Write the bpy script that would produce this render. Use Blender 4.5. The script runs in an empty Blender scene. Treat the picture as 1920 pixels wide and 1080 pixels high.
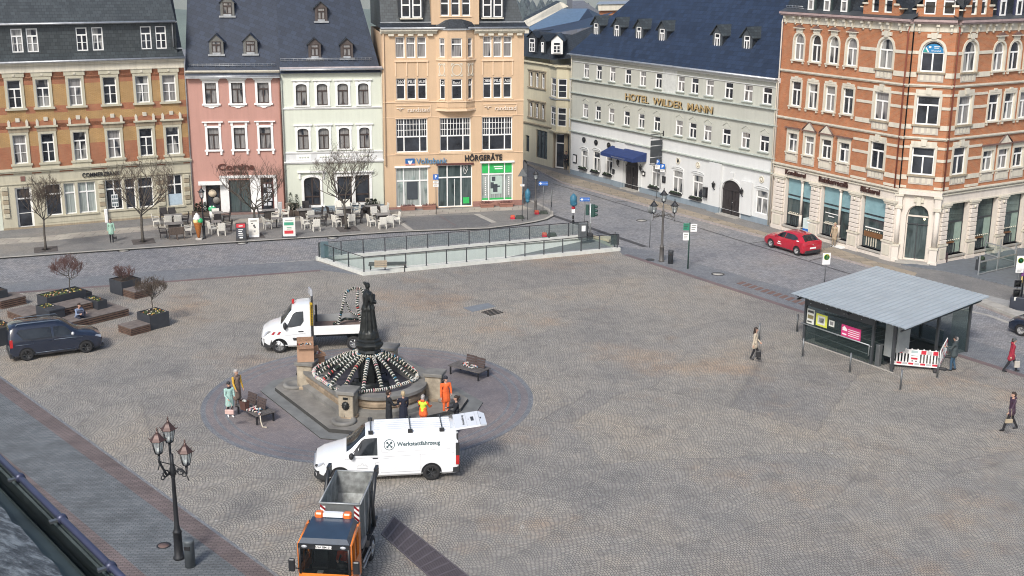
import bpy, bmesh, math, random
import numpy as np
from mathutils import Vector, Matrix, noise
from mathutils.geometry import tessellate_polygon
R=math.radians; PI=math.pi
rnd=random.Random(7)
sc=bpy.context.scene; COL=sc.collection
# ---------------- camera: on the town hall roof, 19.4 m above the square ----------------
FPX=2260.0; PITCH=R(15.4); ROLL=R(.35); CH=19.4
cam=bpy.data.cameras.new('camera'); camo=bpy.data.objects.new('camera',cam); COL.objects.link(camo)
RM=Matrix.Rotation(PI/2-PITCH,3,'X')@Matrix.Rotation(ROLL,3,'Z')
camo.matrix_world=Matrix.Translation((0,0,CH))@RM.to_4x4()
cam.sensor_width=36; cam.lens=36*FPX/1920; cam.clip_start=.1; cam.clip_end=6000
sc.camera=camo
def G(x,y,z=0.0):
    "point of the horizontal plane z seen at photo position x,y"
    r=RM@Vector(((x-960)/FPX,-(y-540)/FPX,-1)); s=(z-CH)/r.z
    return Vector((r.x*s,r.y*s,z))
def HZ(g,x,y):
    r=RM@Vector(((x-960)/FPX,-(y-540)/FPX,-1)); return CH+r.z*math.hypot(g[0],g[1])/math.hypot(r.x,r.y)
# ---------------- materials ----------------
MATS={}
def nt(name):
    m=bpy.data.materials.new(name); m.use_nodes=True; t=m.node_tree; b=t.nodes['Principled BSDF']
    return m,t,b
def N(t,ty,**kw):
    n=t.nodes.new(ty)
    for k,v in kw.items():
        if k.startswith('i_'):
            n.inputs[k[2:].replace('_',' ')].default_value=v
        else: setattr(n,k,v)
    return n
def rgb(c): return (c[0],c[1],c[2],1)
def ramp(t,fac,stops):
    r=N(t,'ShaderNodeValToRGB'); e=r.color_ramp.elements
    while len(e)<len(stops): e.new(.5)
    for i,(p,c) in enumerate(stops): e[i].position=p; e[i].color=rgb(c) if len(c)==3 else c
    t.links.new(fac,r.inputs[0]); return r.outputs[0]
def mixc(t,fac,a,b,bt='MIX'):
    n=N(t,'ShaderNodeMix',data_type='RGBA',blend_type=bt)
    for s,v in ((n.inputs[0],fac),(n.inputs[6],a),(n.inputs[7],b)):
        if isinstance(v,(int,float)): s.default_value=v
        elif isinstance(v,tuple): s.default_value=rgb(v)
        else: t.links.new(v,s)
    return n.outputs[2]
def coords(t,kind='UV',scale=(1,1,1)):
    tc=N(t,'ShaderNodeTexCoord'); mp=N(t,'ShaderNodeMapping'); mp.inputs['Scale'].default_value=scale
    t.links.new(tc.outputs[kind],mp.inputs[0]); return mp.outputs[0]
def noise_(t,vec,scale,detail=4,rough=.6):
    n=N(t,'ShaderNodeTexNoise'); n.inputs['Scale'].default_value=scale; n.inputs['Detail'].default_value=detail; n.inputs['Roughness'].default_value=rough
    t.links.new(vec,n.inputs['Vector']); return n.outputs['Fac']
def bump(t,b,h,st=.4,dist=.01):
    n=N(t,'ShaderNodeBump'); n.inputs['Strength'].default_value=st; n.inputs['Distance'].default_value=dist
    t.links.new(h,n.inputs['Height']); t.links.new(n.outputs[0],b.inputs['Normal'])
def mat(name,c,rough=.6,metal=0,var=.12,vs=3,spec=.5,emit=None,bumps=0,coat=0):
    "plain colour with slight wear variation"
    if name in MATS: return MATS[name]
    m,t,b=nt(name); v=coords(t,'Object')
    f=noise_(t,v,vs,5)
    d=tuple(max(0,x*(1-var)) for x in c); l=tuple(min(1,x*(1+var)) for x in c)
    t.links.new(ramp(t,f,[(.3,d),(.7,l)]),b.inputs['Base Color'])
    b.inputs['Roughness'].default_value=rough; b.inputs['Metallic'].default_value=metal; b.inputs['Specular IOR Level'].default_value=spec
    if coat: b.inputs['Coat Weight'].default_value=coat; b.inputs['Coat Roughness'].default_value=.05
    if bumps: bump(t,b,noise_(t,v,vs*8,3),bumps,.02)
    if emit: b.inputs['Emission Color'].default_value=rgb(c); b.inputs['Emission Strength'].default_value=emit
    MATS[name]=m; return m
def plaster(name,c,stain=.25):
    m,t,b=nt(name); v=coords(t,'UV')
    big=noise_(t,v,.35,6,.65); fine=noise_(t,v,14,4)
    vst=coords(t,'UV',(2.2,.16,1)); streak=noise_(t,vst,1.3,5,.7)
    col=ramp(t,big,[(.3,tuple(x*(1-stain*.5) for x in c)),(.7,tuple(min(1,x*1.06) for x in c))])
    col=mixc(t,ramp(t,streak,[(.45,(0,0,0)),(.8,(1,1,1))]),col,tuple(x*(1-stain) for x in c))
    t.links.new(col,b.inputs['Base Color']); b.inputs['Roughness'].default_value=.85
    bump(t,b,fine,.25,.01); MATS[name]=m; return m
def brick(name,c1,c2,mortar,w=.26,h=.075,ms=.012,bumpst=.3,rough=.85,var=.5,offset=.5,kind='UV'):
    m,t,b=nt(name); v=coords(t,kind)
    br=N(t,'ShaderNodeTexBrick',offset=offset); t.links.new(v,br.inputs['Vector'])
    for k,x in (('Scale',1),('Mortar Size',ms),('Mortar Smooth',.3),('Brick Width',w),('Row Height',h),('Bias',0)): br.inputs[k].default_value=x
    br.inputs['Color1'].default_value=rgb(c1); br.inputs['Color2'].default_value=rgb(c2); br.inputs['Mortar'].default_value=rgb(mortar)
    big=noise_(t,v,.8,6,.65)
    col=mixc(t,1.0,br.outputs[0],ramp(t,big,[(.25,(1-var,)*3),(.75,(1+var*.3,)*3)]),'MULTIPLY')
    t.links.new(col,b.inputs['Base Color']); b.inputs['Roughness'].default_value=rough
    bump(t,b,br.outputs['Fac'],-bumpst,.01); MATS[name]=m; return m
def slate(name,c,size=.28,diag=True,rough=.5,var=.35):
    m,t,b=nt(name)
    tc=N(t,'ShaderNodeTexCoord'); mp=N(t,'ShaderNodeMapping'); mp.inputs['Rotation'].default_value=(0,0,R(24) if diag else 0); t.links.new(tc.outputs['UV'],mp.inputs[0]); v=mp.outputs[0]
    br=N(t,'ShaderNodeTexBrick',offset=.5); t.links.new(v,br.inputs['Vector'])
    for k,x in (('Scale',1),('Mortar Size',.018),('Mortar Smooth',.6),('Brick Width',size*1.25),('Row Height',size),('Bias',0)): br.inputs[k].default_value=x
    br.inputs['Color1'].default_value=rgb(tuple(x*(1+var) for x in c)); br.inputs['Color2'].default_value=rgb(tuple(x*(1-var*.6) for x in c)); br.inputs['Mortar'].default_value=rgb(tuple(x*.35 for x in c))
    big=noise_(t,coords(t,'UV'),.5,6,.7)
    col=mixc(t,1.0,br.outputs[0],ramp(t,big,[(.25,(.75,.78,.8)),(.75,(1.2,1.2,1.15))]),'MULTIPLY')
    t.links.new(col,b.inputs['Base Color']); b.inputs['Roughness'].default_value=rough; b.inputs['Specular IOR Level'].default_value=.6
    bump(t,b,br.outputs['Fac'],-.6,.02); MATS[name]=m; return m
def cobble(name,cols,size,arc=0,amp=.0,joint=(.03,.03,.03),stain=None,rough=.75,rot=0,jw=.16,bs=.7,fleck=.5,patches=0):
    "hand laid setts: rows bent into fans when arc is given"
    m,t,b=nt(name); tc=N(t,'ShaderNodeTexCoord'); mp=N(t,'ShaderNodeMapping'); mp.inputs['Rotation'].default_value=(0,0,rot); t.links.new(tc.outputs['Object'],mp.inputs[0]); v=mp.outputs[0]
    nz=N(t,'ShaderNodeTexNoise'); nz.inputs['Scale'].default_value=.9; nz.inputs['Detail'].default_value=2; t.links.new(v,nz.inputs['Vector'])
    mad=N(t,'ShaderNodeVectorMath',operation='MULTIPLY_ADD'); t.links.new(nz.outputs['Color'],mad.inputs[0]); mad.inputs[1].default_value=(.3,.3,0); t.links.new(v,mad.inputs[2]); v2=mad.outputs[0]
    if arc:
        sx=N(t,'ShaderNodeSeparateXYZ'); t.links.new(v2,sx.inputs[0])
        a=N(t,'ShaderNodeMath',operation='MULTIPLY'); t.links.new(sx.outputs[0],a.inputs[0]); a.inputs[1].default_value=PI/arc
        s=N(t,'ShaderNodeMath',operation='SINE'); t.links.new(a.outputs[0],s.inputs[0])
        ab=N(t,'ShaderNodeMath',operation='ABSOLUTE'); t.links.new(s.outputs[0],ab.inputs[0])
        ml=N(t,'ShaderNodeMath',operation='MULTIPLY_ADD'); t.links.new(ab.outputs[0],ml.inputs[0]); ml.inputs[1].default_value=-amp; t.links.new(sx.outputs[1],ml.inputs[2])
        cb=N(t,'ShaderNodeCombineXYZ'); t.links.new(sx.outputs[0],cb.inputs[0]); t.links.new(ml.outputs[0],cb.inputs[1]); v2=cb.outputs[0]
    br=N(t,'ShaderNodeTexBrick',offset=.5); t.links.new(v2,br.inputs['Vector'])
    for k,x in (('Scale',1),('Mortar Size',size*jw),('Mortar Smooth',.9),('Brick Width',size*1.12),('Row Height',size),('Bias',0)): br.inputs[k].default_value=x
    br.inputs['Color1'].default_value=(0,0,0,1); br.inputs['Color2'].default_value=(1,1,1,1); br.inputs['Mortar'].default_value=(.5,.5,.5,1)
    n=len(cols); col=ramp(t,br.outputs[0],[(i/(n-1),c) for i,c in enumerate(cols)])
    big=noise_(t,mp.outputs[0],.16,6,.62); mid=noise_(t,mp.outputs[0],1.1,5,.65)
    col=mixc(t,1.0,col,ramp(t,big,[(.3,(.74,.76,.8)),(.5,(1,1,1)),(.72,(1.14,1.06,.96))]),'MULTIPLY')
    col=mixc(t,1.0,col,ramp(t,mid,[(.25,(.78,.78,.79)),(.5,(1,1,1)),(.78,(1.16,1.15,1.13))]),'MULTIPLY')
    if patches:
        pv=N(t,'ShaderNodeTexVoronoi',feature='F1'); pv.inputs['Scale'].default_value=.13; pe=N(t,'ShaderNodeTexVoronoi',feature='DISTANCE_TO_EDGE'); pe.inputs['Scale'].default_value=.13
        pm_=N(t,'ShaderNodeVectorMath',operation='MULTIPLY_ADD'); t.links.new(nz.outputs['Color'],pm_.inputs[0]); pm_.inputs[1].default_value=(.5,.5,0); t.links.new(v,pm_.inputs[2])
        for q in (pv,pe): t.links.new(pm_.outputs[0],q.inputs['Vector'])
        ps=N(t,'ShaderNodeSeparateColor'); t.links.new(pv.outputs['Color'],ps.inputs[0])
        col=mixc(t,1.0,col,ramp(t,ps.outputs[0],[(0,(.90,.90,.91)),(.5,(1,1,1)),(1,(1.09,1.07,1.03))]),'MULTIPLY')
        col=mixc(t,ramp(t,pe.outputs['Distance'],[(0,(patches,)*3),(.007,(0,0,0))]),col,(.07,.068,.066))
        dr=noise_(t,coords(t,'Object',(1,1,1)),.45,8,.75); col=mixc(t,1.0,col,ramp(t,dr,[(.30,(.70,.70,.72)),(.46,(1,1,1))]),'MULTIPLY')
        sp2=noise_(t,mp.outputs[0],1.9,2,.5); col=mixc(t,ramp(t,sp2,[(.735,(0,0,0)),(.76,(.5,.5,.5))]),col,(.6,.59,.56))
    if stain:
        st=noise_(t,coords(t,'Object',(1,1,1)),.1,6,.7)
        col=mixc(t,ramp(t,st,[(.54,(0,0,0)),(.68,(.8,.8,.8))]),col,mixc(t,1.0,col,stain,'MULTIPLY'))
    if fleck:
        fl=noise_(t,mp.outputs[0],2.6,3,.8)
        col=mixc(t,ramp(t,fl,[(.70,(0,0,0)),(.76,(fleck,)*3)]),col,(.045,.045,.05))
    col=mixc(t,br.outputs['Fac'],col,joint)
    t.links.new(col,b.inputs['Base Color']); b.inputs['Roughness'].default_value=rough
    bump(t,b,br.outputs['Fac'],-bs,.02)
    MATS[name]=m; return m
def glass(name,dark=(.012,.014,.018),curt=None,amt=.5):
    m,t,b=nt(name); oi=N(t,'ShaderNodeObjectInfo'); tc=N(t,'ShaderNodeTexCoord')
    ad=N(t,'ShaderNodeVectorMath',operation='ADD'); t.links.new(tc.outputs['UV'],ad.inputs[0])
    cb=N(t,'ShaderNodeCombineXYZ'); mu=N(t,'ShaderNodeMath',operation='MULTIPLY'); mu.inputs[1].default_value=37; t.links.new(oi.outputs['Random'],mu.inputs[0])
    t.links.new(mu.outputs[0],cb.inputs[0]); t.links.new(mu.outputs[0],cb.inputs[1]); t.links.new(cb.outputs[0],ad.inputs[1])
    col=ramp(t,noise_(t,ad.outputs[0],.9,3),[(.35,dark),(.7,tuple(x*3+.01 for x in dark))])
    if curt:
        mp=N(t,'ShaderNodeMapping'); mp.inputs['Scale'].default_value=(13,.35,1); t.links.new(ad.outputs[0],mp.inputs[0])
        fold=noise_(t,mp.outputs[0],1,2); m2=N(t,'ShaderNodeMapping'); m2.inputs['Scale'].default_value=(1.6,.5,1); t.links.new(ad.outputs[0],m2.inputs[0])
        msk=noise_(t,m2.outputs[0],1,1)
        c=ramp(t,fold,[(.3,tuple(x*.45 for x in curt)),(.65,curt)])
        col=mixc(t,ramp(t,msk,[(1-amt-.06,(0,0,0)),(1-amt+.02,(.85,.85,.85))]),col,c)
    t.links.new(col,b.inputs['Base Color']); b.inputs['Roughness'].default_value=.06; b.inputs['Specular IOR Level'].default_value=.6
    MATS[name]=m; return m
# palette
white=mat('white_paint',(.78,.78,.76),.5,var=.06); brown=mat('dark_brown_frame',(.045,.03,.025),.5)
stone=plaster('sandstone_trim',(.50,.47,.36)); cream=plaster('cream_trim',(.62,.58,.48),.3)
zinc=mat('zinc_sheet',(.42,.44,.46),.4,.6,var=.2); lead=mat('dark_sheet_metal',(.05,.055,.06),.5)
ybrick=brick('yellow_brick',(.47,.29,.12),(.42,.25,.095),(.30,.20,.10),var=.3)
rbrick=brick('orange_brick',(.47,.175,.075),(.39,.135,.055),(.36,.22,.13),var=.3)
redband=brick('red_brick_band',(.40,.15,.075),(.34,.12,.06),(.30,.17,.1),var=.3)
pinkp=plaster('pink_plaster',(.45,.25,.205),.14); greenp=plaster('pale_green_plaster',(.60,.63,.535),.1)
peach=plaster('peach_plaster',(.565,.405,.26),.12); peachl=plaster('light_peach_trim',(.72,.54,.37),.12)
hotelp=plaster('hotel_green_grey_plaster',(.45,.455,.40),.12); hotelw=plaster('hotel_white_plaster',(.60,.61,.60),.07); hotelb=plaster('blue_grey_plinth',(.22,.27,.31),.2)
creamw=plaster('alley_cream_plaster',(.58,.53,.38),.2); sandst=plaster('weathered_sandstone',(.36,.30,.21),.5)
portal=plaster('white_shopfront_stone',(.66,.60,.53),.2)
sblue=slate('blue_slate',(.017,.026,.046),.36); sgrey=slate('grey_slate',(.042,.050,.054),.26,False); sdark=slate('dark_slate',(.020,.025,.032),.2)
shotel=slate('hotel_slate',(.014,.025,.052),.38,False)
gl_d=glass('window_glass_dark'); gl_c=glass('window_glass_curtain',curt=(.42,.42,.40),amt=.5); gl_l=glass('window_glass_lace',curt=(.34,.33,.32),amt=.62)
gl_b=glass('window_glass_blind',dark=(.14,.17,.16),curt=(.40,.44,.42),amt=.6); gl_shop=glass('shop_glass',dark=(.02,.03,.03),curt=(.09,.12,.12),amt=.5)
teal=mat('teal_roller_blind',(.20,.34,.37),.5,var=.1); black=mat('black_metal',(.018,.018,.02),.45); antr=mat('anthracite_metal',(.045,.05,.055),.5)
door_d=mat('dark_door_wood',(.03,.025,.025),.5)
# ---------------- mesh builder ----------------
class MB:
    def __init__(s,T=None): s.v=[];s.f=[];s.fm=[];s.sm=[];s.uv=[];s.mats=[];s.T=T or Matrix()
    def mi(s,m):
        if m not in s.mats: s.mats.append(m)
        return s.mats.index(m)
    def mesh(s,vs,fs,m,smooth=False):
        b=len(s.v); vs=[Vector(p) for p in vs]; s.v+=[s.T@p for p in vs]; k=s.mi(m)
        for f in fs:
            s.f.append([b+i for i in f]); s.fm.append(k); s.sm.append(smooth)
            p=[vs[i] for i in f]; n=Vector()
            for i in range(len(p)):
                a,c=p[i],p[(i+1)%len(p)]; n+=Vector(((a.y-c.y)*(a.z+c.z),(a.z-c.z)*(a.x+c.x),(a.x-c.x)*(a.y+c.y)))
            ax,ay,az=abs(n.x),abs(n.y),abs(n.z)
            if az>ax*1.7 and az>ay*1.7: s.uv.append([(q.x,q.y) for q in p])
            elif ax>ay: s.uv.append([(q.y,q.z*1.25 if az>.3*ax else q.z) for q in p])
            else: s.uv.append([(q.x,q.z*1.25 if az>.3*ay else q.z) for q in p])
        return s
    def face(s,pts,m): return s.mesh(pts,[list(range(len(pts)))],m)
    def bx(s,x0,x1,y0,y1,z0,z1,m):
        return s.mesh([(x0,y0,z0),(x1,y0,z0),(x1,y1,z0),(x0,y1,z0),(x0,y0,z1),(x1,y0,z1),(x1,y1,z1),(x0,y1,z1)],[(0,3,2,1),(4,5,6,7),(0,1,5,4),(1,2,6,5),(2,3,7,6),(3,0,4,7)],m)
    def bevbox(s,x0,x1,y0,y1,z0,z1,m,b=.03):
        "box with chamfered vertical and top edges"
        def ring(i,z): return [(x0+i,y0+b,z) if 0 else (x0+b,y0+i,z),(x1-b,y0+i,z),(x1-i,y0+b,z),(x1-i,y1-b,z),(x1-b,y1-i,z),(x0+b,y1-i,z),(x0+i,y1-b,z),(x0+i,y0+b,z)]
        vs=ring(0,z0)+ring(0,z1-b)+ring(b*.7,z1); fs=[tuple(range(7,-1,-1)),tuple(range(16,24))]
        for r in (0,8):
            for i in range(8): j=(i+1)%8; fs.append((r+i,r+j,r+8+j,r+8+i))
        return s.mesh(vs,fs,m)
    def prism(s,poly,z0,z1,m,top=None):
        n=len(poly); a=sum(poly[i][0]*poly[(i+1)%n][1]-poly[(i+1)%n][0]*poly[i][1] for i in range(n))
        if a<0: poly=poly[::-1]
        vs=[(p[0],p[1],z0) for p in poly]+[(p[0],p[1],z1) for p in poly]
        tr=tessellate_polygon([[Vector((p[0],p[1],0)) for p in poly]])
        def up(t): 
            p,q,r=[poly[i] for i in t]; return t if (q[0]-p[0])*(r[1]-p[1])-(q[1]-p[1])*(r[0]-p[0])>0 else t[::-1]
        tr=[up(tuple(t)) for t in tr]
        s.mesh(vs,[tuple(i+n for i in t) for t in tr],top or m); s.mesh(vs,[t[::-1] for t in tr]+[(i,(i+1)%n,(i+1)%n+n,i+n) for i in range(n)],m); return s
    def prismY(s,poly,y0,y1,m):
        "polygon in x,z (any winding) extruded from y0 (front) to y1"
        T=s.T; s.T=T@Matrix(((1,0,0,0),(0,0,-1,0),(0,1,0,0),(0,0,0,1))); s.prism(poly,-y1,-y0,m); s.T=T
        # uv back in x,z
        return s
    def prismX(s,poly,x0,x1,m):
        "polygon in y,z extruded along x"
        T=s.T; s.T=T@Matrix(((0,0,1,0),(1,0,0,0),(0,1,0,0),(0,0,0,1))); s.prism(poly,x0,x1,m); s.T=T; return s
    def tube(s,pts,rs,m,n=8,caps=True,smooth=True):
        pts=[Vector(p) for p in pts]; 
        if not isinstance(rs,(list,tuple)): rs=[rs]*len(pts)
        vs=[];up=None
        for i,p in enumerate(pts):
            d=(pts[min(i+1,len(pts)-1)]-pts[max(i-1,0)]).normalized()
            if up is None: up=Vector((0,0,1)) if abs(d.z)<.9 else Vector((1,0,0))
            a=d.cross(up).normalized(); b=a.cross(d).normalized(); up=b
            for k in range(n):
                t=2*PI*k/n; vs.append(p+(a*math.cos(t)+b*math.sin(t))*rs[i])
        fs=[]
        for i in range(len(pts)-1):
            for k in range(n): j=(k+1)%n; fs.append((i*n+k,i*n+j,(i+1)*n+j,(i+1)*n+k))
        if caps: fs.append(tuple(range(n-1,-1,-1))); fs.append(tuple((len(pts)-1)*n+k for k in range(n)))
        return s.mesh(vs,fs,m,smooth)
    def cyl(s,p0,p1,r,m,r1=None,n=12): return s.tube([p0,p1],[r,r if r1 is None else r1],m,n)
    def lathe(s,prof,m,c=(0,0,0),n=16,smooth=True,rot=0):
        vs=[];fs=[]
        for r,z in prof:
            for k in range(n): t=2*PI*k/n+rot; vs.append((c[0]+max(r,.0004)*math.cos(t),c[1]+max(r,.0004)*math.sin(t),c[2]+z))
        for i in range(len(prof)-1):
            for k in range(n): j=(k+1)%n; fs.append((i*n+k,i*n+j,(i+1)*n+j,(i+1)*n+k))
        fs.append(tuple(range(n-1,-1,-1))); fs.append(tuple((len(prof)-1)*n+k for k in range(n)))
        return s.mesh(vs,fs,m,smooth)
    def ell(s,c,r,m,n=10,k=6):
        if not isinstance(r,(list,tuple)): r=(r,r,r)
        vs=[];fs=[]
        for i in range(k+1):
            a=-PI/2+PI*i/k
            for j in range(n): t=2*PI*j/n; vs.append((c[0]+r[0]*max(math.cos(a),.001)*math.cos(t),c[1]+r[1]*max(math.cos(a),.001)*math.sin(t),c[2]+r[2]*math.sin(a)))
        for i in range(k):
            for j in range(n): q=(j+1)%n; fs.append((i*n+j,i*n+q,(i+1)*n+q,(i+1)*n+j))
        return s.mesh(vs,fs,m,True)
    def build(s,name,parent=None,loc=None,rz=0,label=None,cat=None,group=None,kind=None):
        me=bpy.data.meshes.new(name); me.from_pydata([tuple(v) for v in s.v],[],s.f)
        for m in s.mats: me.materials.append(m)
        me.polygons.foreach_set('material_index',s.fm); me.polygons.foreach_set('use_smooth',s.sm)
        ul=me.uv_layers.new(name='UVMap'); ul.data.foreach_set('uv',[c for f in s.uv for q in f for c in q])
        me.update(); o=bpy.data.objects.new(name,me); COL.objects.link(o)
        if parent: o.parent=parent
        if loc is not None: o.location=loc
        if rz: o.rotation_euler.z=rz
        return tag(o,label,cat,group,kind)
def tag(o,label=None,cat=None,group=None,kind=None):
    for k,v in (('label',label),('category',cat),('group',group),('kind',kind)):
        if v: o[k]=v
    return o
def thing(name,loc,rz,label,cat,group=None):
    o=bpy.data.objects.new(name,None); COL.objects.link(o); o.location=loc; o.rotation_euler=(0,0,rz); o.empty_display_size=.3
    return tag(o,label,cat,group)
def copy_tree(o,parent=None):
    c=o.copy(); COL.objects.link(c); c.parent=parent
    for ch in o.children: copy_tree(ch,c)
    return c
def txt(name,s,parent,M,size,m,ext=.02,bold=0,align='CENTER',shear=0,sp=1):
    cu=bpy.data.curves.new(name,'FONT'); cu.body=s; cu.size=size; cu.extrude=ext; cu.offset=bold; cu.align_x=align; cu.align_y='CENTER'; cu.shear=shear; cu.space_character=sp; cu.resolution_u=3
    to=bpy.data.objects.new('t',cu); COL.objects.link(to)
    me=bpy.data.meshes.new_from_object(to.evaluated_get(bpy.context.evaluated_depsgraph_get())); bpy.data.objects.remove(to)
    me.transform(M@Matrix.Rotation(PI/2,4,'X')); me.materials.clear(); me.materials.append(m)
    o=bpy.data.objects.new(name,me); COL.objects.link(o)
    if parent: o.parent=parent
    return o
def TR(x,y,z): return Matrix.Translation((x,y,z))
def RZ(a): return Matrix.Rotation(a,4,'Z')
def pxp(l,z=0): return [G(x,y,z) for x,y in l]
# ---------------- ground, roads, pavements ----------------
GREY=[(.13,.135,.145),(.17,.175,.185),(.21,.21,.22),(.25,.25,.255),(.155,.16,.175)]
m_plaza=cobble('plaza_setts',[(.275,.256,.228),(.315,.295,.262),(.355,.335,.298),(.25,.238,.22),(.375,.348,.30),(.295,.28,.26)],.115,arc=1.35,amp=.36,joint=(.07,.066,.06),patches=.3,stain=(1.14,.90,.72),rot=R(38),fleck=.45)
m_road=cobble('road_setts',[tuple(x*1.25 for x in c) for c in GREY],.16,joint=(.05,.05,.055),jw=.13,rot=R(26),fleck=.75,bs=.4)
m_road2=cobble('street_setts',[(.185,.187,.195),(.225,.227,.233),(.265,.267,.273),(.305,.307,.31)],.13,joint=(.09,.09,.1),jw=.1,fleck=.25,bs=.3)
m_strip=cobble('blue_grey_setts',[(.15,.165,.18),(.19,.20,.215),(.225,.235,.245)],.10,joint=(.06,.065,.075),jw=.1,fleck=.2,bs=.3)
m_walk=cobble('pavement_mosaic',[(.18,.175,.165),(.215,.21,.20),(.25,.24,.225)],.07,joint=(.1,.1,.1),jw=.1,fleck=.15,bs=.2)
m_redset=cobble('red_clinker',[(.17,.125,.125),(.20,.14,.135),(.15,.12,.125)],.08,joint=(.07,.06,.06),jw=.1,fleck=.2,bs=.3)
m_ring=cobble('purple_grey_setts',[(.20,.175,.175),(.24,.21,.205),(.18,.165,.17),(.26,.23,.225)],.085,arc=.9,amp=.2,joint=(.075,.07,.075),jw=.1,fleck=.2,bs=.3)
m_slab=brick('pavement_slabs',(.36,.30,.225),(.30,.26,.20),(.14,.12,.10),1.05,.72,.02,.2,kind='Object',var=.35)
m_slabL=brick('pale_pavement_slabs',(.42,.39,.33),(.35,.32,.28),(.17,.16,.14),1.0,.8,.02,.2,kind='Object',var=.3)
m_granite=mat('kerb_granite',(.36,.345,.31),.8,var=.2,vs=2); m_granp=mat('pinkish_kerb_granite',(.33,.29,.27),.8,var=.2)
m_bluebrick=brick('blue_grey_pavers',(.135,.15,.158),(.185,.198,.205),(.07,.075,.08),.22,.11,.012,.3,kind='Object',var=.45)
m_redbrick=brick('red_brown_pavers',(.165,.135,.13),(.20,.16,.15),(.08,.06,.06),.22,.11,.012,.3,kind='Object',var=.45)
K1=[(-220,508),(0,482),(100,475),(400,455),(640,440),(745,433),(912,426.7),(968,420),(1000,414.5),(1020,410),(1031,404),(1031,397),(1019,389),(981,371),(983,300)]
K2=[(-240,560),(0,531),(400,500),(588,487)]
K3=[(1150,461),(1220.7,470),(1485.6,543.7),(1789,629),(1920,666),(2200,745)]
K4=[(970,291),(990,309),(1050,341),(1440,446),(1527,470),(1632,500),(1710,524),(1800,556),(1920,604),(2100,672)]
RO=dict(BL=(592,487),FL=(681,517),FR=(1168,470),BR=(1100,444.5),TIP=(1131,447))
def poly(name,pts,z0,z1,m,kind='structure',top=None,side=None,label=None):
    b=MB(); b.prism([(p.x,p.y) for p in pts],z0,z1,side or m,top or m); return b.build(name,kind=kind)
def strip(name,line,w,z,m,closed=False):
    "flat band of width w to the left of a world polyline"
    pts=[Vector((p[0],p[1],0)) for p in line]; n=len(pts); off=[]
    for i in range(n):
        a=pts[(i-1)%n] if closed else pts[max(i-1,0)]; c=pts[(i+1)%n] if closed else pts[min(i+1,n-1)]; d=(c-a).normalized(); off.append(pts[i]+Vector((-d.y,d.x,0))*w)
    b=MB(); vs=[(p.x,p.y,z) for p in pts]+[(p.x,p.y,z) for p in off]
    r=range(n if closed else n-1); b.mesh(vs,[(i,(i+1)%n,n+(i+1)%n,n+i) for i in r],m)
    o=b.build(name,kind='structure')
    for p in o.data.polygons:
        if p.normal.z<0: o.data.flip_normals(); break
    return o
# wide terrain falling away to a valley behind the town, wooded ridge beyond; hole under the ramp
b=MB(); ter=mat('distant_fields',(.10,.12,.07),.9,var=.3,vs=.01)
hole=[G(*RO[k],-.12) for k in ('BL','FL','FR','TIP','BR')]
outer=[(-400,-250),(500,-250),(500,260),(-400,260)]
tr=tessellate_polygon([[Vector((x,y,0)) for x,y in outer],[Vector((p.x,p.y,0)) for p in hole]])
vs=[(x,y,-.12) for x,y in outer]+[(p.x,p.y,-.12) for p in hole]
b.mesh(vs,[t if (Vector(vs[t[1]])-Vector(vs[t[0]])).cross(Vector(vs[t[2]])-Vector(vs[t[0]])).z>0 else tuple(reversed(t)) for t in tr],m_road2)
b.build('ground',kind='structure')
b=MB(); vs=[];fs=[]; NX=60; ys=[260,330,450,650,900,1150,1300,1400,1480,1560,1700]; zb=[-.12,-12,-45,-95,-130,-120,-95,-72,-54,-46,-60]
for j,y in enumerate(ys):
    for i in range(NX+1):
        x=-900+i*40; vs.append((x,y,zb[j]+(noise.noise(Vector((x*.006,y*.004,1)))*14 if j>4 else 0)+(6*noise.noise(Vector((x*.02,0,3))) if j>4 else 0)))
for j in range(len(ys)-1):
    for i in range(NX): a=j*(NX+1)+i; fs.append((a,a+1,a+NX+2,a+NX+1))
b.mesh(vs,fs,mat('hill_meadow',(.10,.13,.10),.95,var=.3,vs=.02),True); b.build('hills',kind='structure')
# woods on the ridge: thousands of crowns that read as one mass
b=MB(); wood=mat('distant_wood',(.035,.05,.045),.95,var=.3,vs=.1)
for i in range(1500):
    y=rnd.uniform(1180,1560); x=rnd.uniform(-40,200)*y/1400
    if noise.noise(Vector((x*.012,y*.008,7)))<-.12: continue
    k=1+sum(1 for q in ys if q<=y)-2; f=(y-ys[k])/(ys[k+1]-ys[k]); z=zb[k]*(1-f)+zb[k+1]*f+noise.noise(Vector((x*.006,y*.004,1)))*14
    r=rnd.uniform(4,8); b.lathe([(r,0),(r*.8,r*.7),(r*.35,r*1.6),(0,r*2.1)],wood,(x,y,z-1),n=5)
b.build('distant_wood',kind='stuff',label='bluish wooded hill ridge far behind the roofs',cat='wood')
k1=pxp(K1); k2=pxp(K2); k3=pxp(K3); k4=pxp(K4)
far1=[Vector((-6,140,0)),Vector((-90,140,0)),Vector((-90,60,0))]
poly('sidewalk',k1+far1,-.12,0,m_walk,side=m_granite)
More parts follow.
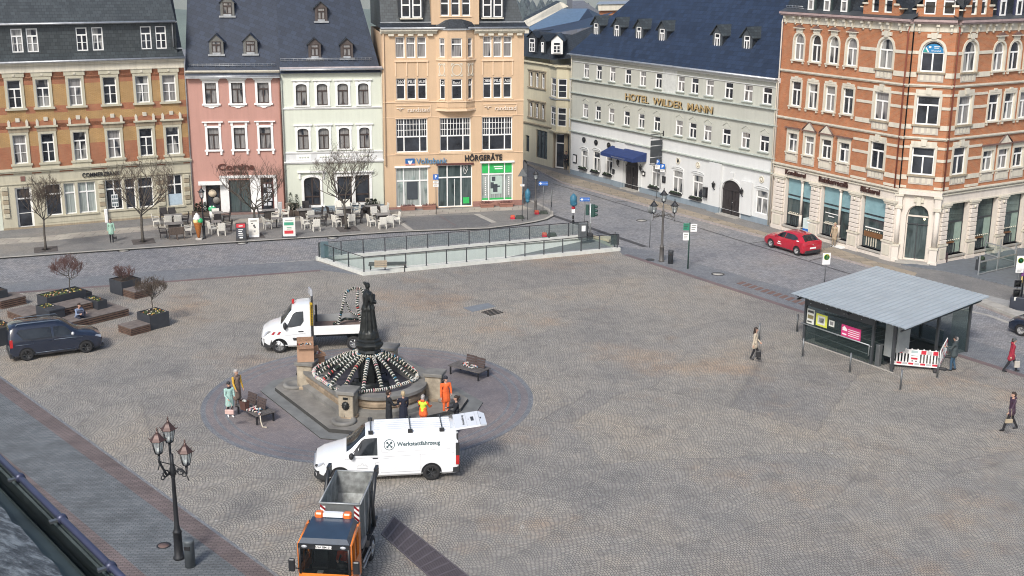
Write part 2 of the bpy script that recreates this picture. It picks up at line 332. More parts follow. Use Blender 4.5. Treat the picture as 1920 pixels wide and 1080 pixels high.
# one sheet of road between the kerbs
rd=[k1[i] for i in range(len(k1))]+[Vector((-4,150,0)),Vector((6,150,0))]+k4+[Vector((60,30,0))]+k3[::-1]+[G(*RO['FR']),G(*RO['TIP']),G(*RO['BR']),G(*RO['BL'])]+k2[::-1]
poly('road',rd,-.115,-.1,m_road2)
up=k1[:8]+[G(1000,420),G(1060,441)]+[G(*RO['BR']),G(*RO['BL'])]+k2[::-1]
strp=MB(); strp.prism([(p.x,p.y) for p in up],-.1,-.095,m_road); strp.build('road',kind='structure')
poly('sidewalk',k4+[Vector((70,60,0)),Vector((70,170,0)),Vector((2,170,0))],-.12,0,m_walk,side=m_granp)
# the square, concave round the ramp mouth
inn=0.32
BL,FL,FR,BR,TIP=[G(*RO[k]) for k in ('BL','FL','FR','BR','TIP')]
ax=(FR-FL).normalized(); ac=(FL-BL).normalized(); axb=(BR-BL).normalized()
iBL=BL+axb*inn+ac*inn; iFL=FL-ac*inn+ax*inn; iFR=FR-Vector((0,0,0))+Vector((-ax.y,ax.x,0))*inn; iBR=BR-Vector((-axb.y,axb.x,0))*inn
plz=k2+[BR,TIP,iBR+axb*.3,iBL,iFL,iFR]+k3+[Vector((60,-40,0)),Vector((-120,-40,0)),Vector((-120,40,0))]
poly('square',plz,-.12,0,m_plaza,side=m_granite)
# kerb stones
strip('kerb',k1,-.28,.004,m_granite); strip('kerb',k1,-.28,.005,m_granite) if 0 else None
strip('kerb',k2,-.22,.004,m_granite); strip('kerb',k3,-.28,.004,m_granp); strip('kerb',k4,.22,.004,m_granp)
# strips on the square
l1=pxp([(-240,585),(0,549.5),(400,520.6),(600,506),(668,512)]); 
poly('path',k2[:3]+[G(588,488),G(676,516),l1[3]]+l1[2::-1],0.002,.006,m_strip)
strip('paving_band',l1[:4],-.35,.009,m_redset)
l3=pxp([(1168,478),(1396,552),(1500,586),(1700,640),(1807,672),(1920,708),(2150,780)])
poly('path',k3[:]+l3[::-1],0.002,.006,m_strip); strip('paving_band',l3,.4,.009,m_redset)
a,c=G(71,760),G(400,997); d=(c-a).normalized(); n_=Vector((d.y,-d.x,0)); 
if n_.y>0: n_=-n_
def band(o0,o1,z,m,nm='paving_band'): poly(nm,[a-d*40+n_*o0,a+d*40+n_*o0,a+d*40+n_*o1,a-d*40+n_*o1],z,z+.004,m)
w1=(G(32,760)-a).dot(n_); w2=(G(246,1056)-a).dot(n_); 
band(-.12,0,.002,m_strip); band(0,w1,.002,m_redbrick); band(w1,w2,.002,m_bluebrick,'path'); band(w2,w2+1.9,.002,m_redbrick); band(w2+1.9,w2+12,.002,m_bluebrick,'path')
# round paving about the fountain
FC=Vector((-6.45,51.45,0)); FR_=7.45
def circ(r,n=72): return [FC+Vector((r*math.cos(2*PI*i/n),r*math.sin(2*PI*i/n),0)) for i in range(n)]
poly('fountain_circle',circ(FR_),.002,.006,m_ring)
for r,w,m in ((FR_,.22,m_strip),(FR_-.55,.13,m_strip),(FR_-1.0,.13,m_strip)): strip('paving_ring',circ(r),w,.010,m,True)
# hotel pavement slabs, volksbank slabs, parking bays, channels
poly('pavement_slabs',pxp([(985,307),(1052,339.5),(1440,444),(1527,468),(1660,506),(1640,497),(1530,463),(1446,439),(1250,383),(1060,328),(1000,309)]),.002,.008,m_slab)
poly('pavement_slabs',pxp([(1527,469),(1632,499),(1710,522),(1720,512),(1640,490),(1560,463)]),.002,.007,m_slab)
poly('pavement_slabs',pxp([(-60,450),(60,445),(364,414),(536,407),(725,399),(725,407),(536,416),(364,424),(60,455),(-60,462)]),.002,.008,m_slabL)
poly('pavement_slabs',pxp([(726,398),(885,389),(980,386),(1000,392),(885,398),(746,407)]),.002,.008,m_slabL)
m_bay=cobble('bay_setts',[(.12,.125,.13),(.15,.155,.16),(.18,.18,.185)],.1,joint=(.07,.07,.07),jw=.1,fleck=.2,bs=.3)
poly('parking_bay',pxp([(750,409),(898,402),(926,417),(912,424),(776,431)]),.002,.006,m_bay)
strip('channel',pxp([(824,406),(853,423)]),.12,.010,m_redset); strip('channel',pxp([(898,401),(932,417)]),-.45,.010,m_granite); strip('channel',pxp([(745,410),(775,431)]),-.35,.010,m_granite)
m_dk=cobble('dark_channel_setts',[(.06,.06,.065),(.085,.085,.09)],.12,joint=(.03,.03,.03),fleck=.2)
strip('channel',pxp([(1000,389),(1036,402),(1215,462)],-.1),-.45,-.090,m_dk)
strip('channel',pxp([(1038,344),(1200,393),(1408,457),(1700,545)],-.1),-.13,-.090,m_dk); strip('channel',pxp([(1408,457),(1440,452)],-.1),.1,-.086,m_dk); strip('channel',pxp([(1155,379),(1195,376)],-.1),.1,-.086,m_dk); strip('channel',pxp([(1520,489),(1560,480)],-.1),.1,-.086,m_dk)
poly('terrace',pxp([(1690,497),(1765,508),(1815,518),(1990,560),(1990,452),(1900,452),(1745,493)]),.002,.05,mat('terrace_asphalt',(.13,.145,.16),.8,var=.15))
poly('bus_bay_kerb',pxp([(1800,556),(1840,572),(1920,604),(2100,680),(2100,668),(1920,592),(1850,566),(1810,552)]),.004,.16,m_granite)
poly('bus_platform',pxp([(1815,551),(1850,564),(1920,590),(2100,666),(2100,640),(1920,572),(1840,552)]),.002,.05,mat('bus_platform_paving',(.30,.30,.29),.8))
strip('channel',pxp([(1795,580),(1850,592),(1920,618),(2050,668)],-.1),.3,-.09,m_granite)
# repaired patch and gully on the square
poly('patch',pxp([(868,577),(915,568),(930,575),(886,585)]),.003,.008,mat('asphalt_patch',(.17,.19,.21),.8))
for k,(p,q) in enumerate([((904,585),(922,580)),((921,581),(942,586))]): 
    g=G(*p); 
b=MB(); g0,g1,g2,g3=pxp([(903,586),(927,580),(943,586),(918,592)])
for i in range(5):
    f=i/4; p=g0.lerp(g3,f); q=g1.lerp(g2,f); dd=(q-p).normalized(); nn=Vector((-dd.y,dd.x,0))*.04
    b.prism([tuple((p-nn).xy),tuple((q-nn).xy),tuple((q+nn).xy),tuple((p+nn).xy)],.006,.03,black)
b.build('drain_cover',label='rusty square drain cover beside the smooth grey patch in the square',cat='drain cover')
def manhole(px,py,z,r,lab,mc=None):
    b=MB(); b.lathe([(r,0),(r,.012),(r*.82,.014),(r*.80,.008)],black,n=24); b.lathe([(r*.78,0),(r*.78,.013),(0,.014)],mc or mat('manhole_concrete',(.33,.32,.29),.8),n=24)
    o=b.build('manhole_cover',loc=G(px,py,z)+Vector((0,0,.004)),label=lab,cat='manhole cover',group='manhole covers')
manhole(232,470,-.095,.42,'manhole cover in the cobbled road in front of the green-coated pedestrian'); manhole(454,456,-.095,.4,'manhole cover in the road under the black and red menu board'); manhole(624,446,-.095,.42,'manhole cover in the road under the tree of the pale green house')
manhole(1203,413.5,-.1,.42,'manhole cover in the street left of the no-entry sign by the three-armed lamp'); manhole(1346,514,.008,.42,'pale manhole cover on the grey strip right of the green-topped sign'); manhole(307,1023,.008,.24,'rusty round cover left of the big lamp post',mat('rust',(.13,.085,.075),.8))
manhole(1219,487,.008,.3,'dark cover at the foot of the three-armed lamp beside the street',lead)
# slotted drain gratings
def grating(pts,n,lab):
    p0,p1,p2,p3=[G(*p) for p in pts]; b=MB(); gm=mat('grating_iron',(.10,.085,.095),.6); dk=mat('grating_slot',(.012,.012,.014),.8)
    b.prism([tuple(p.xy) for p in (p0,p1,p2,p3)],.002,.010,dk); o=b.build('drain_grating',label=lab,cat='drain grating')
    L=(p3-p0).length; W=(p1-p0).length; bars=MB(); dl=(p3-p0).normalized(); dw=(p1-p0).normalized()
    def bar(c0,c1,w,z):
        dd=(c1-c0).normalized(); nn=Vector((-dd.y,dd.x,0))*w/2; bars.prism([tuple(v.xy) for v in (c0-nn,c1-nn,c1+nn,c0+nn)],.011,z,gm)
    for i in range(n+1): f=i/n; bar(p0.lerp(p3,f),p1.lerp(p2,f),.07,.028)
    bar(p0,p3,.06,.030); bar(p1,p2,.06,.030)
    for i in range(int(W/.055)): f=(i+.5)/int(W/.055); bar(p0.lerp(p1,f),p3.lerp(p2,f),.022,.024)
    bars.build('bars',o)
grating([(716,1002),(738,970),(935,1127),(868,1137)],14,'long dark slotted drain grating behind the orange truck')
b=MB()
g0,g1,g2,g3=pxp([(1384,533),(1396,529),(1512,566),(1500,571)])
for i in range(11):
    f=i/10; p=g0.lerp(g3,f); q=g1.lerp(g2,f); dd=(g3-g0).normalized()*.16
    b.prism([tuple((p-dd).xy),tuple((q-dd).xy),tuple((q+dd).xy),tuple((p+dd).xy)],.010,.02,mat('rust_brown_slats',(.16,.10,.085),.8))
b.build('tree_grate',label='brown slatted ground grate left of the kiosk roof',cat='grate')
# ---------------- ramp pit ----------------
b=MB(); conc=plaster('white_ramp_wall',(.66,.67,.64),.12); rf=mat('ramp_asphalt',(.16,.165,.17),.85)
mB=iBR+axb*.3; mF=iFR
dz=-2.6; M0=.62
pB=iBL.lerp(mB,M0); pF=iFL.lerp(mF,M0)
def V3(p,z): return (p.x,p.y,z)
b.face([V3(iBL,dz),V3(iFL,dz),V3(pF,-1.0),V3(pB,-1.0)],rf); b.face([V3(pB,-1.0),V3(pF,-1.0),V3(mF,-.1),V3(mB,-.1)],rf)
b.face([V3(iBL,dz-.2),V3(mB,dz-.2),V3(mB,-.001),V3(iBL,-.001)],conc); b.face([V3(iFL,dz-.2),V3(iBL,dz-.2),V3(iBL,-.001),V3(iFL,-.001)],conc); b.face([V3(mF,dz-.2),V3(iFL,dz-.2),V3(iFL,-.001),V3(mF,-.001)],conc)
b.build('ramp',kind='structure')
b=MB(); cap=mat('ramp_coping',(.55,.56,.52),.7)
def cope(P,Q,w,h=.22):
    dd=(Q-P).normalized(); nn=Vector((-dd.y,dd.x,0))*w; b.prism([tuple(v.xy) for v in (P,Q,Q+nn,P+nn)],.001,h,cap)
cope(BL,BR,-.3); cope(BL+ac*.0,FL,.3,.224); cope(FL,FL.lerp(FR,.99),.3,.228)
b.prism([tuple(v.xy) for v in (BR,TIP+Vector((.9,-.2,0)),TIP+Vector((.3,-1.1,0)),iBR+axb*.3)],.001,.17,mat('island_kerb',(.42,.37,.27),.8))
b.build('coping',kind='structure')
# ---------------- facade kit ----------------
class Fac:
    "local frame: x along the wall, y into the house, z up"
    def __init__(s,name,A,B,label,cat='building',root=None):
        A=Vector((A[0],A[1],0)); B=Vector((B[0],B[1],0)); s.L=(B-A).length; s.yaw=math.atan2(B.y-A.y,B.x-A.x)
        if root is None:
            s.root=thing(name,A,s.yaw,label,cat); s.base=Matrix.Translation(A)@RZ(s.yaw); s.T=Matrix()
        else: s.root=root.root; s.base=root.base; s.T=root.base.inverted()@Matrix.Translation(A)@RZ(s.yaw)
    def mb(s): return MB(s.T.copy())
    def add(s,b,name,parent=None,label=None): return b.build(name,parent or s.root,label=label)
def arcz(u,u0,u1,z1,rise):
    um=(u0+u1)/2; hw=(u1-u0)/2; return z1-rise+rise*math.sqrt(max(0,1-((u-um)/hw)**2))
def wall(b,L,z0,z1,holes,m,depth=.22,u00=0,y=0,rev=None,back=False):
    holes=[(h+(0,))[:5] for h in holes]; rev=rev or m
    us=sorted({u00,L}|{h[0] for h in holes}|{h[1] for h in holes}); zs=sorted({z0,z1}|{h[2] for h in holes}|{h[3] for h in holes})
    for i in range(len(us)-1):
        for j in range(len(zs)-1):
            cu=(us[i]+us[i+1])/2; cz=(zs[j]+zs[j+1])/2
            if any(h[0]<cu<h[1] and h[2]<cz<h[3] for h in holes): continue
            b.face([(us[i],y,zs[j]),(us[i+1],y,zs[j]),(us[i+1],y,zs[j+1]),(us[i],y,zs[j+1])],m)
    for u0,u1,a,c,r in holes:
        t=c-r; d=y+depth
        b.face([(u0,y,a),(u0,d,a),(u0,d,t),(u0,y,t)],rev); b.face([(u1,d,a),(u1,y,a),(u1,y,t),(u1,d,t)],rev)
        b.face([(u0,d,a),(u0,y,a),(u1,y,a),(u1,d,a)],rev)
        if not r: b.face([(u0,y,c),(u0,d,c),(u1,d,c),(u1,y,c)],rev)
        else:
            n=12
            for i in range(n):
                p=u0+(u1-u0)*i/n; q=u0+(u1-u0)*(i+1)/n; zp,zq=arcz(p,u0,u1,c,r),arcz(q,u0,u1,c,r)
                b.face([(p,y,zp),(q,y,zq),(q,y,c),(p,y,c)],m); b.face([(p,y,zp),(p,d,zp),(q,d,zq),(q,y,zq)],rev)
def outline(u0,u1,z0,z1,r,n=14):
    if not r: return [(u0,z0),(u1,z0),(u1,z1),(u0,z1)]
    return [(u0,z0),(u1,z0)]+[(u1+(u0-u1)*i/n,arcz(u1+(u0-u1)*i/n,u0,u1,z1,r)) for i in range(n+1)]
def ringY(b,outer,inner,y0,y1,m):
    "frame between two outlines with equal vertex counts"
    n=len(outer)
    for i in range(n):
        j=(i+1)%n; o,p=outer[i],outer[j]; q,s=inner[j],inner[i]
        b.face([(o[0],y0,o[1]),(p[0],y0,p[1]),(q[0],y0,q[1]),(s[0],y0,s[1])],m)
        b.face([(s[0],y0,s[1]),(q[0],y0,q[1]),(q[0],y1,q[1]),(s[0],y1,s[1])],m); b.face([(p[0],y0,p[1]),(o[0],y0,o[1]),(o[0],y1,o[1]),(p[0],y1,p[1])],m)
def window(F,u0,u1,z0,z1,r=0,fr=white,gl=None,vb=(.5,),tb=(.68,),low=True,ft=.075,y=.12,mid=None,parent=None,name='window',grid=None,pl=None):
    b=F.mb(); W=u1-u0;H=z1-z0
    ringY(b,outline(u0,u1,z0,z1,r),outline(u0+ft,u1-ft,z0+ft,z1-ft,max(r-ft*.6,0) if r else 0),y,y+.07,fr)
    for t in tb: b.bx(u0+ft,u1-ft,y-.01,y+.06,z0+H*t-.05,z0+H*t+.05,fr)
    zt=z0+H*tb[0] if tb else z1-ft-(r*.0)
    for v in vb: b.bx(u0+W*v-.045,u0+W*v+.045,y-.006,y+.063,z0+ft,(zt if low else (z1-ft-.0)),fr)
    if grid:
        for (ga,gb,gc,gd,nx,nz) in grid:
            for i in range(1,nx): x=u0+W*(ga+(gb-ga)*i/nx); b.bx(x-.018,x+.018,y+.003,y+.05,z0+H*gc,z0+H*gd,fr)
            for i in range(1,nz): z=z0+H*(gc+(gd-gc)*i/nz); b.bx(u0+W*ga,u0+W*gb,y+.006,y+.048,z-.018,z+.018,fr)
    o=F.add(b,name,parent)
    p=F.mb(); ol=outline(u0+ft*.5,u1-ft*.5,z0+ft*.5,z1-ft*.5,r*.98 if r else 0)
    if r:
        c=((u0+u1)/2,z1-r)
        for i in range(len(ol)): j=(i+1)%len(ol); p.face([(c[0],y+.045,c[1]),(ol[i][0],y+.045,ol[i][1]),(ol[j][0],y+.045,ol[j][1])],gl or gl_c)
    else: p.face([(q[0],y+.045,q[1]) for q in ol],gl or gl_c)
    F.add(p,'pane',o,label=pl); return o
def surround(b,u0,u1,z0,z1,m,w=.16,r=0,d=.05,sill=.1,sillw=.1,sm=None,hdr=None,key=False):
    if r:
        o=outline(u0-w,u1+w,z0,z1+w,r+w*.6); i=outline(u0-.004,u1+.004,z0,z1+.004,r); ringY(b,o,i,-d,.03,m)
    else:
        b.bx(u0-w,u0+.004,-d,.03,z0,z1,m); b.bx(u1-.004,u1+w,-d,.03,z0,z1,m); b.bx(u0-w,u1+w,-d,.03,z1-.004,z1+w,m)
    if sill: b.bx(u0-w-sillw,u1+w+sillw,-d-.09,.04,z0-sill,z0+.004,sm or m)
def steps(b,u0,u1,z,prof,m,y1=.03):
    "stacked cornice courses: (height, projection)"
    for h,p in prof: b.bx(u0,u1,-p,y1,z,z+h,m); z+=h
def roofplane(b,F,u0,u1,ze,pit,d0,d1,m,th=.0,hipl=0,hipr=0):
    t=math.tan(R(pit)); b.face([(u0,d0,ze+t*d0),(u1,d0,ze+t*d0),(u1-hipr,d1,ze+t*d1),(u0+hipl,d1,ze+t*d1)],m)
def downpipe(F,u,z0,z1,m=zinc,y=-.12):
    b=F.mb(); b.tube([(u,y+.06,z1),(u,y-.02,z1-.25),(u,y,z1-.5),(u,y,z0)],.05,m,8); F.add(b,'downpipe')
def gutter(F,u0,u1,z,m=zinc,y=-.35):
    b=F.mb(); b.tube([(u0,y,z),(u1,y,z)],.085,m,8); F.add(b,'gutter')
def dormer(F,u,d,z,w,h,rise,pit,m_side,m_roof,m_front,fr=brown,gl=gl_l,depth=None,over=.12,fw=.62,name='dormer'):
    "small gabled dormer: front wall at depth d, floor at z"
    t=math.tan(R(pit)); dp=(h+rise)/t+.1; b=F.mb(); u0,u1=u-w/2,u+w/2
    b.prismY([(u0,z-.05),(u1,z-.05),(u1,z+h),(u,z+h+rise),(u0,z+h)],d,d+.06,m_front)
    b.face([(u0,d,z),(u0,d+dp,z),(u0,d+dp,z+h),(u0,d,z+h)],m_side); b.face([(u1,d+dp,z),(u1,d,z),(u1,d,z+h),(u1,d+dp,z+h)],m_side)
    for s in (-1,1):
        e=(u+s*(w/2+over),z+h-rise*over/(w/2)); k=.05
        b.mesh([(e[0],d-over,e[1]),(u,d-over,z+h+rise),(u,d+dp+.3,z+h+rise),(e[0],d+dp,e[1]),(e[0],d-over,e[1]+k),(u,d-over,z+h+rise+k),(u,d+dp+.3,z+h+rise+k),(e[0],d+dp,e[1]+k)],[(0,1,2,3),(4,7,6,5),(0,4,5,1),(1,5,6,2),(3,7,4,0)],m_roof)
    b.bx(u0-.1,u1+.1,d-.22,d+.02,z-.1,z+.03,zinc); b.bx(u-w*.28,u+w*.28,d-.1,d+.02,z+.03,z+.16,zinc)
    o=F.add(b,name)
    window(F2(F,d-.10),u-w*fw/2,u+w*fw/2,z+.16,z+h-.02,fr=fr,gl=gl,ft=.05,y=.05,parent=o); return o
class F2:
    "a facade frame pushed back by d"
    def __init__(s,F,d): s.root=F.root; s.base=F.base; s.T=F.T@TR(0,d,0); s.L=F.L
    mb=Fac.mb; add=Fac.add
def hull(F,L,depth,z0,z1,m,u0=0,side=True):
    b=F.mb()
    b.face([(u0,.3,z0),(u0,depth,z0),(u0,depth,z1),(u0,.3,z1)],m); b.face([(L,depth,z0),(L,.3,z0),(L,.3,z1),(L,depth,z1)],m); b.face([(L,depth,z0),(L,depth,z1),(u0,depth,z1),(u0,depth,z0)],m)
    b.face([(u0,0,z0),(u0,.3,z0),(u0,.3,z1),(u0,0,z1)],m); b.face([(L,.3,z0),(L,0,z0),(L,0,z1),(L,.3,z1)],m)
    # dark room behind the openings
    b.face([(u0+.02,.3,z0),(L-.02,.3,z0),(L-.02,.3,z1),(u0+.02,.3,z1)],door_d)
    F.add(b,'back_walls')
def letters(F,s,u0,u1,z0,z1,m,name='sign_lettering',bold=0,y=-.08,ext=.03,sp=1,label=None):
    "text stretched to fill u0..u1, z0..z1 on the wall"
    o=txt(name,s,None,Matrix(),1,m,ext,bold,'LEFT',sp=sp); me=o.data
    xs=[v.co.x for v in me.vertices]; zs=[v.co.z for v in me.vertices]
    sx=(u1-u0)/(max(xs)-min(xs)); sz=(z1-z0)/(max(zs)-min(zs))
    me.transform(F.T@TR(u0,y,z0)@Matrix.Diagonal((sx,1,sz,1))@TR(-min(xs),0,-min(zs))); o.parent=F.root
    if label: o['label']=label
    return o

# ================= yellow brick bank house =================
A,B=G(8,432),G(364,402); d_=(B-A).normalized()
F=Fac('bank_building',A,B,'yellow brick house with slate mansard and sandstone window frames over a stone bank front'); L=F.L
U2=[(1.18,2.10),(3.08,3.98),(5.28,6.20),(7.67,8.62),(9.96,10.94),(11.90,12.90)]
holes=[(a,b_,8.74,10.72) for a,b_ in U2]+[(a,b_,4.76,6.84) for a,b_ in U2]
b=F.mb(); wall(b,L,4.4,11.25,holes,ybrick,rev=stone); 
b.T=b.T@TR(0,-.004,0); 
for z in (10.75,10.45,8.42,7.35,7.15): wall(b,L,z,z+.12,[(a-.17,c+.17,z-.1,z+.4) for a,c in U2],redband,depth=.001)
wall(b,L,4.42,5.35,[(a-.17,c+.17,4,6) for a,c in U2],redband,depth=.001); wall(b,L,10.95,11.2,[(a-.17,c+.17,10.9,11.3) for a,c in U2],redband,depth=.001) 
F.add(b,'wall')
gh=[(.98,2.12,.0,3.05),(3.02,4.12,.8,3.12),(4.32,5.1,.8,3.12),(5.3,6.55,.8,3.12),(7.25,8.45,.85,3.15),(8.65,9.4,.85,3.15),(9.6,10.7,.85,3.15),(11.75,12.88,.78,3.18)]
b=F.mb(); wall(b,L,0,4.12,gh,stone,depth=.3); 
for u in (0.1,.5,6.75,10.95,13.0): # rusticated piers
    for k in range(7):
        w=.42 if u!=10.95 else .6; u1=min(u+w,13.58)
        if u==.5: continue
        b.bevbox(u,u1,-.1,.02,.9+k*.33,1.18+k*.33,sandst if k%2 else stone,.03)
b.bx(-.02,L+.02,-.07,.02,0,.14,sandst)
for g in gh[1:]: b.bx(g[0]-.1,g[1]+.1,-.12,.05,g[2]-.09,g[2],stone)
b.bx(2.3,L,-.03,.02,.3,.7,stone); F.add(b,'ground_floor_wall')
b=F.mb(); steps(b,-.05,L+.05,4.12,[(.12,.16),(.1,.24),(.08,.12)],stone); steps(b,-.03,L+.03,3.28,[(.07,.08)],stone)
steps(b,0,L,11.22,[(.5,.06),(.12,.22),(.12,.34)],cream); F.add(b,'cornice')
for i,(a,c) in enumerate(U2):
    for z0,z1,fl in ((8.74,10.72,2),(4.76,6.84,1)):
        o=window(F,a,c,z0,z1,gl=[gl_c,gl_l,gl_d][(i+fl)%3],grid=[(0,1,.08,.66,1,2)])
        s=F.mb(); surround(s,a,c,z0,z1,stone,.17,sill=.14,d=.06)
        if fl==2: s.bx(a-.26,c+.26,-.09,.02,z1+.2,z1+.5,stone); s.bx(a-.3,c+.3,-.14,.02,z1+.5,z1+.56,cream); s.bx((a+c)/2-.08,(a+c)/2+.08,-.13,0,z1+.27,z1+.41,cream)
        else:
            s.bx(a-.22,c+.22,-.08,.02,z1+.17,z1+.48,sandst); s.bx(a-.34,c+.34,-.2,.02,z1+.48,z1+.6,stone); s.bx(a-.2,c+.2,-.06,.02,4.42,4.6,stone)
            um=(a+c)/2; hw=(c-a)/2+.12
            s.prismY([(um-hw,z1+.6)]+[(um-hw*math.cos(PI*k/10),z1+.6+.42*math.sin(PI*k/10)) for k in range(1,10)]+[(um+hw,z1+.6)],-.07,.02,redband)
            for sg in (-1,1): s.bx(um+sg*(hw+.02)-.09,um+sg*(hw+.02)+.09,-.13,.02,z1+.6,z1+.95,cream); s.prismY([(um+sg*(hw+.02)-.09,z1+.95),(um+sg*(hw+.02)+.09,z1+.95),(um+sg*(hw+.02),z1+1.1)],-.13,.02,cream)
            s.bx(um-.14,um+.14,-.12,.02,z1+.92,z1+1.2,cream)
        F.add(s,'surround',o)
window(F,.98,2.12,0,3.05,vb=(),tb=(.72,),gl=gl_d,name='door',y=.2,ft=.15,grid=[(0,1,.03,.7,1,2)])
for k,g in enumerate(gh[1:]): window(F,*g,vb=((.5,) if k in (2,3,6) else ()),tb=(.68,),low=False,gl=gl_b if k in (1,2) else gl_d,y=.16)
b=F.mb(); b.bx(7.62,8.1,.14,.16,1.05,2.0,mat('poster_paper',(.7,.72,.72),.7))
for i in range(3):
    for j in range(3): b.bx(7.66+.15*i,7.77+.15*i,.13,.14,1.12+.3*j,1.32+.3*j,mat('poster_print',(.1,.13,.14),.7))
F.add(b,'poster'); b=F.mb(); b.bx(11.84,12.8,.13,.15,.85,1.7,mat('frosted_film',(.42,.52,.6),.4)); F.add(b,'window_film')
letters(F,'COMMERZBANK',5.68,8.35,3.47,3.80,black,bold=.012,y=-.06)
b=F.mb(); b.bx(1.45,1.75,-.05,.02,3.5,3.85,mat('plaque_brown',(.2,.1,.08),.6)); F.add(b,'plaque'); b=F.mb(); b.bevbox(7.0,7.22,-.3,-.02,0,1.0,white,.03); F.add(b,'night_deposit_box')
# mansard: skirt, slate dormer front, roof
b=F.mb(); b.face([(-.05,-.3,11.98),(L,-.3,11.98),(L,.5,12.5),(-.05,.5,12.5)],sgrey); b.bx(-.05,L,-.34,-.28,11.9,11.99,zinc)
DW=[(1.80,2.56),(2.82,3.58),(6.17,6.93),(7.25,8.02),(10.68,11.44),(11.75,12.52)]
fb=MB(F.T@TR(0,.5,0)); wall(fb,13.18,12.45,14.6,[(a,c,12.6,14.25) for a,c in DW],sgrey,depth=.15,u00=.05); F.add(fb,'slate_wall')
b.bx(-.05,13.3,.12,.25,14.53,14.62,zinc)
t=math.tan(R(47)); b.face([(-.05,.2,14.6),(13.22,.2,14.6),(13.22,6,14.6+5.8*t),(-.05,6,14.6+5.8*t)],sgrey)
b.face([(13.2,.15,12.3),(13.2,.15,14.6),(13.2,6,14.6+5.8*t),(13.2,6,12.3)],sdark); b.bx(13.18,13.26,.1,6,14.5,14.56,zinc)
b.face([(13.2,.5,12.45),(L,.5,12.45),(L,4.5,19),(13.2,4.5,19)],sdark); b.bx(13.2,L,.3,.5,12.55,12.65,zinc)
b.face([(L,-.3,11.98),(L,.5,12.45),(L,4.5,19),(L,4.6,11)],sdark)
F.add(b,'roof')
for a,c in DW: window(F2(F,.5),a,c,12.6,14.25,gl=rnd.choice([gl_c,gl_d]),y=.03,grid=[(0,1,.06,.66,1,2)])
for u,d in ((3.75,1.85),(7.1,1.85)):
    b=F.mb(); z=14.6+(d-.2)*t; b.cyl((u,d,z-.2),(u,d,z+.35),.13,zinc,n=10); b.cyl((u,d,z+.3),(u,d,z+.42),.19,zinc,.1,10); F.add(b,'roof_vent')
hull(F,L,9,0,12,stone); gutter(F,-.05,13.2,14.58,y=.14); gutter(F,-.05,L,11.97); downpipe(F,L-.02,.2,11.9); downpipe(F,13.0,12.7,14.55,y=.42)
# left neighbour, a sliver
AL=A-d_*9; Fn=Fac('neighbour_house',AL,A-d_*.02,'sliver of a pale green house at the left edge beside the yellow brick bank'); b=Fn.mb(); wall(b,8.98,0,11.6,[(7.2,8.3,.5,2.6)],greenp); Fn.add(b,'wall'); window(Fn,7.2,8.3,.5,2.6,fr=brown,gl=gl_d)
b=Fn.mb(); b.face([(0,-.3,11.6),(8.98,-.3,11.6),(8.98,6,19),(0,6,19)],sgrey); Fn.add(b,'roof'); hull(Fn,8.98,9,0,11.5,greenp)

# ================= pink house =================
A,B=G(364.5,402),G(536,398); F=Fac('pink_house',A,B,'pink plastered house with white window frames, blue slate roof and pizzeria lettering'); L=F.L
U=[(1.36,2.20),(3.31,4.16),(5.24,6.10)]
gh=[(.98,2.05,0,2.3),(2.72,4.33,.05,2.62),(5.14,6.10,.05,2.75)]
b=F.mb(); wall(b,L,0,10.75,[(a,c,8.5,10.05) for a,c in U]+[(a,c,5.0,6.66) for a,c in U]+gh,pinkp); F.add(b,'wall')
b=F.mb(); steps(b,0,L,10.62,[(.18,.08),(.1,.2),(.08,.3)],cream); F.add(b,'cornice')
for i,(a,c) in enumerate(U):
    for fl,z0,z1 in ((2,8.5,10.05),(1,5.0,6.66)):
        o=window(F,a,c,z0,z1,fr=brown,gl=gl_l,ft=.06); s=F.mb(); surround(s,a,c,z0,z1,white,.17,sill=.12,d=.05)
        if fl==2:
            s.bx(a-.26,c+.26,-.1,.02,z1+.19,z1+.3,white); s.bx(a-.33,c+.33,-.18,.02,z1+.3,z1+.42,white); um=(a+c)/2
            s.prismY([(um-.58,z0-.12),(um-.5,z0-.22),(um-.25,z0-.25),(um-.12,z0-.34),(um+.12,z0-.34),(um+.25,z0-.25),(um+.5,z0-.22),(um+.58,z0-.12)],-.07,.02,white)
        else:
            s.bx(a-.36,c+.36,-.18,.02,z1+.42,z1+.5,white)
            for u in (a-.2,c+.02): s.bx(u,u+.18,-.09,.02,z1+.15,z1+.42,white)
            for u in (a-.2,c+.04): s.bx(u,u+.15,-.12,.02,z0-.38,z0-.12,white)
        F.add(s,'surround',o)
b=F.mb()
for u0,u1 in ((.72,.97),(2.06,2.71),(4.34,5.13),(6.11,6.35)): b.bx(u0,u1,-.06,.02,0,2.75 if u0>1 else 2.3,white)
b.bx(2.06,6.35,-.1,.02,2.78,2.98,white); b.bx(.5,2.3,-.55,.0,2.36,2.46,white); b.bx(.5,2.3,-.56,-.5,2.44,2.66,white); F.add(b,'shopfront_trim')
window(F,*gh[0],vb=(),tb=(.84,),fr=brown,gl=gl_d,name='door',ft=.1); window(F,*gh[1],vb=(.5,),tb=(),low=False,fr=antr,gl=gl_shop,name='shop_window'); window(F,*gh[2],vb=(),tb=(.84,),fr=mat('wine_brown',(.10,.035,.03),.5),gl=gl_d,name='notice_window',ft=.1)
b=F.mb(); b.lathe([(.3,0),(.3,.03),(0,.03)],mat('cream_disc',(.7,.6,.45),.6),n=24); o=F.add(b,'round_sign'); o.data.transform(TR(1.45,.08,1.62)@Matrix.Rotation(PI/2,4,'X')); 
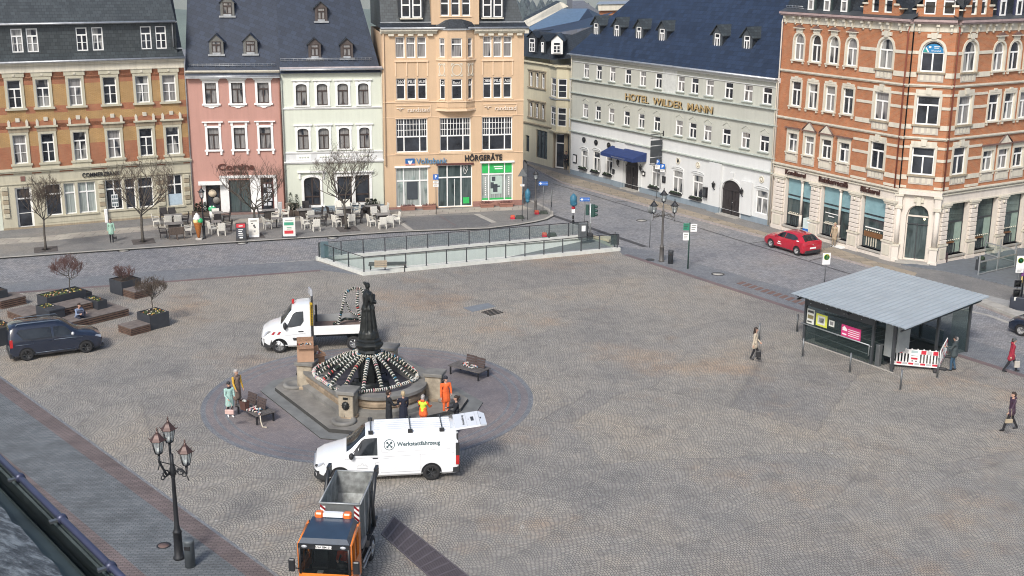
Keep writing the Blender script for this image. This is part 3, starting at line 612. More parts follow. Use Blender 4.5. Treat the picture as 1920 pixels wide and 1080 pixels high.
b=F.mb(); b.lathe([(.27,0),(.27,.03),(0,.03)],mat('grey_disc',(.2,.19,.17),.6),n=24); o=F.add(b,'round_sign'); o.data.transform(TR(1.72,.09,1.05)@Matrix.Rotation(PI/2,4,'X'))
b=F.mb()
for i in range(2):
    for j in range(5):
        if (i,j)!=(0,3): b.bx(5.3+.33*i,5.55+.33*i+.08*(j%2),.10,.12,.55+.36*j,.82+.36*j,mat('notice_paper',(.55,.57,.6),.7))
F.add(b,'notices')
letters(F,'Cortina',1.98,4.75,3.42,3.92,mat('dark_red_lettering',(.10,.03,.02),.5),bold=.03,y=-.07); letters(F,'PIZZERIA',2.7,4.2,3.1,3.3,mat('dark_red_lettering',(.10,.03,.02),.5),bold=.02,y=-.07)
b=F.mb(); b.bx(.1,L,-.5,0,0,.08,mat('threshold_brown',(.2,.13,.11),.8)); F.add(b,'doorstep')
b=F.mb(); roofplane(b,F,0,L,10.95,50,-.35,7,sblue); b.bx(0,L,-.42,-.34,10.42,10.55,zinc); F.add(b,'roof'); gutter(F,0,L,10.98-.42)
def snow(F,u0,u1,ze,pit,d,h=.16,name='snow_guard'):
    b=F.mb(); t=math.tan(R(pit)); z=ze+t*d
    b.tube([(u0,d-.12,z+h*1.2),(u1,d-.12,z+h*1.2)],.02,zinc,5); b.tube([(u0,d-.06,z+h*.4),(u1,d-.06,z+h*.4)],.015,zinc,5)
    for i in range(int((u1-u0)/.32)+1): u=u0+.32*i; b.tube([(u,d,z-.02),(u,d-.14,z+h*1.4)],.014,zinc,4)
    return F.add(b,name)
snow(F,.3,L-.3,10.95,50,.25)
for u,d in ((2.3,.95),(4.82,.97)): dormer(F,u,d,10.95+d*1.19,1.05,1.0,.5,50,sgrey,sblue,mat('dormer_slate_front',(.13,.13,.12),.7))
dormer(F,3.07,3.25,10.95+3.25*1.19,1.05,1.05,.5,50,sgrey,sblue,mat('dormer_slate_front',(.13,.13,.12),.7))
hull(F,L,9,0,10.7,pinkp); downpipe(F,L-.06,.3,10.5,mat('copper_brown_pipe',(.25,.12,.09),.5))

# ================= pale green house =================
A,B=G(536.5,398),G(722,392); F=Fac('green_house',A,B,'pale green plastered house with arched white window frames and blue slate roof'); L=F.L
U=[(1.13,1.95),(2.71,3.51),(4.28,5.08),(5.85,6.64)]; gh=[(1.46,2.70,.48,2.72,.3),(4.03,5.15,.58,2.72),(5.42,6.53,.58,2.78)]
b=F.mb(); wall(b,L,.42,11.0,[(a,c,8.27,9.9,.2) for a,c in U]+[(a,c,4.88,6.5,.2) for a,c in U]+gh,greenp)
F.add(b,'wall'); b=F.mb(); b.bx(0,L,-.04,.0,0,.42,hotelb); F.add(b,'plinth')
b=F.mb(); steps(b,0,L,10.72,[(.28,.06),(.1,.18),(.09,.3)],mat('grey_cornice',(.42,.38,.38),.8,var=.2)); steps(b,0,L,7.98,[(.08,.06),(.06,.12)],white); steps(b,0,L,4.58,[(.07,.08),(.05,.12)],white); steps(b,0,L,3.8,[(.1,.1),(.09,.18)],white)
b.bx(0,L,-.025,.02,3.98,4.58,hotelw)
for a,c in U:
    b.bx(a-.15,c+.15,-.05,.02,4.08,4.5,white)
    for k in range(4): b.cyl((a+.1+.2*k,-.06,4.29),(a+.1+.2*k,-.04,4.29),.08,greenp,n=10)
F.add(b,'cornice')
for i,(a,c) in enumerate(U):
    for z0,z1 in ((8.27,9.9),(4.88,6.5)):
        o=window(F,a,c,z0,z1,r=.2,fr=brown,gl=gl_l,ft=.055,tb=(.66,)); s=F.mb(); surround(s,a,c,z0,z1,white,.17,r=.2,sill=.08,d=.05,sillw=.02)
        for sg in (a-.2,c): s.bx(sg,sg+.2,-.04,.02,z1-.2,z1+.24,white)
        s.bx(a-.05,c+.05,-.04,.02,z1+.16,z1+.24,white); s.bx(a-.3,c+.3,-.14,.02,z1+.24,z1+.31,white); F.add(s,'surround',o)
for k,g in enumerate(gh):
    g5=(g+(0,))[:5]; o=window(F,*g5[:4],r=g5[4],fr=brown,gl=gl_d,vb=(.5,) if k==0 else (),tb=(.3,) if k else (.3,),low=False,name='shop_window'); s=F.mb(); surround(s,g[0],g[1],g[2],g[3],white,.2,r=g5[4],sill=.14,d=.06)
    if k==0:
        s.bx(.98,3.2,-.22,.02,3.1,3.22,white)
        for u in (1.08,2.9): s.bx(u,u+.14,-.12,.02,2.6,3.1,white)
    F.add(s,'surround',o)
b=F.mb(); b.bx(3.75,6.85,-.2,.02,3.02,3.12,white); F.add(b,'shopfront_cornice')
b=F.mb(); roofplane(b,F,0,L-.1,11.15,50,-.35,7,sblue,hipr=1.9); b.bx(0,L,-.42,-.34,10.98,11.1,zinc)
t=math.tan(R(50)); b.face([(L-.1,-.3,11.15-.36),(L-.1,.2,10.9),(L,7,11),(L-2.0,7,11.15+7*t)],sdark); F.add(b,'roof'); gutter(F,0,L+.05,11.02,y=-.45)
snow(F,.1,L-.75,11.15,50,.38)
for u,d,z in ((2.68,.55,11.84),(5.11,.53,11.82),(3.34,2.75,14.5)): dormer(F,u,d,11.15+d*1.19,.95,1.05,.42,50,sdark,sdark,mat('dormer_wood_brown',(.07,.055,.05),.6),fw=.6)
hull(F,L,9,0,11,greenp); downpipe(F,L-.04,.3,10.8,cream); downpipe(F,.06,.3,10.4,mat('grey_green_pipe',(.4,.42,.38),.5))
# ================= peach bank house =================
A,B=G(722.5,393),G(980,384); F=Fac('corner_bank_building',A,B,'peach plastered bank house with a central bay, slate mansard and gable at the street corner'); L=F.L
g3=lambda u0,u1,n=3,p=.13: [(u0+(u1-u0+p)*i/n,u0+(u1-u0+p)*(i+1)/n-p) for i in range(n)]
TL,TR_=g3(1.05,3.42),g3(7.86,10.15)
big=[(.97,3.44),(4.41,6.87),(7.77,10.22)]; gr=[(.89,3.46,.15,3.3),(4.2,6.98,.02,3.42),(7.72,10.29,.4,3.5)]
BAY=(4.2,7.2)
b=F.mb(); hs=[(a,c,z0,z1) for a,c in TL+TR_ for z0,z1 in ((11.8,13.4),(8.62,10.25))]+[(a,c,4.5,7.15) for a,c in big]+gr+[(BAY[0]+.1,BAY[1]-.1,8.2,13.55)]
wall(b,L,0,13.7,hs,peach,rev=peachl,depth=.24); 
b.bx(0,.85,-.05,.02,0,.18,sandst); F.add(b,'wall')
mb_pl=mat('red_sandstone_plinth',(.28,.15,.12),.8,var=.2)
b=F.mb(); b.bx(.08,4.15,-.06,.02,.0,.16,mb_pl); b.bx(7.02,L+.04,-.06,.04,.0,.42,mb_pl); F.add(b,'plinth')
# canted bay over the shop: three faces
b=F.mb(); x0,x1=BAY; xa,xb=x0+.78,x1-.78; D=.55
bw=[((x0,0),(xa,-D),.28,.72),((xa,-D),(xb,-D),.2,.8),((xb,-D),(x1,0),.28,.72)]
bays=[]
for (p,q,fa,fb_) in bw:
    ln=math.hypot(q[0]-p[0],q[1]-p[1]); an=math.atan2(q[1]-p[1],q[0]-p[0]); M=TR(p[0],p[1],0)@RZ(an)
    class FB: pass
    f=FB(); f.root=F.root; f.T=F.T@M; f.L=ln; f.mb=lambda f=f: MB(f.T.copy()); f.add=lambda b,n,parent=None,label=None: b.build(n,parent or F.root,label=label)
    bb=MB(f.T.copy()); ww=.82 if ln>1 and p[1]==q[1] else .46; c=ln/2; hh=[(c-ww/2,c+ww/2,11.85,13.3),(c-ww/2,c+ww/2,8.64,10.2)]
    wall(bb,ln,7.95,13.9,hh,peach,rev=peachl,depth=.16); 
    bb.bx(-.02,ln+.02,-.1,.0,11.6,11.72,peachl); bb.bx(-.02,ln+.02,-.07,.0,8.42,8.5,peachl)
    for h in hh: bb.bx(h[0]-.06,h[1]+.06,-.06,0,h[2]-.1,h[2],peachl)
    # ring ornament between the floors
    n=20; rx=.34*min(1,ww/.8); zc=10.9
    outer=[(c+(rx+.07)*math.cos(2*PI*k/n),zc+.47*math.sin(2*PI*k/n)) for k in range(n)]; inn_=[(c+rx*math.cos(2*PI*k/n),zc+.4*math.sin(2*PI*k/n)) for k in range(n)]; ringY(bb,outer,inn_,-.04,.01,cream)
    for sx in (-1,1):
        for sz in (-1,1): bb.prismY([(c+sx*(rx+.1),zc+sz*.5),(c+sx*(rx+.1),zc+sz*.28),(c+sx*rx*.6,zc+sz*.5)],-.035,.01,cream)
    F.add(bb,'bay_wall')
    for k,h in enumerate(hh):
        o=window(f,*h,vb=(),tb=(.68,),gl=gl_l if k==0 else gl_d,y=.08,ft=.06)
        if k: letters(f,'280'[:1] if ww<.5 else 'Rand',h[0]+.14,h[1]-.14,h[2]+1.16,h[2]+1.38,white,name='window_lettering',y=.10,ext=.004)
b.prism([(x0,0),(xa,-D),(xb,-D),(x1,0)],7.85,8.0,peach); b.prism([(x0-.1,0),(xa-.05,-D-.12),(xb+.05,-D-.12),(x1+.1,0)],7.72,7.86,peachl)
b.prism([(x0-.12,0),(xa-.05,-D-.1),(xb+.05,-D-.1),(x1+.12,0)],13.9,14.02,zinc)
b.mesh([(x0-.1,-.05,14.02),(xa-.05,-D-.08,14.02),(xb+.05,-D-.08,14.02),(x1+.1,-.05,14.02),(x0+.2,.02,14.5),(xa+.25,-.05,14.7),(xb-.25,-.05,14.7),(x1-.2,.02,14.5)],[(0,1,5,4),(1,2,6,5),(2,3,7,6),(4,5,6,7)],sdark); F.add(b,'bay_roof')
b=F.mb(); 
for s0,s1 in ((-.12,x0+.05),(x1-.05,L+.3)): steps(b,s0,s1,13.62,[(.1,.14),(.12,.26),(.16,.4)],cream); 
for s0,s1 in ((.5,3.9),(7.5,10.9)):
    for k in range(5): u=s0+(s1-s0-.4)*k/4; q_=F.mb(); q_.bx(u,u+.42,-.24,.02,13.46,13.618,cream); F.add(q_,'console')
steps(b,0,L,8.4,[(.07,.07)],peachl); steps(b,0,L,7.25,[(.04,.04)],peachl) 
steps(b,0,L,4.3,[(.05,.05)],peachl)
for a,c in ((1.0,3.5),(7.8,10.2)):
    b.bx(a-.06,c+.06,-.1,.02,11.5,11.62,peachl); b.bx(a-.06,c+.06,-.1,.02,8.5,8.6,peachl)
    for u in (a-.03,(a*2+c)/3,(a+2*c)/3,c-.06): b.bx(u,u+.09,-.05,.02,10.4,11.5,peachl)
b.bx(1.0,3.75,-.05,.02,8.12,8.19,peachl); b.bx(3.68,3.75,-.05,.02,7.3,8.12,peachl); b.bx(7.87,10.6,-.05,.02,8.12,8.19,peachl); b.bx(10.53,10.6,-.05,.02,7.3,8.12,peachl)
F.add(b,'cornice')
for i,(a,c) in enumerate(TL+TR_):
    window(F,a,c,11.8,13.4,vb=(),tb=(.68,),gl=gl_l); window(F,a,c,8.62,10.25,vb=(),tb=(.68,),gl=gl_d)
    letters(F,('280','FILI','ALE')[i%3],a+.12,c-.12,9.86,10.08,white,name='window_lettering',y=.13,ext=.004)
for k,(a,c) in enumerate(big):
    o=window(F,a,c,4.5,7.15,vb=(.25,.75),tb=(.46,),low=False,gl=gl_d,grid=[(0,.25,.48,1,3,3),(.25,.75,.48,1,5,3),(.75,1,.48,1,3,3)])
    s=F.mb(); s.bx(a-.08,c+.08,-.06,.02,4.38,4.5,peachl); s.bx(a-.05,c+.05,-.05,.02,7.15,7.22,peachl); F.add(s,'surround',o)
    if k<2: s=F.mb(); s.bx(a+.75,c-.6,.19,.2,4.6,4.82,mat('blue_window_sign',(.03,.16,.36),.4)); F.add(s,'window_sign')
gls=mat('green_foil',(.03,.42,.10),.4); glp=mat('shop_poster',(.42,.52,.47),.4)
for k,g in enumerate(gr):
    gg=[gl_b,gl_shop,gl_b][k]; H=g[3]-g[2]
    window(F,*g,vb=(.24,.74) if k!=1 else (.28,.68),tb=(.66 if k==0 else .70,),low=False,gl=gg,name='shop_window' if k!=1 else 'entrance_door',grid=[(.3,.68,0,.66,2,1)] if k==1 else None)
    s=F.mb(); s.bx(g[0]-.1,g[1]+.1,-.12,.02,g[3],g[3]+.14,white if k!=1 else mat('wine_brown',(.10,.035,.03),.5)); F.add(s,'lintel')
s=F.mb(); W=2.57; y=.155
for a,c in ((.03,.215),(.265,.715),(.765,.97)): s.bx(7.72+W*a,7.72+W*c,y-.03,y+.003,2.66,3.42,gls); s.bx(7.72+W*a,7.72+W*c,y-.03,y+.003,.46,.62,gls)
s.bx(7.72+W*.3,7.72+W*.66,y-.02,y+.004,.95,2.4,glp)
pd=mat('poster_dark',(.05,.06,.07),.5)
for q in ((.34,.45,2.0,2.35),(.3,.4,1.4,1.9),(.38,.52,1.1,1.75),(.46,.6,1.5,1.62)): s.bx(7.72+W*q[0],7.72+W*q[1],y-.026,y-.02,q[2],q[3],pd)
for a in (.12,.86):
    for j in range(9): s.bx(7.72+W*a,7.72+W*(a+.035),y-.03,y+.002,.85+.17*j,.95+.17*j,white)
s.bx(7.72+W*.43,7.72+W*.68,y-.04,y-.03,2.95,3.05,white); s.bx(7.72+W*.4,7.72+W*.68,y-.04,y-.03,3.12,3.2,white)
F.add(s,'window_foil')
s=F.mb(); s.bx(1.75,2.6,.10,.16,.75,2.15,pd); F.add(s,'screen')
# ear drawing on the entrance
s=F.mb(); c0=(6.45,3.0); prev=None
ear=[(.18,.02),(.2,.25),(.1,.4),(-.08,.4),(-.18,.22),(-.17,0),(-.12,-.2),(-.1,-.36),(.02,-.38),(.06,-.25),(.12,-.1),(.18,.02)]; ear2=[(.08,.1),(.1,.24),(0,.3),(-.1,.2),(-.08,.05),(0,-.02),(-.02,-.14)]
for E_ in (ear,ear2): s.tube([(c0[0]+x,.13,c0[1]+z*.9) for x,z in E_],.022,white,5)
s.bx(6.25,6.75,.145,.15,.25,.75,gls); F.add(s,'ear_sign')
letters(F,'HÖRGERÄTE',6.38,9.38,3.70,4.28,black,bold=.025,y=-.08,sp=1.05)
vb_=mat('volks_blue',(.02,.12,.33),.4); vt=mat('volks_text_blue',(.10,.22,.36),.5)
letters(F,'Volksbank',2.5,4.95,3.58,4.02,vt,bold=.012,y=-.08)
s=F.mb(); s.bx(1.65,2.38,-.09,.0,3.62,4.02,vb_); s.bx(1.65,2.38,-.085,.0,3.52,3.62,mat('logo_pink',(.62,.25,.22),.5)); s.prismY([(1.82,3.86),(1.98,3.86),(2.02,3.7),(2.06,3.86),(2.22,3.86),(2.08,3.56),(1.95,3.56)],-.10,-.07,white); F.add(s,'sign_lettering')
rs=mat('pale_lettering',(.74,.66,.56),.6)
for a in (1.05,7.95):
    letters(F,'randstad',a+.85,a+2.55,7.68,8.0,rs,bold=.0,y=-.08)
    s=F.mb(); s.tube([(a,-.06,7.95),(a+.2,-.06,7.95),(a+.24,-.06,7.78)],.03,rs,5); s.tube([(a+.55,-.06,7.95),(a+.35,-.06,7.95),(a+.31,-.06,7.78)],.03,rs,5); F.add(s,'sign_lettering')
# mansard with dormers and central gable
t=math.tan(R(68)); b=F.mb(); b.face([(-.1,-.35,14.02),(x0,-.35,14.02),(x0,.3,14.45),(-.1,.3,14.45)],sdark); b.face([(x1,-.35,14.02),(L+.25,-.35,14.02),(L+.1,.3,14.45),(x1,.3,14.45)],sdark)
b.face([(.0,.3,14.45),(L,.3,14.45),(L-1.1,1.9,18.6),(.0,1.9,18.6)],sgrey); b.face([(L,.3,14.45),(L,9,14.45),(L-1.1,9,18.6),(L-1.1,1.9,18.6)],sgrey); b.face([(0,.3,14),(0,.3,14.45),(0,1.9,18.6),(0,9,18.6),(0,9,14)],sgrey); b.face([(0,1.9,18.6),(L-1.1,1.9,18.6),(L-2,5,20),(0,5,20)],sgrey)
b.bx(-.05,x0,.22,.34,14.42,14.5,zinc); b.bx(x1,L+.02,.22,.34,14.42,14.5,zinc)
b.bx(L-.02,L+.3,-.4,9,13.62,14.02,cream); F.add(b,'roof')
gw=[(4.55,5.22),(5.38,6.05),(6.2,6.87)]
b=F.mb(); wall(b,7.55,14.3,18.6,[(a,c,14.95,17.0) for a,c in gw],peach,u00=3.85,y=-.02,rev=peachl,depth=.2); b.face([(3.85,3,14.3),(3.85,-.02,14.3),(3.85,-.02,18.6),(3.85,3,18.6)],peach); b.face([(7.55,-.02,14.3),(7.55,3,14.3),(7.55,3,18.6),(7.55,-.02,18.6)],peach); b.bx(4.5,6.95,-.1,.02,14.86,14.95,peachl); F.add(b,'gable')
for a,c in gw: window(F,a,c,14.95,17.0,vb=(),tb=(.45,),gl=gl_d)
for u0,u1 in ((1.55,3.1),(7.85,9.4)):
    b=F.mb(); b.bx(u0-.15,u1+.15,.18,.3,14.75,17.4,sdark); b.face([(u0-.15,.3,14.6),(u0-.15,1.9,17.4),(u0-.15,.2,17.4)],sdark); b.bx(u1+.1,u1+.15,.25,1.6,14.9,17.4,sdark); b.bx(u0-.2,u0-.15,.25,1.6,14.9,17.4,sdark); b.bx(u0-.1,u1+.1,.05,.2,14.7,14.8,cream); o=F.add(b,'dormer')
    for a,c in g3(u0,u1,2,.16): window(F2(F,.1),a,c,14.82,16.9,vb=(),tb=(.45,),gl=gl_d,y=.0,ft=.09,parent=o)
hull(F,L,9,0,13.7,peach); gutter(F,-.1,L+.3,14.05,y=-.42); downpipe(F,.12,3.5,13.9,peachl)
m_pl=mat('terracotta_planter',(.30,.15,.11),.8); m_tw=mat('dry_stems',(.12,.05,.05),.9)
def trough(F,u,z=0,y=-.45,lab='',w=1.05):
    b=MB(); b.prismX([(-.2,0),(.2,0),(.26,.3),(-.26,.3)],-w/2,w/2,m_pl); b.bx(-w/2-.04,w/2+.04,-.29,.29,.25,.32,m_pl)
    M=F.base@(F.base.inverted()@Matrix(F.base)) if 0 else F.base; p=M@Vector((u,y,z)); o=thing('flower_trough',p,F.yaw,lab,'planter','flower troughs before the bank'); b.build('box',o)
    s=MB(); 
    for i in range(60): x,y_=rnd.uniform(-w/2+.05,w/2-.05),rnd.uniform(-.15,.15); s.tube([(x,y_,.28),(x+rnd.uniform(-.12,.12),y_+rnd.uniform(-.1,.1),.28+rnd.uniform(.08,.22))],.012,m_tw,3)
    s.build('dry_plants',o)
trough(F,1.75,lab='low red trough below the screen in the left bank window'); trough(F,3.45,lab='low red trough left of the glazed bank entrance'); trough(F,8.1,lab='red trough under the green foil window, left one'); trough(F,9.65,lab='red trough under the green foil window, right one near the corner')

# ================= hotel =================
A,B=G(1069,325.5),G(1444,424); F=Fac('hotel_building',A,B,'long pale grey-green hotel with gold lettering, blue slate roof and dark arched doors'); L=F.L
HU=[(1.83,2.6),(3.73,4.5),(5.7,6.48),(7.88,8.67),(9.9,10.7),(11.97,12.77),(14.8,15.65),(16.48,17.33),(18.25,19.12),(20.42,21.32),(22.55,23.47),(24.55,25.5)]
GW=[(1.73,2.66,.85,2.45,.1),(3.57,4.55,.85,2.6,.1),(5.43,6.39,.85,2.6,.1),(11.9,13.0,.78,2.56,.1),(14.7,15.9,.75,2.58,.1),(17.2,18.4,.75,2.58,.1),(24.5,25.72,.75,2.54,.1)]
DR=[(8.3,10.3,.0,2.75,.75),(20.7,22.9,.0,2.78,.8)]
b=F.mb(); wall(b,L,4.9,11.0,[(a,c,8.98,10.2) for a,c in HU]+[(a,c,5.45,6.65) for a,c in HU],hotelp,depth=.14,rev=hotelw); F.add(b,'upper_wall')
b=F.mb(); wall(b,L,.4,4.9,[(h[0],h[1],max(h[2],.4),h[3],h[4]) for h in GW+DR],hotelw,depth=.2); F.add(b,'ground_floor_wall')
b=F.mb()
for u0,u1 in ((-.02,8.3),(10.3,20.7),(22.9,L)): b.bx(u0,u1,-.07,.05,-.02,.42,hotelb)
for u0,u1 in ((7.0,8.25),(19.3,20.65)): b.bx(u0,u1,-.28,-.07,-.02,.48,hotelb)
F.add(b,'plinth')
b=F.mb()
steps(b,-.1,L+.1,10.62,[(.14,.1),(.12,.2),(.1,.34)],hotelw); steps(b,0,L,10.98-.62-.1,[(.06,.06)],hotelw)
for z,p in ((8.62,.22),(7.42,.2),(5.02,.24),(3.92,.2)): steps(b,-.08,L+.05,z,[(.06,p*.5),(.07,p)],mat('pale_ledge',(.42,.46,.42),.7,var=.15)); 
for u0,u1 in ((7.0,8.25),(10.38,10.6),(19.3,20.65),(22.95,24.2)): b.bx(u0,u1,-.22,.0,.45,3.9 if u0 in (7.0,19.3) else 3.0,hotelw); 
b.bx(12.9,14.7,-.02,.0,8.75,10.6,mat('lighter_panel',(.52,.53,.50),.8)); F.add(b,'cornice')
for u in (3.15,5.1,7.2,9.3,11.35,13.0,14.75,16.1,17.85,19.8,22.0,24.0):
    b=F.mb()
for i,(a,c) in enumerate(HU):
    for z0,z1 in ((8.98,10.2),(5.45,6.65)):
        o=window(F,a,c,z0,z1,gl=gl_d if i%2 else gl_l,tb=(.64,),y=.05,ft=.06); s=F.mb(); s.bx(a-.14,c+.1,-.14,.02,z0-.07,z0-.005,mat('pale_ledge',(.42,.46,.42),.7)); um=(a+c)/2
        if z0>8: s.tube([(um-.42*math.cos(PI*k/8),-.02,z1+.26+.24*math.sin(PI*k/8)) for k in range(9)],.022,hotelp,4)
        else: s.tube([(um-.45,-.02,z1+.22),(um,-.02,z1+.5),(um+.45,-.02,z1+.22)],.022,hotelp,4)
        F.add(s,'sill',o)
for i,g in enumerate(GW):
    o=window(F,*g[:4],r=g[4],gl=gl_c,tb=(.68,),y=.06,ft=.07); s=F.mb(); s.bx(g[0]-.16,g[1]+.16,-.06,.02,g[3]+.12,g[3]+.17,hotelw); ol=outline(g[0]-.16,g[1]+.16,g[2],g[3]+.3,.2)
    s.tube([(x,-.03,z) for x,z in ol[1:]],.035,hotelw,5); F.add(s,'surround',o)
    if i<6:
        s=F.mb(); s.bx(g[0]-.1,g[1]+.05,-.3,-.02,g[2]-.16,g[2]-.02,black)
        for k in range(40): u=rnd.uniform(g[0]-.08,g[1]+.02); s.ell((u,-.16+rnd.uniform(-.1,.1),g[2]+rnd.uniform(-.02,.1)),.06,mat('window_box_green',(.02,.035,.015),.9),5,3)
        F.add(s,'flower_box')
for h in DR:
    s=F.mb(); ringY(s,outline(h[0]-.12,h[1]+.12,h[2],h[3]+.14,h[4]+.1),outline(h[0],h[1],h[2],h[3],h[4]),-.08,.02,hotelw); um=(h[0]+h[1])/2; s.prismY([(um-.14,h[3]+.1),(um+.14,h[3]+.1),(um+.22,h[3]+.6),(um-.22,h[3]+.6)],-.12,.02,hotelw); F.add(s,'door_surround')
    s=F.mb(); s.prismY(outline(h[0],h[1],h[2],h[3],h[4]),.10,.16,door_d); n=6
    zt=h[3]-h[4]-.05
    s.bx(h[0],h[1],.05,.12,zt,zt+.09,door_d)
    for i in range(n):
        for j in range(3): a=h[0]+(h[1]-h[0])*i/n; s.bx(a+.05,a+(h[1]-h[0])/n-.05,.075,.12,.12+zt/3*j,zt/3*(j+1)-.04,door_d)
    s.bx(um-.03,um+.03,.04,.12,0,zt,black); s.ell((um+.08,.05,1.05),.035,zinc,6,4); F.add(s,'door')
    s=F.mb(); s.bx(h[0]-.1,h[1]+.1,-.5,.1,.0,.06,m_granite); F.add(s,'doorstep')
medal=[(2.1,3.4),(3.95,3.4),(5.85,3.4),(15.3,3.38),(17.75,3.38),(25.0,3.35)]
for i,(u,z) in enumerate(medal):
    s=F.mb(); s.T=s.T@TR(u,0,z)@Matrix.Rotation(PI/2,4,'X'); s.lathe([(.26,-.02),(.26,.05),(.22,.08),(.2,.03),(0,.03)],cream if i>2 else black,n=20); s.ell((0,0,.05),(.11,.15,.08),cream if i>3 else black,8,5); F.add(s,'medallion')
gold=mat('gold_lettering',(.50,.36,.17),.45,.2,var=.1)
letters(F,'HOTEL  WILDER  MANN',8.08,19.2,7.62,8.2,gold,bold=.004,y=-.09,ext=.02)
letters(F,'HOTEL  WILDER  MANN',8.14,19.26,7.58,8.16,black,name='lettering_shade_edge',bold=.006,y=-.045,ext=.005)
# awning
navy=mat('navy_awning',(.015,.035,.13),.7,var=.2)
s=F.mb(); a0,a1=6.35,11.2; s.mesh([(a0,-.02,3.45),(a1,-.02,3.45),(a1-.2,-1.35,3.0),(a0+.1,-1.35,3.0),(a1-.2,-1.36,2.72),(a0+.1,-1.36,2.72),(a1,-.03,2.72),(a0,-.03,2.72)],[(0,1,2,3),(3,2,4,5),(1,6,4,2),(0,3,5,7),(0,7,5,3)],navy); F.add(s,'awning'); letters(F,'WILDER MANN',8.0,9.9,2.78,2.9,zinc,name='awning_lettering',y=-1.38,ext=.004)
for u in (7.7,10.9,20.1,23.3):
    s=F.mb(); s.tube([(u,0,1.9),(u,-.25,1.8),(u,-.4,1.95)],.03,black,6); s.lathe([(.02,0),(.09,.05),(.13,.32),(.16,.34),(.05,.46),(.01,.56)],black,(u,-.4,1.95),8); F.add(s,'wall_lantern')
for (u0,u1,z0,z1,m) in ((.5,1.05,1.1,1.9,black),(6.45,6.98,.85,1.55,white),(10.75,11.1,1.45,1.85,black),(13.4,13.8,1.3,1.85,black),(18.75,19.2,1.0,1.8,black)):
    s=F.mb(); s.bx(u0,u1,-.08 if u0 not in (18.75,) else -.3,.02,z0,z1,m); s.bx(u0+.07,u1-.07,-.09 if u0 not in (18.75,) else -.31,-.07,z0+.1,z1-.1,white if m is black and u0<12 else antr); F.add(s,'notice_case')
s=F.mb(); s.bx(7.02,7.14,-.4,-.28,1.15,1.45,black); F.add(s,'mailbox')
# roof with hip at the left
t=math.tan(R(50)); b=F.mb(); D1=9
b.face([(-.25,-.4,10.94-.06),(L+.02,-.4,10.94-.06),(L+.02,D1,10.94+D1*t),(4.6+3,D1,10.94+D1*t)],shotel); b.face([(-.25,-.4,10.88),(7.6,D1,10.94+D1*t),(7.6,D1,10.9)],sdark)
F.add(b,'roof'); gutter(F,-.2,L+.05,10.9,y=-.42); hull(F,L,9,0,10.95,hotelp)
downpipe(F,.05,.1,10.8,cream); downpipe(F,L-.12,.1,10.8,cream)
s=F.mb(); z=10.94+.95*t-.03; s.tube([(.6,.92,z+.1),(L-.3,.92,z+.1)],.02,zinc,4)
for u in (3.0,6.0,9.1,12.1,18.9,22.2): s.tube([(u+.75,1.6,10.97+1.6*t),(u-.35,-.2,10.9)],.012,zinc,4)
F.add(s,'snow_guard')
m_df=mat('hotel_dormer_front',(.06,.07,.08),.6)
for u in (1.85,4.9,8.0,11.1,17.9,21.25):
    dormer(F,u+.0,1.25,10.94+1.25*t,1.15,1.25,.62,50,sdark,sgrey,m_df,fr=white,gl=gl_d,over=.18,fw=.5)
for u,d in ((7.2,4.1),(10.0,4.1),(13,4.1),(15.6,4.0),(19.5,4.1),(23,4.1)): s=F.mb(); s.ell((u,d,10.98+d*t),.06,zinc,6,4); F.add(s,'roof_hook')
# hanging sign
s=F.mb(); u=13.3
s.tube([(u,0,5.35),(u,-1.35,5.35)],.035,black,6); s.tube([(u,0,5.05),(u,-1.35,5.05)],.03,black,6); s.tube([(u,0,2.9),(u,-1.35,2.9)],.03,black,6); s.bx(u-.04,u+.04,-.06,0,5.0,5.6,black)
for y_ in (-.3,-1.2): s.tube([(u,y_,5.35),(u,y_,4.8)],.015,black,4)
bo=F.add(s,'hanging_sign'); s=F.mb(); s.bx(u-.05,u+.05,-1.3,-.15,4.45,4.85,antr); s.bx(u-.05,u+.05,-1.3,-.15,3.5,4.38,antr); s.bx(u-.05,u+.05,-1.3,-.15,3.0,3.42,antr); F.add(s,'sign_board',bo)
o=txt('sign_board_lettering','Hotel',bo,F.T@TR(u-.062,-.72,4.1)@RZ(-PI/2),.3,cream,.002,.0); o=txt('sign_board_lettering','Wilder Mann',bo,F.T@TR(u-.062,-.72,3.8)@RZ(-PI/2),.13,cream,.002)
FH=F

# ================= alley corner house =================
A=G(982,299.5); B=G(1036,314.5); F=Fac('alley_corner_house',A+(A-B)*1.2,B,'cream corner house with a bay and white windows at the end of the side street'); L=F.L; o0=L-(B-A).length
WU=[(o0+1.0,o0+1.55),(o0+2.1,o0+2.65),(o0+3.2,o0+3.75)]
gh=[(o0+2.3,o0+4.3,.6,3.3),(o0+.3,o0+1.0,.9,2.5)]
b=F.mb(); wall(b,L,0,9.7,[(a,c,7.3,8.7) for a,c in WU]+[(a,c,4.4,5.8) for a,c in WU]+gh,creamw,depth=.15); F.add(b,'wall')
b=F.mb(); steps(b,0,L,3.65,[(.08,.08),(.1,.18)],sandst); steps(b,0,L,9.5,[(.1,.1),(.12,.25)],creamw); F.add(b,'cornice')
for a,c in WU:
    for z0,z1 in ((7.3,8.7),(4.4,5.8)): o=window(F,a,c,z0,z1,gl=gl_d,y=.05,ft=.05); s=F.mb(); surround(s,a,c,z0,z1,sandst,.14,d=.06); s.bx(a-.25,c+.25,-.15,.02,z1+.15,z1+.25,sandst); F.add(s,'surround',o)
for g in gh: window(F,*g,fr=antr,gl=gl_shop,vb=(.33,.66),low=False,tb=(.8,),name='shop_window')
hull(F,L,7,0,9.6,creamw)
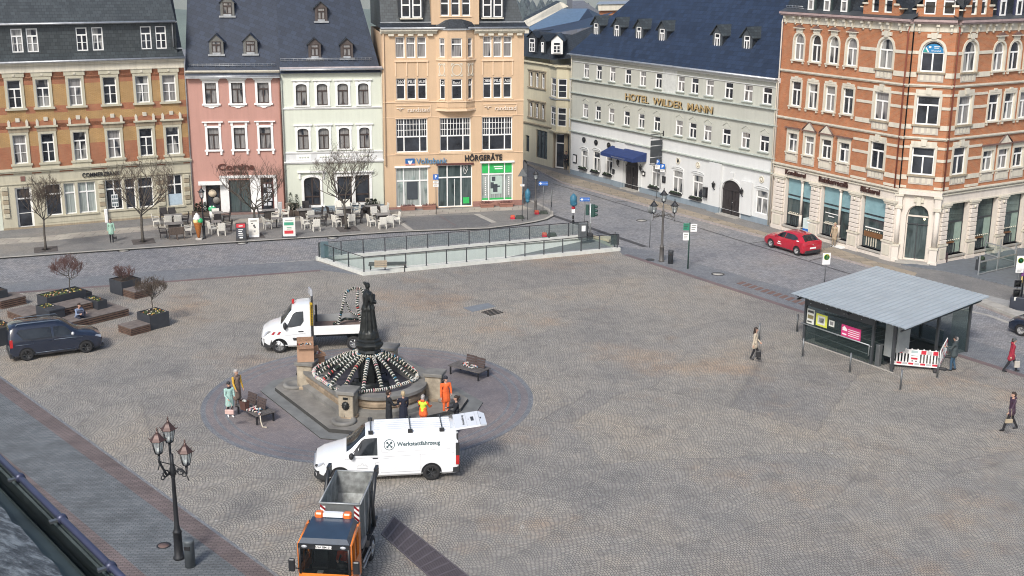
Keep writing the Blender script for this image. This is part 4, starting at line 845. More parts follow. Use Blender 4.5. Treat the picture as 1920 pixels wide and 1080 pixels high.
C1=G(1040,315); C2=G(1085,322); Fb=Fac('','',C2,None,root=F) if 0 else None
F3=Fac('x',B,G(1060,317.5),'',root=F); L3=F3.L
b=F3.mb(); wall(b,L3,0,3.5,[(.15,L3-.2,.0,3.3)],sandst,depth=.4); F3.add(b,'entrance_wall')
window(F3,.15,L3-.2,0,3.3,vb=(),tb=(.72,),fr=white,gl=gl_d,ft=.12,y=.25,name='door')
F4=Fac('x',G(1060,317.5),G(1086,324),'',root=F); L4=F4.L; b=F4.mb(); wall(b,L4,0,3.5,[(.2,L4-.3,.3,3.3)],sandst,depth=.3); F4.add(b,'entrance_wall'); window(F4,.2,L4-.3,.3,3.3,vb=(.5,),fr=antr,gl=gl_shop,name='shop_window',tb=(.75,))
# bay on the corner, two storeys
p0=G(1030,313); p1=G(1041,318); p2=G(1063,319.5); p3=G(1100,331)
for (P,Q) in ((p0,p1),(p1,p2),(p2,p3)):
    f=Fac('x',P,Q,'',root=F); n=1 if f.L<1.2 else 2; hh=[]
    for k in range(1): hh+=[(.15,f.L-.15,6.75,8.5),(.15,f.L-.15,4.1,5.85)]
    b=f.mb(); wall(b,f.L,3.5,9.7,hh,creamw,depth=.12); steps(b,-.03,f.L+.03,3.45,[(.1,.1),(.1,.2)],creamw); steps(b,-.03,f.L+.03,6.55,[(.12,.1)],zinc); steps(b,-.03,f.L+.03,9.45,[(.12,.12),(.1,.25)],creamw)
    b.face([(0,0,9.72),(f.L,0,9.72),(f.L*.5,2.5,9.72)],creamw); f.add(b,'bay_wall')
    for h in hh: window(f,*h,vb=(.5,) if f.L>1.2 else (),tb=(.66,),gl=gl_d,y=.04,grid=[(0,1,0,.66,1,2)])
# roofs of the corner house: mansard with dormers
def Rp(x,y,Y):
    r=RM@Vector(((x-960)/FPX,-(y-540)/FPX,-1)); k=Y/r.y; return Vector((r.x*k,Y,CH+r.z*k))
rt=thing('x',(0,0,0),0,None,None); bpy.data.objects.remove(rt)
iv=F.root.matrix_basis.inverted() if 0 else (F.base.inverted())
b=MB(iv.copy())
bot=[Rp(960,102,121),Rp(984,105.5,118.2),Rp(1030,111.5,113.2),Rp(1042,112,112.6),Rp(1073,109,112.3),Rp(1112,106,112.2)]
top=[Rp(962,64,122.5),Rp(987,67,120),Rp(1012,58,117),Rp(1040,62,116),Rp(1073,65,115.5),Rp(1110,50,115.5)]
for i in range(5): b.face([bot[i],bot[i+1],top[i+1],top[i]],sdark)
b.face([top[0],top[1],top[2],Rp(1008,55,121),Rp(962,55,126)],sdark)
b.face([top[2],top[3],top[4],top[5],Rp(1150,22,123),Rp(1080,40,123),Rp(1008,55,121)],shotel)
F.add(b,'roof')
for (x0,x1,y0,y1,Y) in ((992,1003,72,97,116.2),(1014.5,1019.5,79,98,114.3),(1038,1050,79,99.5,112.2)):
    p=Rp((x0+x1)/2,y1,Y); w=(Rp(x1,y1,Y)-Rp(x0,y1,Y)).length; h=Rp(x0,y0,Y).z-p.z; an=R(-38) if x0<1030 else R(-8); M=iv@Matrix.Translation(p)@RZ(an)
    f=F2(F,0); f.T=M; w*=1.15; wd=w/2+.2; b=f.mb(); b.prismY([(-wd,-.1),(wd,-.1),(wd,h+.12),(0,h+.62),(-wd,h+.12)],.06,.12,white if x0>1030 else sdark)
    for sg in (-1,1): b.face([(sg*wd,.1,-.1),(sg*wd,2.5,-.1),(sg*wd,2.5,h+.12),(sg*wd,.1,h+.12)],sdark); b.face([(sg*(wd+.15),-.1,h+.08),(0,-.1,h+.7),(0,3.5,h+.7),(sg*(wd+.15),3,h+.08)],sdark)
    o=f.add(b,'dormer'); window(f,-w/2,w/2,0,h,gl=gl_d,y=-.02,ft=.07,parent=o,grid=[(0,1,0,.66,1,2)])
# house with the tall slate roof behind it
def house(name,lab,polys):
    o=thing(name,(0,0,0),0,lab,'building')
    for nm,ps,m in polys: b=MB(); b.face([Rp(*p) for p in ps],m); b.build(nm,o)
    return o
blu=mat('weathered_blue_roof',(.10,.16,.24),.5,var=.15)
house('gabled_house','house with a broad blue slate roof and white gable edge behind the alley corner house',[
 ('roof',[(1055,16,128),(1102,16,128),(1066,66,120),(1040,66,120),(1000,60,121),(990,52,122)],blu),
 ('side_roof',[(1102,16,128),(1140,34,131),(1130,60,119),(1066,66,120)],sblue),
 ('gable_wall',[(981,40,122.5),(1050,4,128.3),(1056,5,128.3),(1066,12,128.3),(1056,16,128.2),(992,50,122.2),(985,46,122.2)],cream),
 ('gable_edge',[(978,42,122.6),(983,33,123.5),(1043,1,129),(1051,3,128.6),(980,40,122.6)],sgrey),
 ('far_roof',[(1068,2,133),(1094,1,134),(1124,22,131),(1120,34,131),(1066,15,131)],mat('far_grey_roof',(.13,.14,.16),.7)),
 ('back_wall',[(985,46,123),(1140,34,131.5),(1140,110,131.5),(985,110,123)],creamw)])
b=MB(); p=Rp(1068,8,129); b.bx(p.x-.28,p.x+.28,p.y-.3,p.y+.3,p.z-1.5,p.z+1.2,mat('chimney_slate',(.10,.11,.13),.7)); b.bx(p.x-.34,p.x+.34,p.y-.36,p.y+.36,p.z-.65,p.z-.55,zinc); b.build('chimney',bpy.data.objects['gabled_house'])
house('orange_house','orange brick house with a white cornice peeping over the left end of the hotel roof',[
 ('wall',[(1123,15,150),(1175,15,150),(1175,60,150),(1123,60,150)],rbrick),('cornice',[(1121,9,149.6),(1178,7,149.6),(1178,19,149.6),(1122,20,149.6)],cream),('roof',[(1117,8,149.4),(1180,7,149.4),(1180,2,152),(1124,3,152)],zinc)])
# ================= orange brick corner house =================
A=G(1445,424); B=Vector((25.28,78.44,0)); B1=Vector((25.24,77.75,0)); Cc=Vector((27.68,76.84,0)); Dd=Cc+(Vector((34.94,81.42,0))-Cc).normalized()*15
F=Fac('bakery_corner_building',A,B1,'orange brick corner house with cream stone bands, gables and a white stone bakery front'); L=F.L
roseg=mat('rose_gutter_metal',(.36,.27,.26),.5,var=.15); panel=plaster('stone_relief_panel',(.50,.46,.40),.25)
dripm=mat('brown_drip_metal',(.15,.09,.075),.6)  # brown metal on the ledges and pediments over the windows
def band(b,L,z,h,holes,m=cream,d=.045):
    cs=sorted(holes); u=0
    for a,c in cs+[(L,L)]:
        if a-u>.05: b.bx(u,a,-d,.02,z,z+h,m)
        u=max(u,c)
def redface(F,L,single,group,gl_fn,arched_group=True,ped=(),sign=False,c_sp=1.0):
    "single: wide windows with stone bands; group: narrow windows in a row"
    hs=[(a,c,12.45,14.4,(c-a)/2) for a,c in single]+[(a,c,9.1,10.95) for a,c in single]+[(a,c,5.85,7.65) for a,c in single]
    hs+=[(a,c,12.4,14.25,(c-a)/2) for a,c in group]+[(a,c,9.15,10.9) for a,c in group]+[(a,c,5.85,7.2) for a,c in group]
    b=F.mb(); wall(b,L,4.9,15.0,hs,rbrick,rev=cream,depth=.2)
    lo=min([a for a,c in single])-1.6 if single else 0; hi=max([c for a,c in single])+1.5 if single else 0
    lo=max(lo,0); hi=min(hi,L)
    F.add(b,'wall')
    b=F.mb(); sh=[(a-.16,c+.16) for a,c in single if True]
    def bb(z,h,full=False):
        u=lo
        for a,c in sorted(sh)+[(hi,hi)]:
            if a-u>.05: b.bx(u,a,-.05,.02,z,z+h,cream)
            u=max(u,c)
    for z,h in ((13.55,.2),(12.1,.32),(10.95,.16),(10.1,.18),(8.8,.3),(7.55,.16),(6.75,.18),(5.5,.3),(4.95,.16)): bb(z,h)
    for z,p in ((11.5,.16),(8.15,.16),(4.72,.2)): steps(b,-.03,L+.03,z,[(.08,p*.6),(.09,p)],cream)
    steps(b,-.02,L+.02,14.95,[(.5,.04)],cream); steps(b,-.05,L+.05,15.45,[(.12,.3),(.14,.45)],roseg)
    F.add(b,'cornice'); n=int(L/.78)
    for k in range(n):
        u=.3+(L-.6)*k/max(n-1,1); u+=.16 if k%2 else -.16*0
        b=F.mb(); b.bx(u-.1,u+.1,-.28,.02,15.28,15.42,cream); b.bx(u-.07,u+.07,-.18,.02,14.98,15.28,cream); b.ell((u,-.06,14.92),(.09,.07,.09),cream,6,4); F.add(b,'console')
    for i,(a,c) in enumerate(single):
        for fl,z0,z1,r in ((3,12.45,14.4,(c-a)/2),(2,9.1,10.95,0),(1,5.85,7.65,0)):
            o=window(F,a,c,z0,z1,r=r,gl=gl_fn(i,fl),tb=(.62 if r else .68,),y=.1,ft=.08); s=F.mb(); surround(s,a,c,z0,z1,cream,.15,r=r,sill=.1,d=.07,sillw=.04,sm=sandst)
            um=(a+c)/2; s.prismY([(um-.14,z1+.1),(um+.14,z1+.1),(um+.2,z1+.5),(um-.2,z1+.5)],-.14,.02,cream)
            if r: s.bx(um-.42,um-.16,-.1,.02,z1+.18,z1+.42,cream); s.bx(um+.16,um+.42,-.1,.02,z1+.18,z1+.42,cream)
            else: s.bx(a-.1,c+.1,-.08,.02,z1+.15,z1+.38,cream)
            s.bx(a-.08,c+.08,-.05,.02,z0-.62,z0-.1,panel)
            for k in range(4): q=a+(c-a)*(k+.5)/4; s.bx(q-.1,q+.1,-.075,-.04,z0-.54,z0-.2,cream)
            F.add(s,'surround',o)
    for i,(a,c) in enumerate(group):
        for fl,z0,z1,r in ((3,12.4,14.25,(c-a)/2),(2,9.15,10.9,0),(1,5.85,7.2,0)):
            o=window(F,a,c,z0,z1,r=r,gl=gl_fn(i+1,fl),tb=(.62 if r else .66,),y=.1,ft=.07); s=F.mb(); surround(s,a,c,z0,z1,cream,.13,r=r,sill=.08,d=.06,sillw=.03); um=(a+c)/2
            if fl==3: s.bx(um-.32,um+.32,-.07,.02,z1+.1,z1+.36,cream); s.prismY([(um-.5,z1+.4),(um+.5,z1+.4),(um,z1+.62)],-.18,.02,dripm); s.bx(um-.5,um+.5,-.2,.02,z1+.35,z1+.41,cream)
            elif fl==2: s.bx(a-.05,c+.05,-.08,.02,z1+.13,z1+.3,cream); s.bx(um-.14,um+.14,-.1,.02,z1+.26,z1+.38,cream)
            else:
                s.bx(a-.13,c+.13,-.06,.02,z1+.12,z1+.34,cream); s.bx(a-.24,c+.24,-.2,.02,z1+.34,z1+.42,dripm)
                if i in ped: s.prismY([(um-.6,z1+.42),(um+.6,z1+.42),(um,z1+.98)],-.12,.02,cream); s.tube([(um-.66,-.12,z1+.44),(um,-.12,z1+1.04),(um+.66,-.12,z1+.44)],.06,dripm,4)
                s.bx(a-.14,c+.14,-.05,.02,5.1,5.72,panel); s.bx(a-.02,c+.02,-.08,-.04,5.22,5.6,cream)
            for q in (a-.05,c+.05): s.bx(q-.06,q+.06,-.12,.02,z0-.24,z0-.1,cream)
            F.add(s,'surround',o)
def glf(i,fl): return [gl_c,gl_d,gl_l][(i*2+fl)%3]
G1=[(1.27,2.27),(3.0,3.98),(4.72,5.7),(6.43,7.43)]
redface(F,L,[(9.35,10.62)],G1,glf,ped=(1,2))
# shopfront on the street side
SH=[(1.35,4.0,.45,3.95),(5.1,7.95,.45,3.95),(9.0,11.15,.4,3.95)]
def shop(F,L,SH,piers,signs,gm,col=True):
    b=F.mb(); wall(b,L,0,4.75,SH,portal,depth=.45); b.bx(-.02,L+.02,-.06,.02,-.02,.22,portal); F.add(b,'ground_floor_wall')
    b=F.mb()
    for u0,u1 in piers:
        b=F.mb(); b.bx(u0,u1,-.16,.02,.0,1.25,portal); b.bx(u0-.05,u1+.05,-.22,.02,1.2,1.32,cream); b.bx(u0+.12,u1-.12,-.2,-.14,.35,1.05,cream)
        for k in range(8): b.bevbox(u0+.06,u1-.06,-.17,.02,1.36+.3*k,1.36+.3*k+.25,portal,.03)
        b.bx(u0-.02,u1+.02,-.2,.02,3.76,3.9,cream); b.bx(u0-.08,u1+.08,-.26,.02,3.9,4.02,cream); b.ell(((u0+u1)/2,-.2,3.6),(.11,.07,.11),cream,8,5)
        b.bx(u0-.05,u1+.05,-.2,.02,-.02,.25,portal); F.add(b,'pier')
    for k,h in enumerate(SH):
        o=window(F,*h,fr=antr,gl=gl_shop,vb=(.62,) if (col and k<2) else (),tb=(.62,),low=False,ft=.05,y=.3,name='shop_window')
        s=F.mb(); w=h[1]-h[0]
        if col: s.bx(h[0]+.08,h[1]-.08,.24,.30,2.72,3.9,teal); s.bx(h[0]+.08,h[1]-.08,.24,.29,2.42,2.58,teal)
        else: s.bx(h[0]+.08,h[1]-.08,.345,.36,2.5,3.9,mat('grey_green_blind',(.17,.22,.20),.6)); s.bx(h[1]-.75,h[1]-.08,.33,.35,.5,2.6,mat('pale_green_curtain',(.25,.33,.28),.7))
        if col and k<2:
            q=h[0]+w*.62; s.tube([(q,.12,.45),(q,.12,1.4)],.11,portal,10); s.tube([(q,.12,1.4),(q,.12,3.95)],.09,portal,10); s.lathe([(.09,0),(.17,.15),(.17,.22)],portal,(q,.12,3.72),10)
            s.bx(q-.16,q+.16,-.02,.26,.2,.5,portal)
        F.add(s,'blind',o)
        s=F.mb(); wd=mat('shop_counter_wood',(.16,.075,.03),.5)
        if col: s.bx(h[0]+.2,h[1]-.3 if k==2 else h[0]+w*.55,.20,.3,1.15 if k==2 else 1.25,1.5 if k==2 else 1.33,wd if k==2 else cream)
        else: s.bx(h[0]+.3,h[1]-.8,.2,.3,1.2,1.3,wd)
        for k2 in range(5): s.bx(h[0]+.4+.22*k2,h[0]+.45+.22*k2,.24,.3,.5,1.15,cream if k==2 and col else antr)
        for k2 in range(7): s.ell((h[0]+.4+.2*k2,.22,1.58 if k==2 else 1.4),(.06,.05,.05),cream,6,4)
        F.add(s,'shop_display')
        s=F.mb(); s.bx(h[0]-.1,h[1]+.1,-.12,.3,h[2]-.12,h[2],m_granite); F.add(s,'shop_sill')
    b=F.mb(); steps(b,-.05,L+.05,3.95,[(.1,.06)],cream); steps(b,-.05,L+.05,4.58,[(.08,.1)],cream); F.add(b,'shop_cornice')
shop(F,L,SH,[(.25,1.3),(4.08,5.05),(8.0,8.95),(11.2,L-.05)],None,teal)
dkb=mat('dark_brown_lettering',(.05,.02,.015),.5)
letters(F,'Konditorei',1.3,3.45,4.17,4.52,dkb,bold=.03,y=-.09); letters(F,'Ratsherrncafé',4.8,7.65,4.17,4.58,dkb,bold=.03,y=-.09); letters(F,'Bäckerei',8.85,10.6,4.17,4.54,dkb,bold=.03,y=-.09)
s=F.mb(); s.bx(5.3,6.6,.285,.3,2.0,2.06,white); s.bx(5.6,6.2,.285,.3,1.78,1.84,white); s.bx(9.2,10.9,.285,.3,1.72,1.8,white); F.add(s,'window_lettering')
# corner: narrow chamfer with portal
FcN=Fac('x',Vector((25.28,78.44,0))*.0+Vector((25.42,78.0,0)),Cc,'',root=F); Lc=FcN.L; k=Lc/2.88
redface(FcN,Lc,[(.6*k,2.2*k)],[],lambda i,fl: gl_d,sign=True)
b=FcN.mb(); um=Lc/2; wall(b,Lc+.1,0,4.75,[(um-.72,um+.72,.12,3.85,.7)],portal,depth=.4,u00=-.1)
for u in (um-1.22,um+1.22):
    b.bx(u-.24,u+.24,-.35,.02,0,1.1,portal); b.bx(u-.29,u+.29,-.4,.02,1.05,1.17,cream); b.bx(u-.29,u+.29,-.4,.02,0,.2,portal); b.tube([(u,-.14,1.17),(u,-.14,3.6)],[.19,.165],portal,12); b.bx(u-.25,u+.25,-.34,.02,3.58,3.78,cream); b.bx(u-.2,u+.2,-.28,.02,3.78,4.45,portal); b.bx(u-.27,u+.27,-.36,.02,4.42,4.55,cream)
b.bx(-.15,Lc+.15,-.3,.02,4.55,4.8,portal); b.bx(um-.14,um+.14,-.2,.02,3.85,4.4,cream); b.bx(um-.3,um+.3,-.12,.02,4.05,4.35,cream); b.bx(um-1.1,um+1.1,-.6,.02,-.02,.12,m_granite)
FcN.add(b,'portal')
s=FcN.mb(); s.ell((um+.4,.3,2.9),.07,mat('lit_shop_lamp',(1,.75,.45),.5,emit=2.5),8,6); FcN.add(s,'shop_lamp')
window(FcN,um-.72,um+.72,.12,3.85,r=.7,fr=portal,gl=gl_shop,vb=(),tb=(.79,),name='entrance_door',y=.28,ft=.08); s=FcN.mb(); s.bx(um-.02,um+.02,.25,.31,.15,2.6,antr); s.bx(um-.66,um+.66,.25,.31,2.5,2.56,antr); FcN.add(s,'door_bar')
s=FcN.mb(); a,c=.6*k+.08,2.2*k-.08; r=(c-a)/2; ol=[(a,13.66),(c,13.66)]+[(a+r+r*math.cos(PI*q/12),13.66+r*.86*math.sin(PI*q/12)) for q in range(1,12)]; s.prismY(ol,.06,.11,mat('blue_office_sign',(.02,.20,.42),.4)); s.prismY([(a+.02,13.67),(a+.3,13.67),(a+.12,13.95)],.05,.06,mat('sign_green',(.03,.3,.25),.4)); s.prismY([(a+.3,13.68),(a+.38,13.68),(a+.2,13.98),(a+.14,13.95)],.045,.06,white); FcN.add(s,'window_sign')
letters(FcN,'WF wirtschaft',a+.5,c-.15,13.72,13.84,white,y=.04,ext=.005,name='sign_lettering'); s=FcN.mb(); s.bx(um+.0,um+.35,.04,.05,14.02,14.06,white); s.bx(um,um+.3,.04,.05,13.93,13.97,white); s.ell((um-.25,.05,14.0),(.09,.01,.07),white,8,4); FcN.add(s,'window_sign')
# right face
F5=Fac('x',Cc,Dd,'',root=F); L5=F5.L
redface(F5,L5,[(.85,2.15)],[(3.85,4.95),(5.45,6.55),(7.05,8.15),(8.7,9.8),(11,12)],glf,ped=(1,))
shop(F5,L5,[(1.0,2.95,.45,3.95),(3.95,5.95,.45,3.95),(6.95,8.9,.45,3.95),(9.9,11.8,.45,3.95)],[(.2,.95),(3.05,3.85),(6.05,6.85),(9.0,9.8)],None,None,col=False)
# roof: dark slate mansard, dormers and three brick gables
b=F.mb(); D=1.9; z0=15.75; z1=19.5
b.face([(-.05,-.4,z0-.02),(L+.2,-.4,z0-.02),(L+.2,.25,z0+.25),(-.05,.25,z0+.25)],lead); b.face([(-.05,.25,z0+.25),(L,.25,z0+.25),(L,D,z1),(-.05,D,z1)],sdark); b.face([(-.05,9,z0),(-.05,.25,z0+.25),(-.05,D,z1),(-.05,9,z1)],sdark); b.face([(-.05,D,z1),(L,D,z1),(L,12,z1+1),(-.05,12,z1+1)],sdark); F.add(b,'roof')
b=F5.mb(); b.face([(-.2,-.4,z0-.02),(L5,-.4,z0-.02),(L5,.25,z0+.25),(-.2,.25,z0+.25)],lead); b.face([(0,.25,z0+.25),(L5,.25,z0+.25),(L5,D,z1),(0,D,z1)],sdark); F5.add(b,'roof')
b=FcN.mb(); b.face([(-.2,-.4,z0-.02),(Lc+.2,-.4,z0-.02),(Lc+.2,.3,z0+.25),(-.2,.3,z0+.25)],lead); b.bx(-.2,Lc+.2,.3,4,z0-.3,z1-1.5,sdark); FcN.add(b,'roof')
snow(F,.15,1.9,z0+.1,30,.12)
for (a,c) in ((2.45,2.98),(4.02,4.58),(5.65,6.22)):
    b=F.mb(); b.bx(a-.16,c+.16,-.0,.1,z0+.05,17.35,mat('green_black_dormer',(.03,.045,.045),.5)); b.mesh([(c+.16,.1,z0+.1),(c+.16,1.5,z0+1),(c+.16,1.5,17.35),(c+.16,.1,17.35),(a-.16,.1,z0+.1),(a-.16,1.5,z0+1),(a-.16,1.5,17.35),(a-.16,.1,17.35)],[(0,1,2,3),(7,6,5,4),(3,2,6,7)],sdark); o=F.add(b,'dormer'); window(F2(F,-.1),a,c,z0+.15,17.25,vb=(),tb=(.52,),gl=gl_l,y=.02,ft=.09,parent=o)
for (a,c) in ((3.95,4.5),(5.6,6.15),(7.2,7.75)):
    b=F5.mb(); b.bx(a-.16,c+.16,-.0,.1,z0+.05,17.6,mat('blue_black_dormer',(.03,.035,.08),.5)); b.mesh([(a-.16,.1,z0+.1),(a-.16,1.5,z0+1),(a-.16,1.5,17.6),(a-.16,.1,17.6)],[(0,1,2,3)],sdark); o=F5.add(b,'dormer'); window(F2(F5,-.1),a,c,z0+.15,17.3,vb=(),tb=(.66,),gl=gl_d,y=.02,ft=.09,parent=o)
def gable(F,u0,u1,wins,y=-.08,arch=False):
    b=F.mb(); zt=18.6; zb=z0+.05; um=(u0+u1)/2; hw=(u1-u0)/2
    wall(b,u1,zb,16.55,[(a,c,zb+.22,16.55) for a,c in wins],rbrick,u00=u0,y=y,rev=cream,depth=.25)
    wall(b,u1-.35,16.55,zt,[(a,c,16.55,17.5,(c-a)/2 if arch else 0) for a,c in wins],rbrick,u00=u0+.35,y=y,rev=cream,depth=.25)
    b.face([(u0,y,zb),(u0,1.5,zb),(u0,1.5,16.55),(u0,y,16.55)],rbrick); b.face([(u1,1.5,zb),(u1,y,zb),(u1,y,16.55),(u1,1.5,16.55)],rbrick); b.face([(u0+.35,y,16.55),(u0+.35,2,16.55),(u0+.35,2,zt),(u0+.35,y,zt)],rbrick)
    for sg in (-1,1):
        e=um+sg*hw; b.bx(min(e,e-sg*.42),max(e,e-sg*.42),y-.12,1.2,16.5,16.62,cream); b.mesh([(e,y-.12,16.62),(e-sg*.36,y-.12,16.95),(e-sg*.36,1.2,16.95),(e,1.2,16.62)],[(0,1,2,3)],sdark); b.bx(min(e,e+sg*.25),max(e,e+sg*.25),y-.05,.6,16.28,16.36,cream); b.mesh([(e+sg*.28,y-.05,16.36),(e,y-.05,16.62),(e,.8,16.62),(e+sg*.28,.8,16.36)],[(0,1,2,3)],sdark)
    o=F.add(b,'gable')
    for a,c in wins: window(F2(F,y),a,c,zb+.22,17.5,r=(c-a)/2 if arch else 0,vb=(),tb=(.55,),gl=gl_d,y=.08,ft=.07,parent=o)
gable(F,7.75,10.9,[(8.5,9.1),(9.6,10.25)]); gable(FcN,.0,Lc,[(.45,1.15),(1.6,2.3)],y=-.02); gable(F5,.5,3.2,[(1.1,1.6),(2.05,2.55)],arch=True)
downp=mat('red_brown_pipe',(.22,.06,.035),.5)
downpipe(F,L-.25,4.9,15.3,downp); downpipe(F,.0,0,15.2,portal); downpipe(F5,.12,4.9,15.3,downp)
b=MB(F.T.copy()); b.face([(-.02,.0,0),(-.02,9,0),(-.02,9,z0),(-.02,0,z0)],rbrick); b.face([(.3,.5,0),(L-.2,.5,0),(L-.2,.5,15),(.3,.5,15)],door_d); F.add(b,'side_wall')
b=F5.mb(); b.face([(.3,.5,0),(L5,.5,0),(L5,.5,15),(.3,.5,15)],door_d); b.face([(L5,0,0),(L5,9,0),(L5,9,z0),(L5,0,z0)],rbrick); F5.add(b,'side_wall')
# yellow house whose corner just enters at the right edge
Y0=G(1914,531); Fy=Fac('yellow_house',Y0,Y0+Vector((8.6,-5,0)),'yellow plastered house corner cut by the right edge of the picture'); b=Fy.mb(); yp=plaster('yellow_plaster',(.62,.47,.17),.15); hy=HZ(Y0,1916,462); b.bx(0,9,0,8,0,hy,yp); Fy.add(b,'wall')
b=Fy.mb(); b.mesh([(0,-.1,hy+.01),(9,-.1,hy+.01),(9,4,hy+.6),(0,4,hy+.6),(9,8.3,hy+.01),(0,8.3,hy+.01)],[(0,1,2,3),(3,2,4,5),(0,3,5),(1,4,2)],lead); Fy.add(b,'roof')
# ---------------- organic figures: capsules fused into one skin ----------------
def fuse(caps,voxel,mats,smooth=2):
    "caps: (p0,p1,r0,r1,tag,[flat]) -> one continuous mesh, each face coloured by its nearest capsule"
    b=MB(); dm=mats[0]
    for c in caps:
        p0,p1=Vector(c[0]),Vector(c[1]); n=12
        if (p1-p0).length>1e-4: b.tube([p0,p1],[c[2],c[3]],dm,n)
        for p,r in ((p0,c[2]),(p1,c[3])): b.ell(p,r,dm,n,8)
    o=b.build('tmp'); m=o.modifiers.new('r','REMESH'); m.mode='VOXEL'; m.voxel_size=voxel; m.adaptivity=0
    if smooth: sm=o.modifiers.new('s','SMOOTH'); sm.iterations=smooth; sm.factor=.5
    me=bpy.data.meshes.new_from_object(o.evaluated_get(bpy.context.evaluated_depsgraph_get())); om=o.data; bpy.data.objects.remove(o); bpy.data.meshes.remove(om)
    n=len(me.polygons); ce=np.empty(n*3); me.polygons.foreach_get('center',ce); ce=ce.reshape(n,3); best=np.full(n,1e9); idx=np.zeros(n,int)
    for c in caps:
        a=np.array(c[0]);d=np.array(c[1])-a; L=max(d@d,1e-9); t=np.clip(((ce-a)@d)/L,0,1); dist=np.linalg.norm(ce-(a+t[:,None]*d),axis=1)-(c[2]+(c[3]-c[2])*t)
        u=dist<best; best[u]=dist[u]; idx[u]=c[4]
    me.materials.clear()
    for m in mats: me.materials.append(m)
    me.polygons.foreach_set('material_index',idx); me.polygons.foreach_set('use_smooth',[True]*n); me.update(); return me
skin=mat('skin',(.50,.30,.22),.55,var=.05); eyem=mat('eye_dark',(.03,.02,.02),.4); lipm=mat('lips',(.38,.14,.12),.5)
def cloth(n,c,r=.85): return mat('cloth_'+n,c,r,var=.18,vs=6)
hairm={k:mat('hair_'+k,c,.6,var=.3,vs=20) for k,c in dict(dark=(.03,.018,.012),grey=(.35,.33,.31),blonde=(.42,.33,.20),brown=(.10,.055,.03)).items()}
def person(loc,head,label,H=1.7,top=None,trous=None,shoe=None,hair=None,hat=None,coat=0,stride=0,arms=((.0,.12),(.0,.12)),elbow=(0,0),look=0,hairlen=0,sit=False,kneel=False,wide=1.0,scarf=None,sleeve=None,hood=None,vest=None,group=None,longskirt=False,extra=None,lean=0):
    """body of one skin; forward is +x. arms: per side (swing forward, out); coat: hem length below the hip in m"""
    MT=[skin,top,trous,shoe,hair or skin,eyem,lipm,hat or top,scarf or top,sleeve or top,vest or top]
    k=H/1.72; C_=[]
    def cap(p,q,r0,r1,t): C_.append((tuple(x*k for x in p),tuple(x*k for x in q),r0*k,r1*k,t))
    hz=.92; 
    if sit: hz=.50
    if kneel: hz=.42
    lx=lambda z: lean*(z-hz)
    sh=1.40-(.92-hz); nk=sh+.07; hd=sh+.20
    # legs
    for s_,sg in ((1,1),(-1,-1)):
        y=.085*sg; f=stride*s_
        hip=(0,y,hz)
        if sit: kn=(.42,y*1.4,.50); an=(.42,y*1.5,.09)
        elif kneel: kn=((.36,y*1.2,.42) if sg>0 else (.12,y,.10)); an=((.34,y*1.2,.07) if sg>0 else (-.30,y,.10))
        else: kn=(f*.55+(.04 if f>=0 else .06),y,.49); an=(f,y,.09 if f>=0 else .13)
        cap(hip,kn,.095,.062,2); cap(kn,an,.062,.045,2)
        d=-.35 if f<0 and not sit else 0
        cap((an[0]-.03,an[1],an[2]-.045),(an[0]+.14,an[1]+.015*sg,an[2]-.05-(.04 if f<0 else 0)),.042,.034,3)
    w=wide
    cap((0,-.07,hz),(0,.07,hz),.115*w,.115*w,1 if coat or not coat else 2)
    cap((lx(hz+.15),-.06*w,hz+.15),(lx(hz+.15),.06*w,hz+.15),.108*w,.108*w,1); cap((0,0,hz+.05),(lx(sh-.12)+.01,0,sh-.12),.12*w,.125*w,10 if vest else 1)
    cap((lx(sh-.05),-.10*w,sh-.07),(lx(sh-.05),.10*w,sh-.07),.095*w,.095*w,10 if vest else 1); cap((lx(sh),-.155*w,sh-.03),(lx(sh),.155*w,sh-.03),.06,.06,1)
    if coat:
        for sg in (-1,1):
            if sit: cap((0,.07*sg,hz),(min(coat,.4),.09*sg,hz+.02),.12,.10,1)
            else: cap((0,.06*sg,hz+.05),(stride*.25*sg,.075*sg,hz-coat),.115*w,.125*w,1)
        if not sit and not kneel: cap((0,0,hz),(0,0,hz-coat*.9),.13*w,.15*w,1)
    # arms
    for i,sg in ((0,1),(1,-1)):
        sw,ou=arms[i]; eb=elbow[i]; S=Vector((lx(sh),.185*sg*w,sh-.03)); up=Vector((math.sin(sw),sg*math.sin(ou),-math.cos(sw)*math.cos(ou))).normalized(); E_=S+up*.285
        fw=(Matrix.Rotation(-eb,3,'Y')@up).normalized(); 
        if eb>.6: fw=(fw+Vector((0,-sg*.35,0))).normalized()
        Wp=E_+fw*.245; cap(S,E_,.058,.045,9); cap(E_,Wp,.046,.034,9)
        Hd=Wp+fw*.075; cap(Wp,Hd,.026,.030,0); side=Vector((0,1,0)).cross(fw).normalized() if abs(fw.y)<.9 else Vector((1,0,0)); nrm=fw.cross(side).normalized()
        for q,ln in ((-1.5,.055),(-.5,.066),(.5,.062),(1.5,.048)):
            b0=Hd+side*q*.016+fw*.015; b1=b0+(fw*.8+nrm*.35*-sg).normalized()*ln*.55; b2=b1+(fw*.55+nrm*.7*-sg).normalized()*ln*.55; cap(b0,b1,.011,.010,0); cap(b1,b2,.010,.009,0)
        cap(Wp+side*.02+fw*.02,Wp+side*.055+fw*.055,.012,.010,0); cap(Wp+side*.055+fw*.055,Wp+side*.055+fw*.085,.010,.009,0)
    # neck, head and face
    hx=lx(hd)+.015; cl,sl_=math.cos(look),math.sin(look)
    def hp(x,y,z): return (hx+x*cl-y*sl_,x*sl_+y*cl,hd+z)
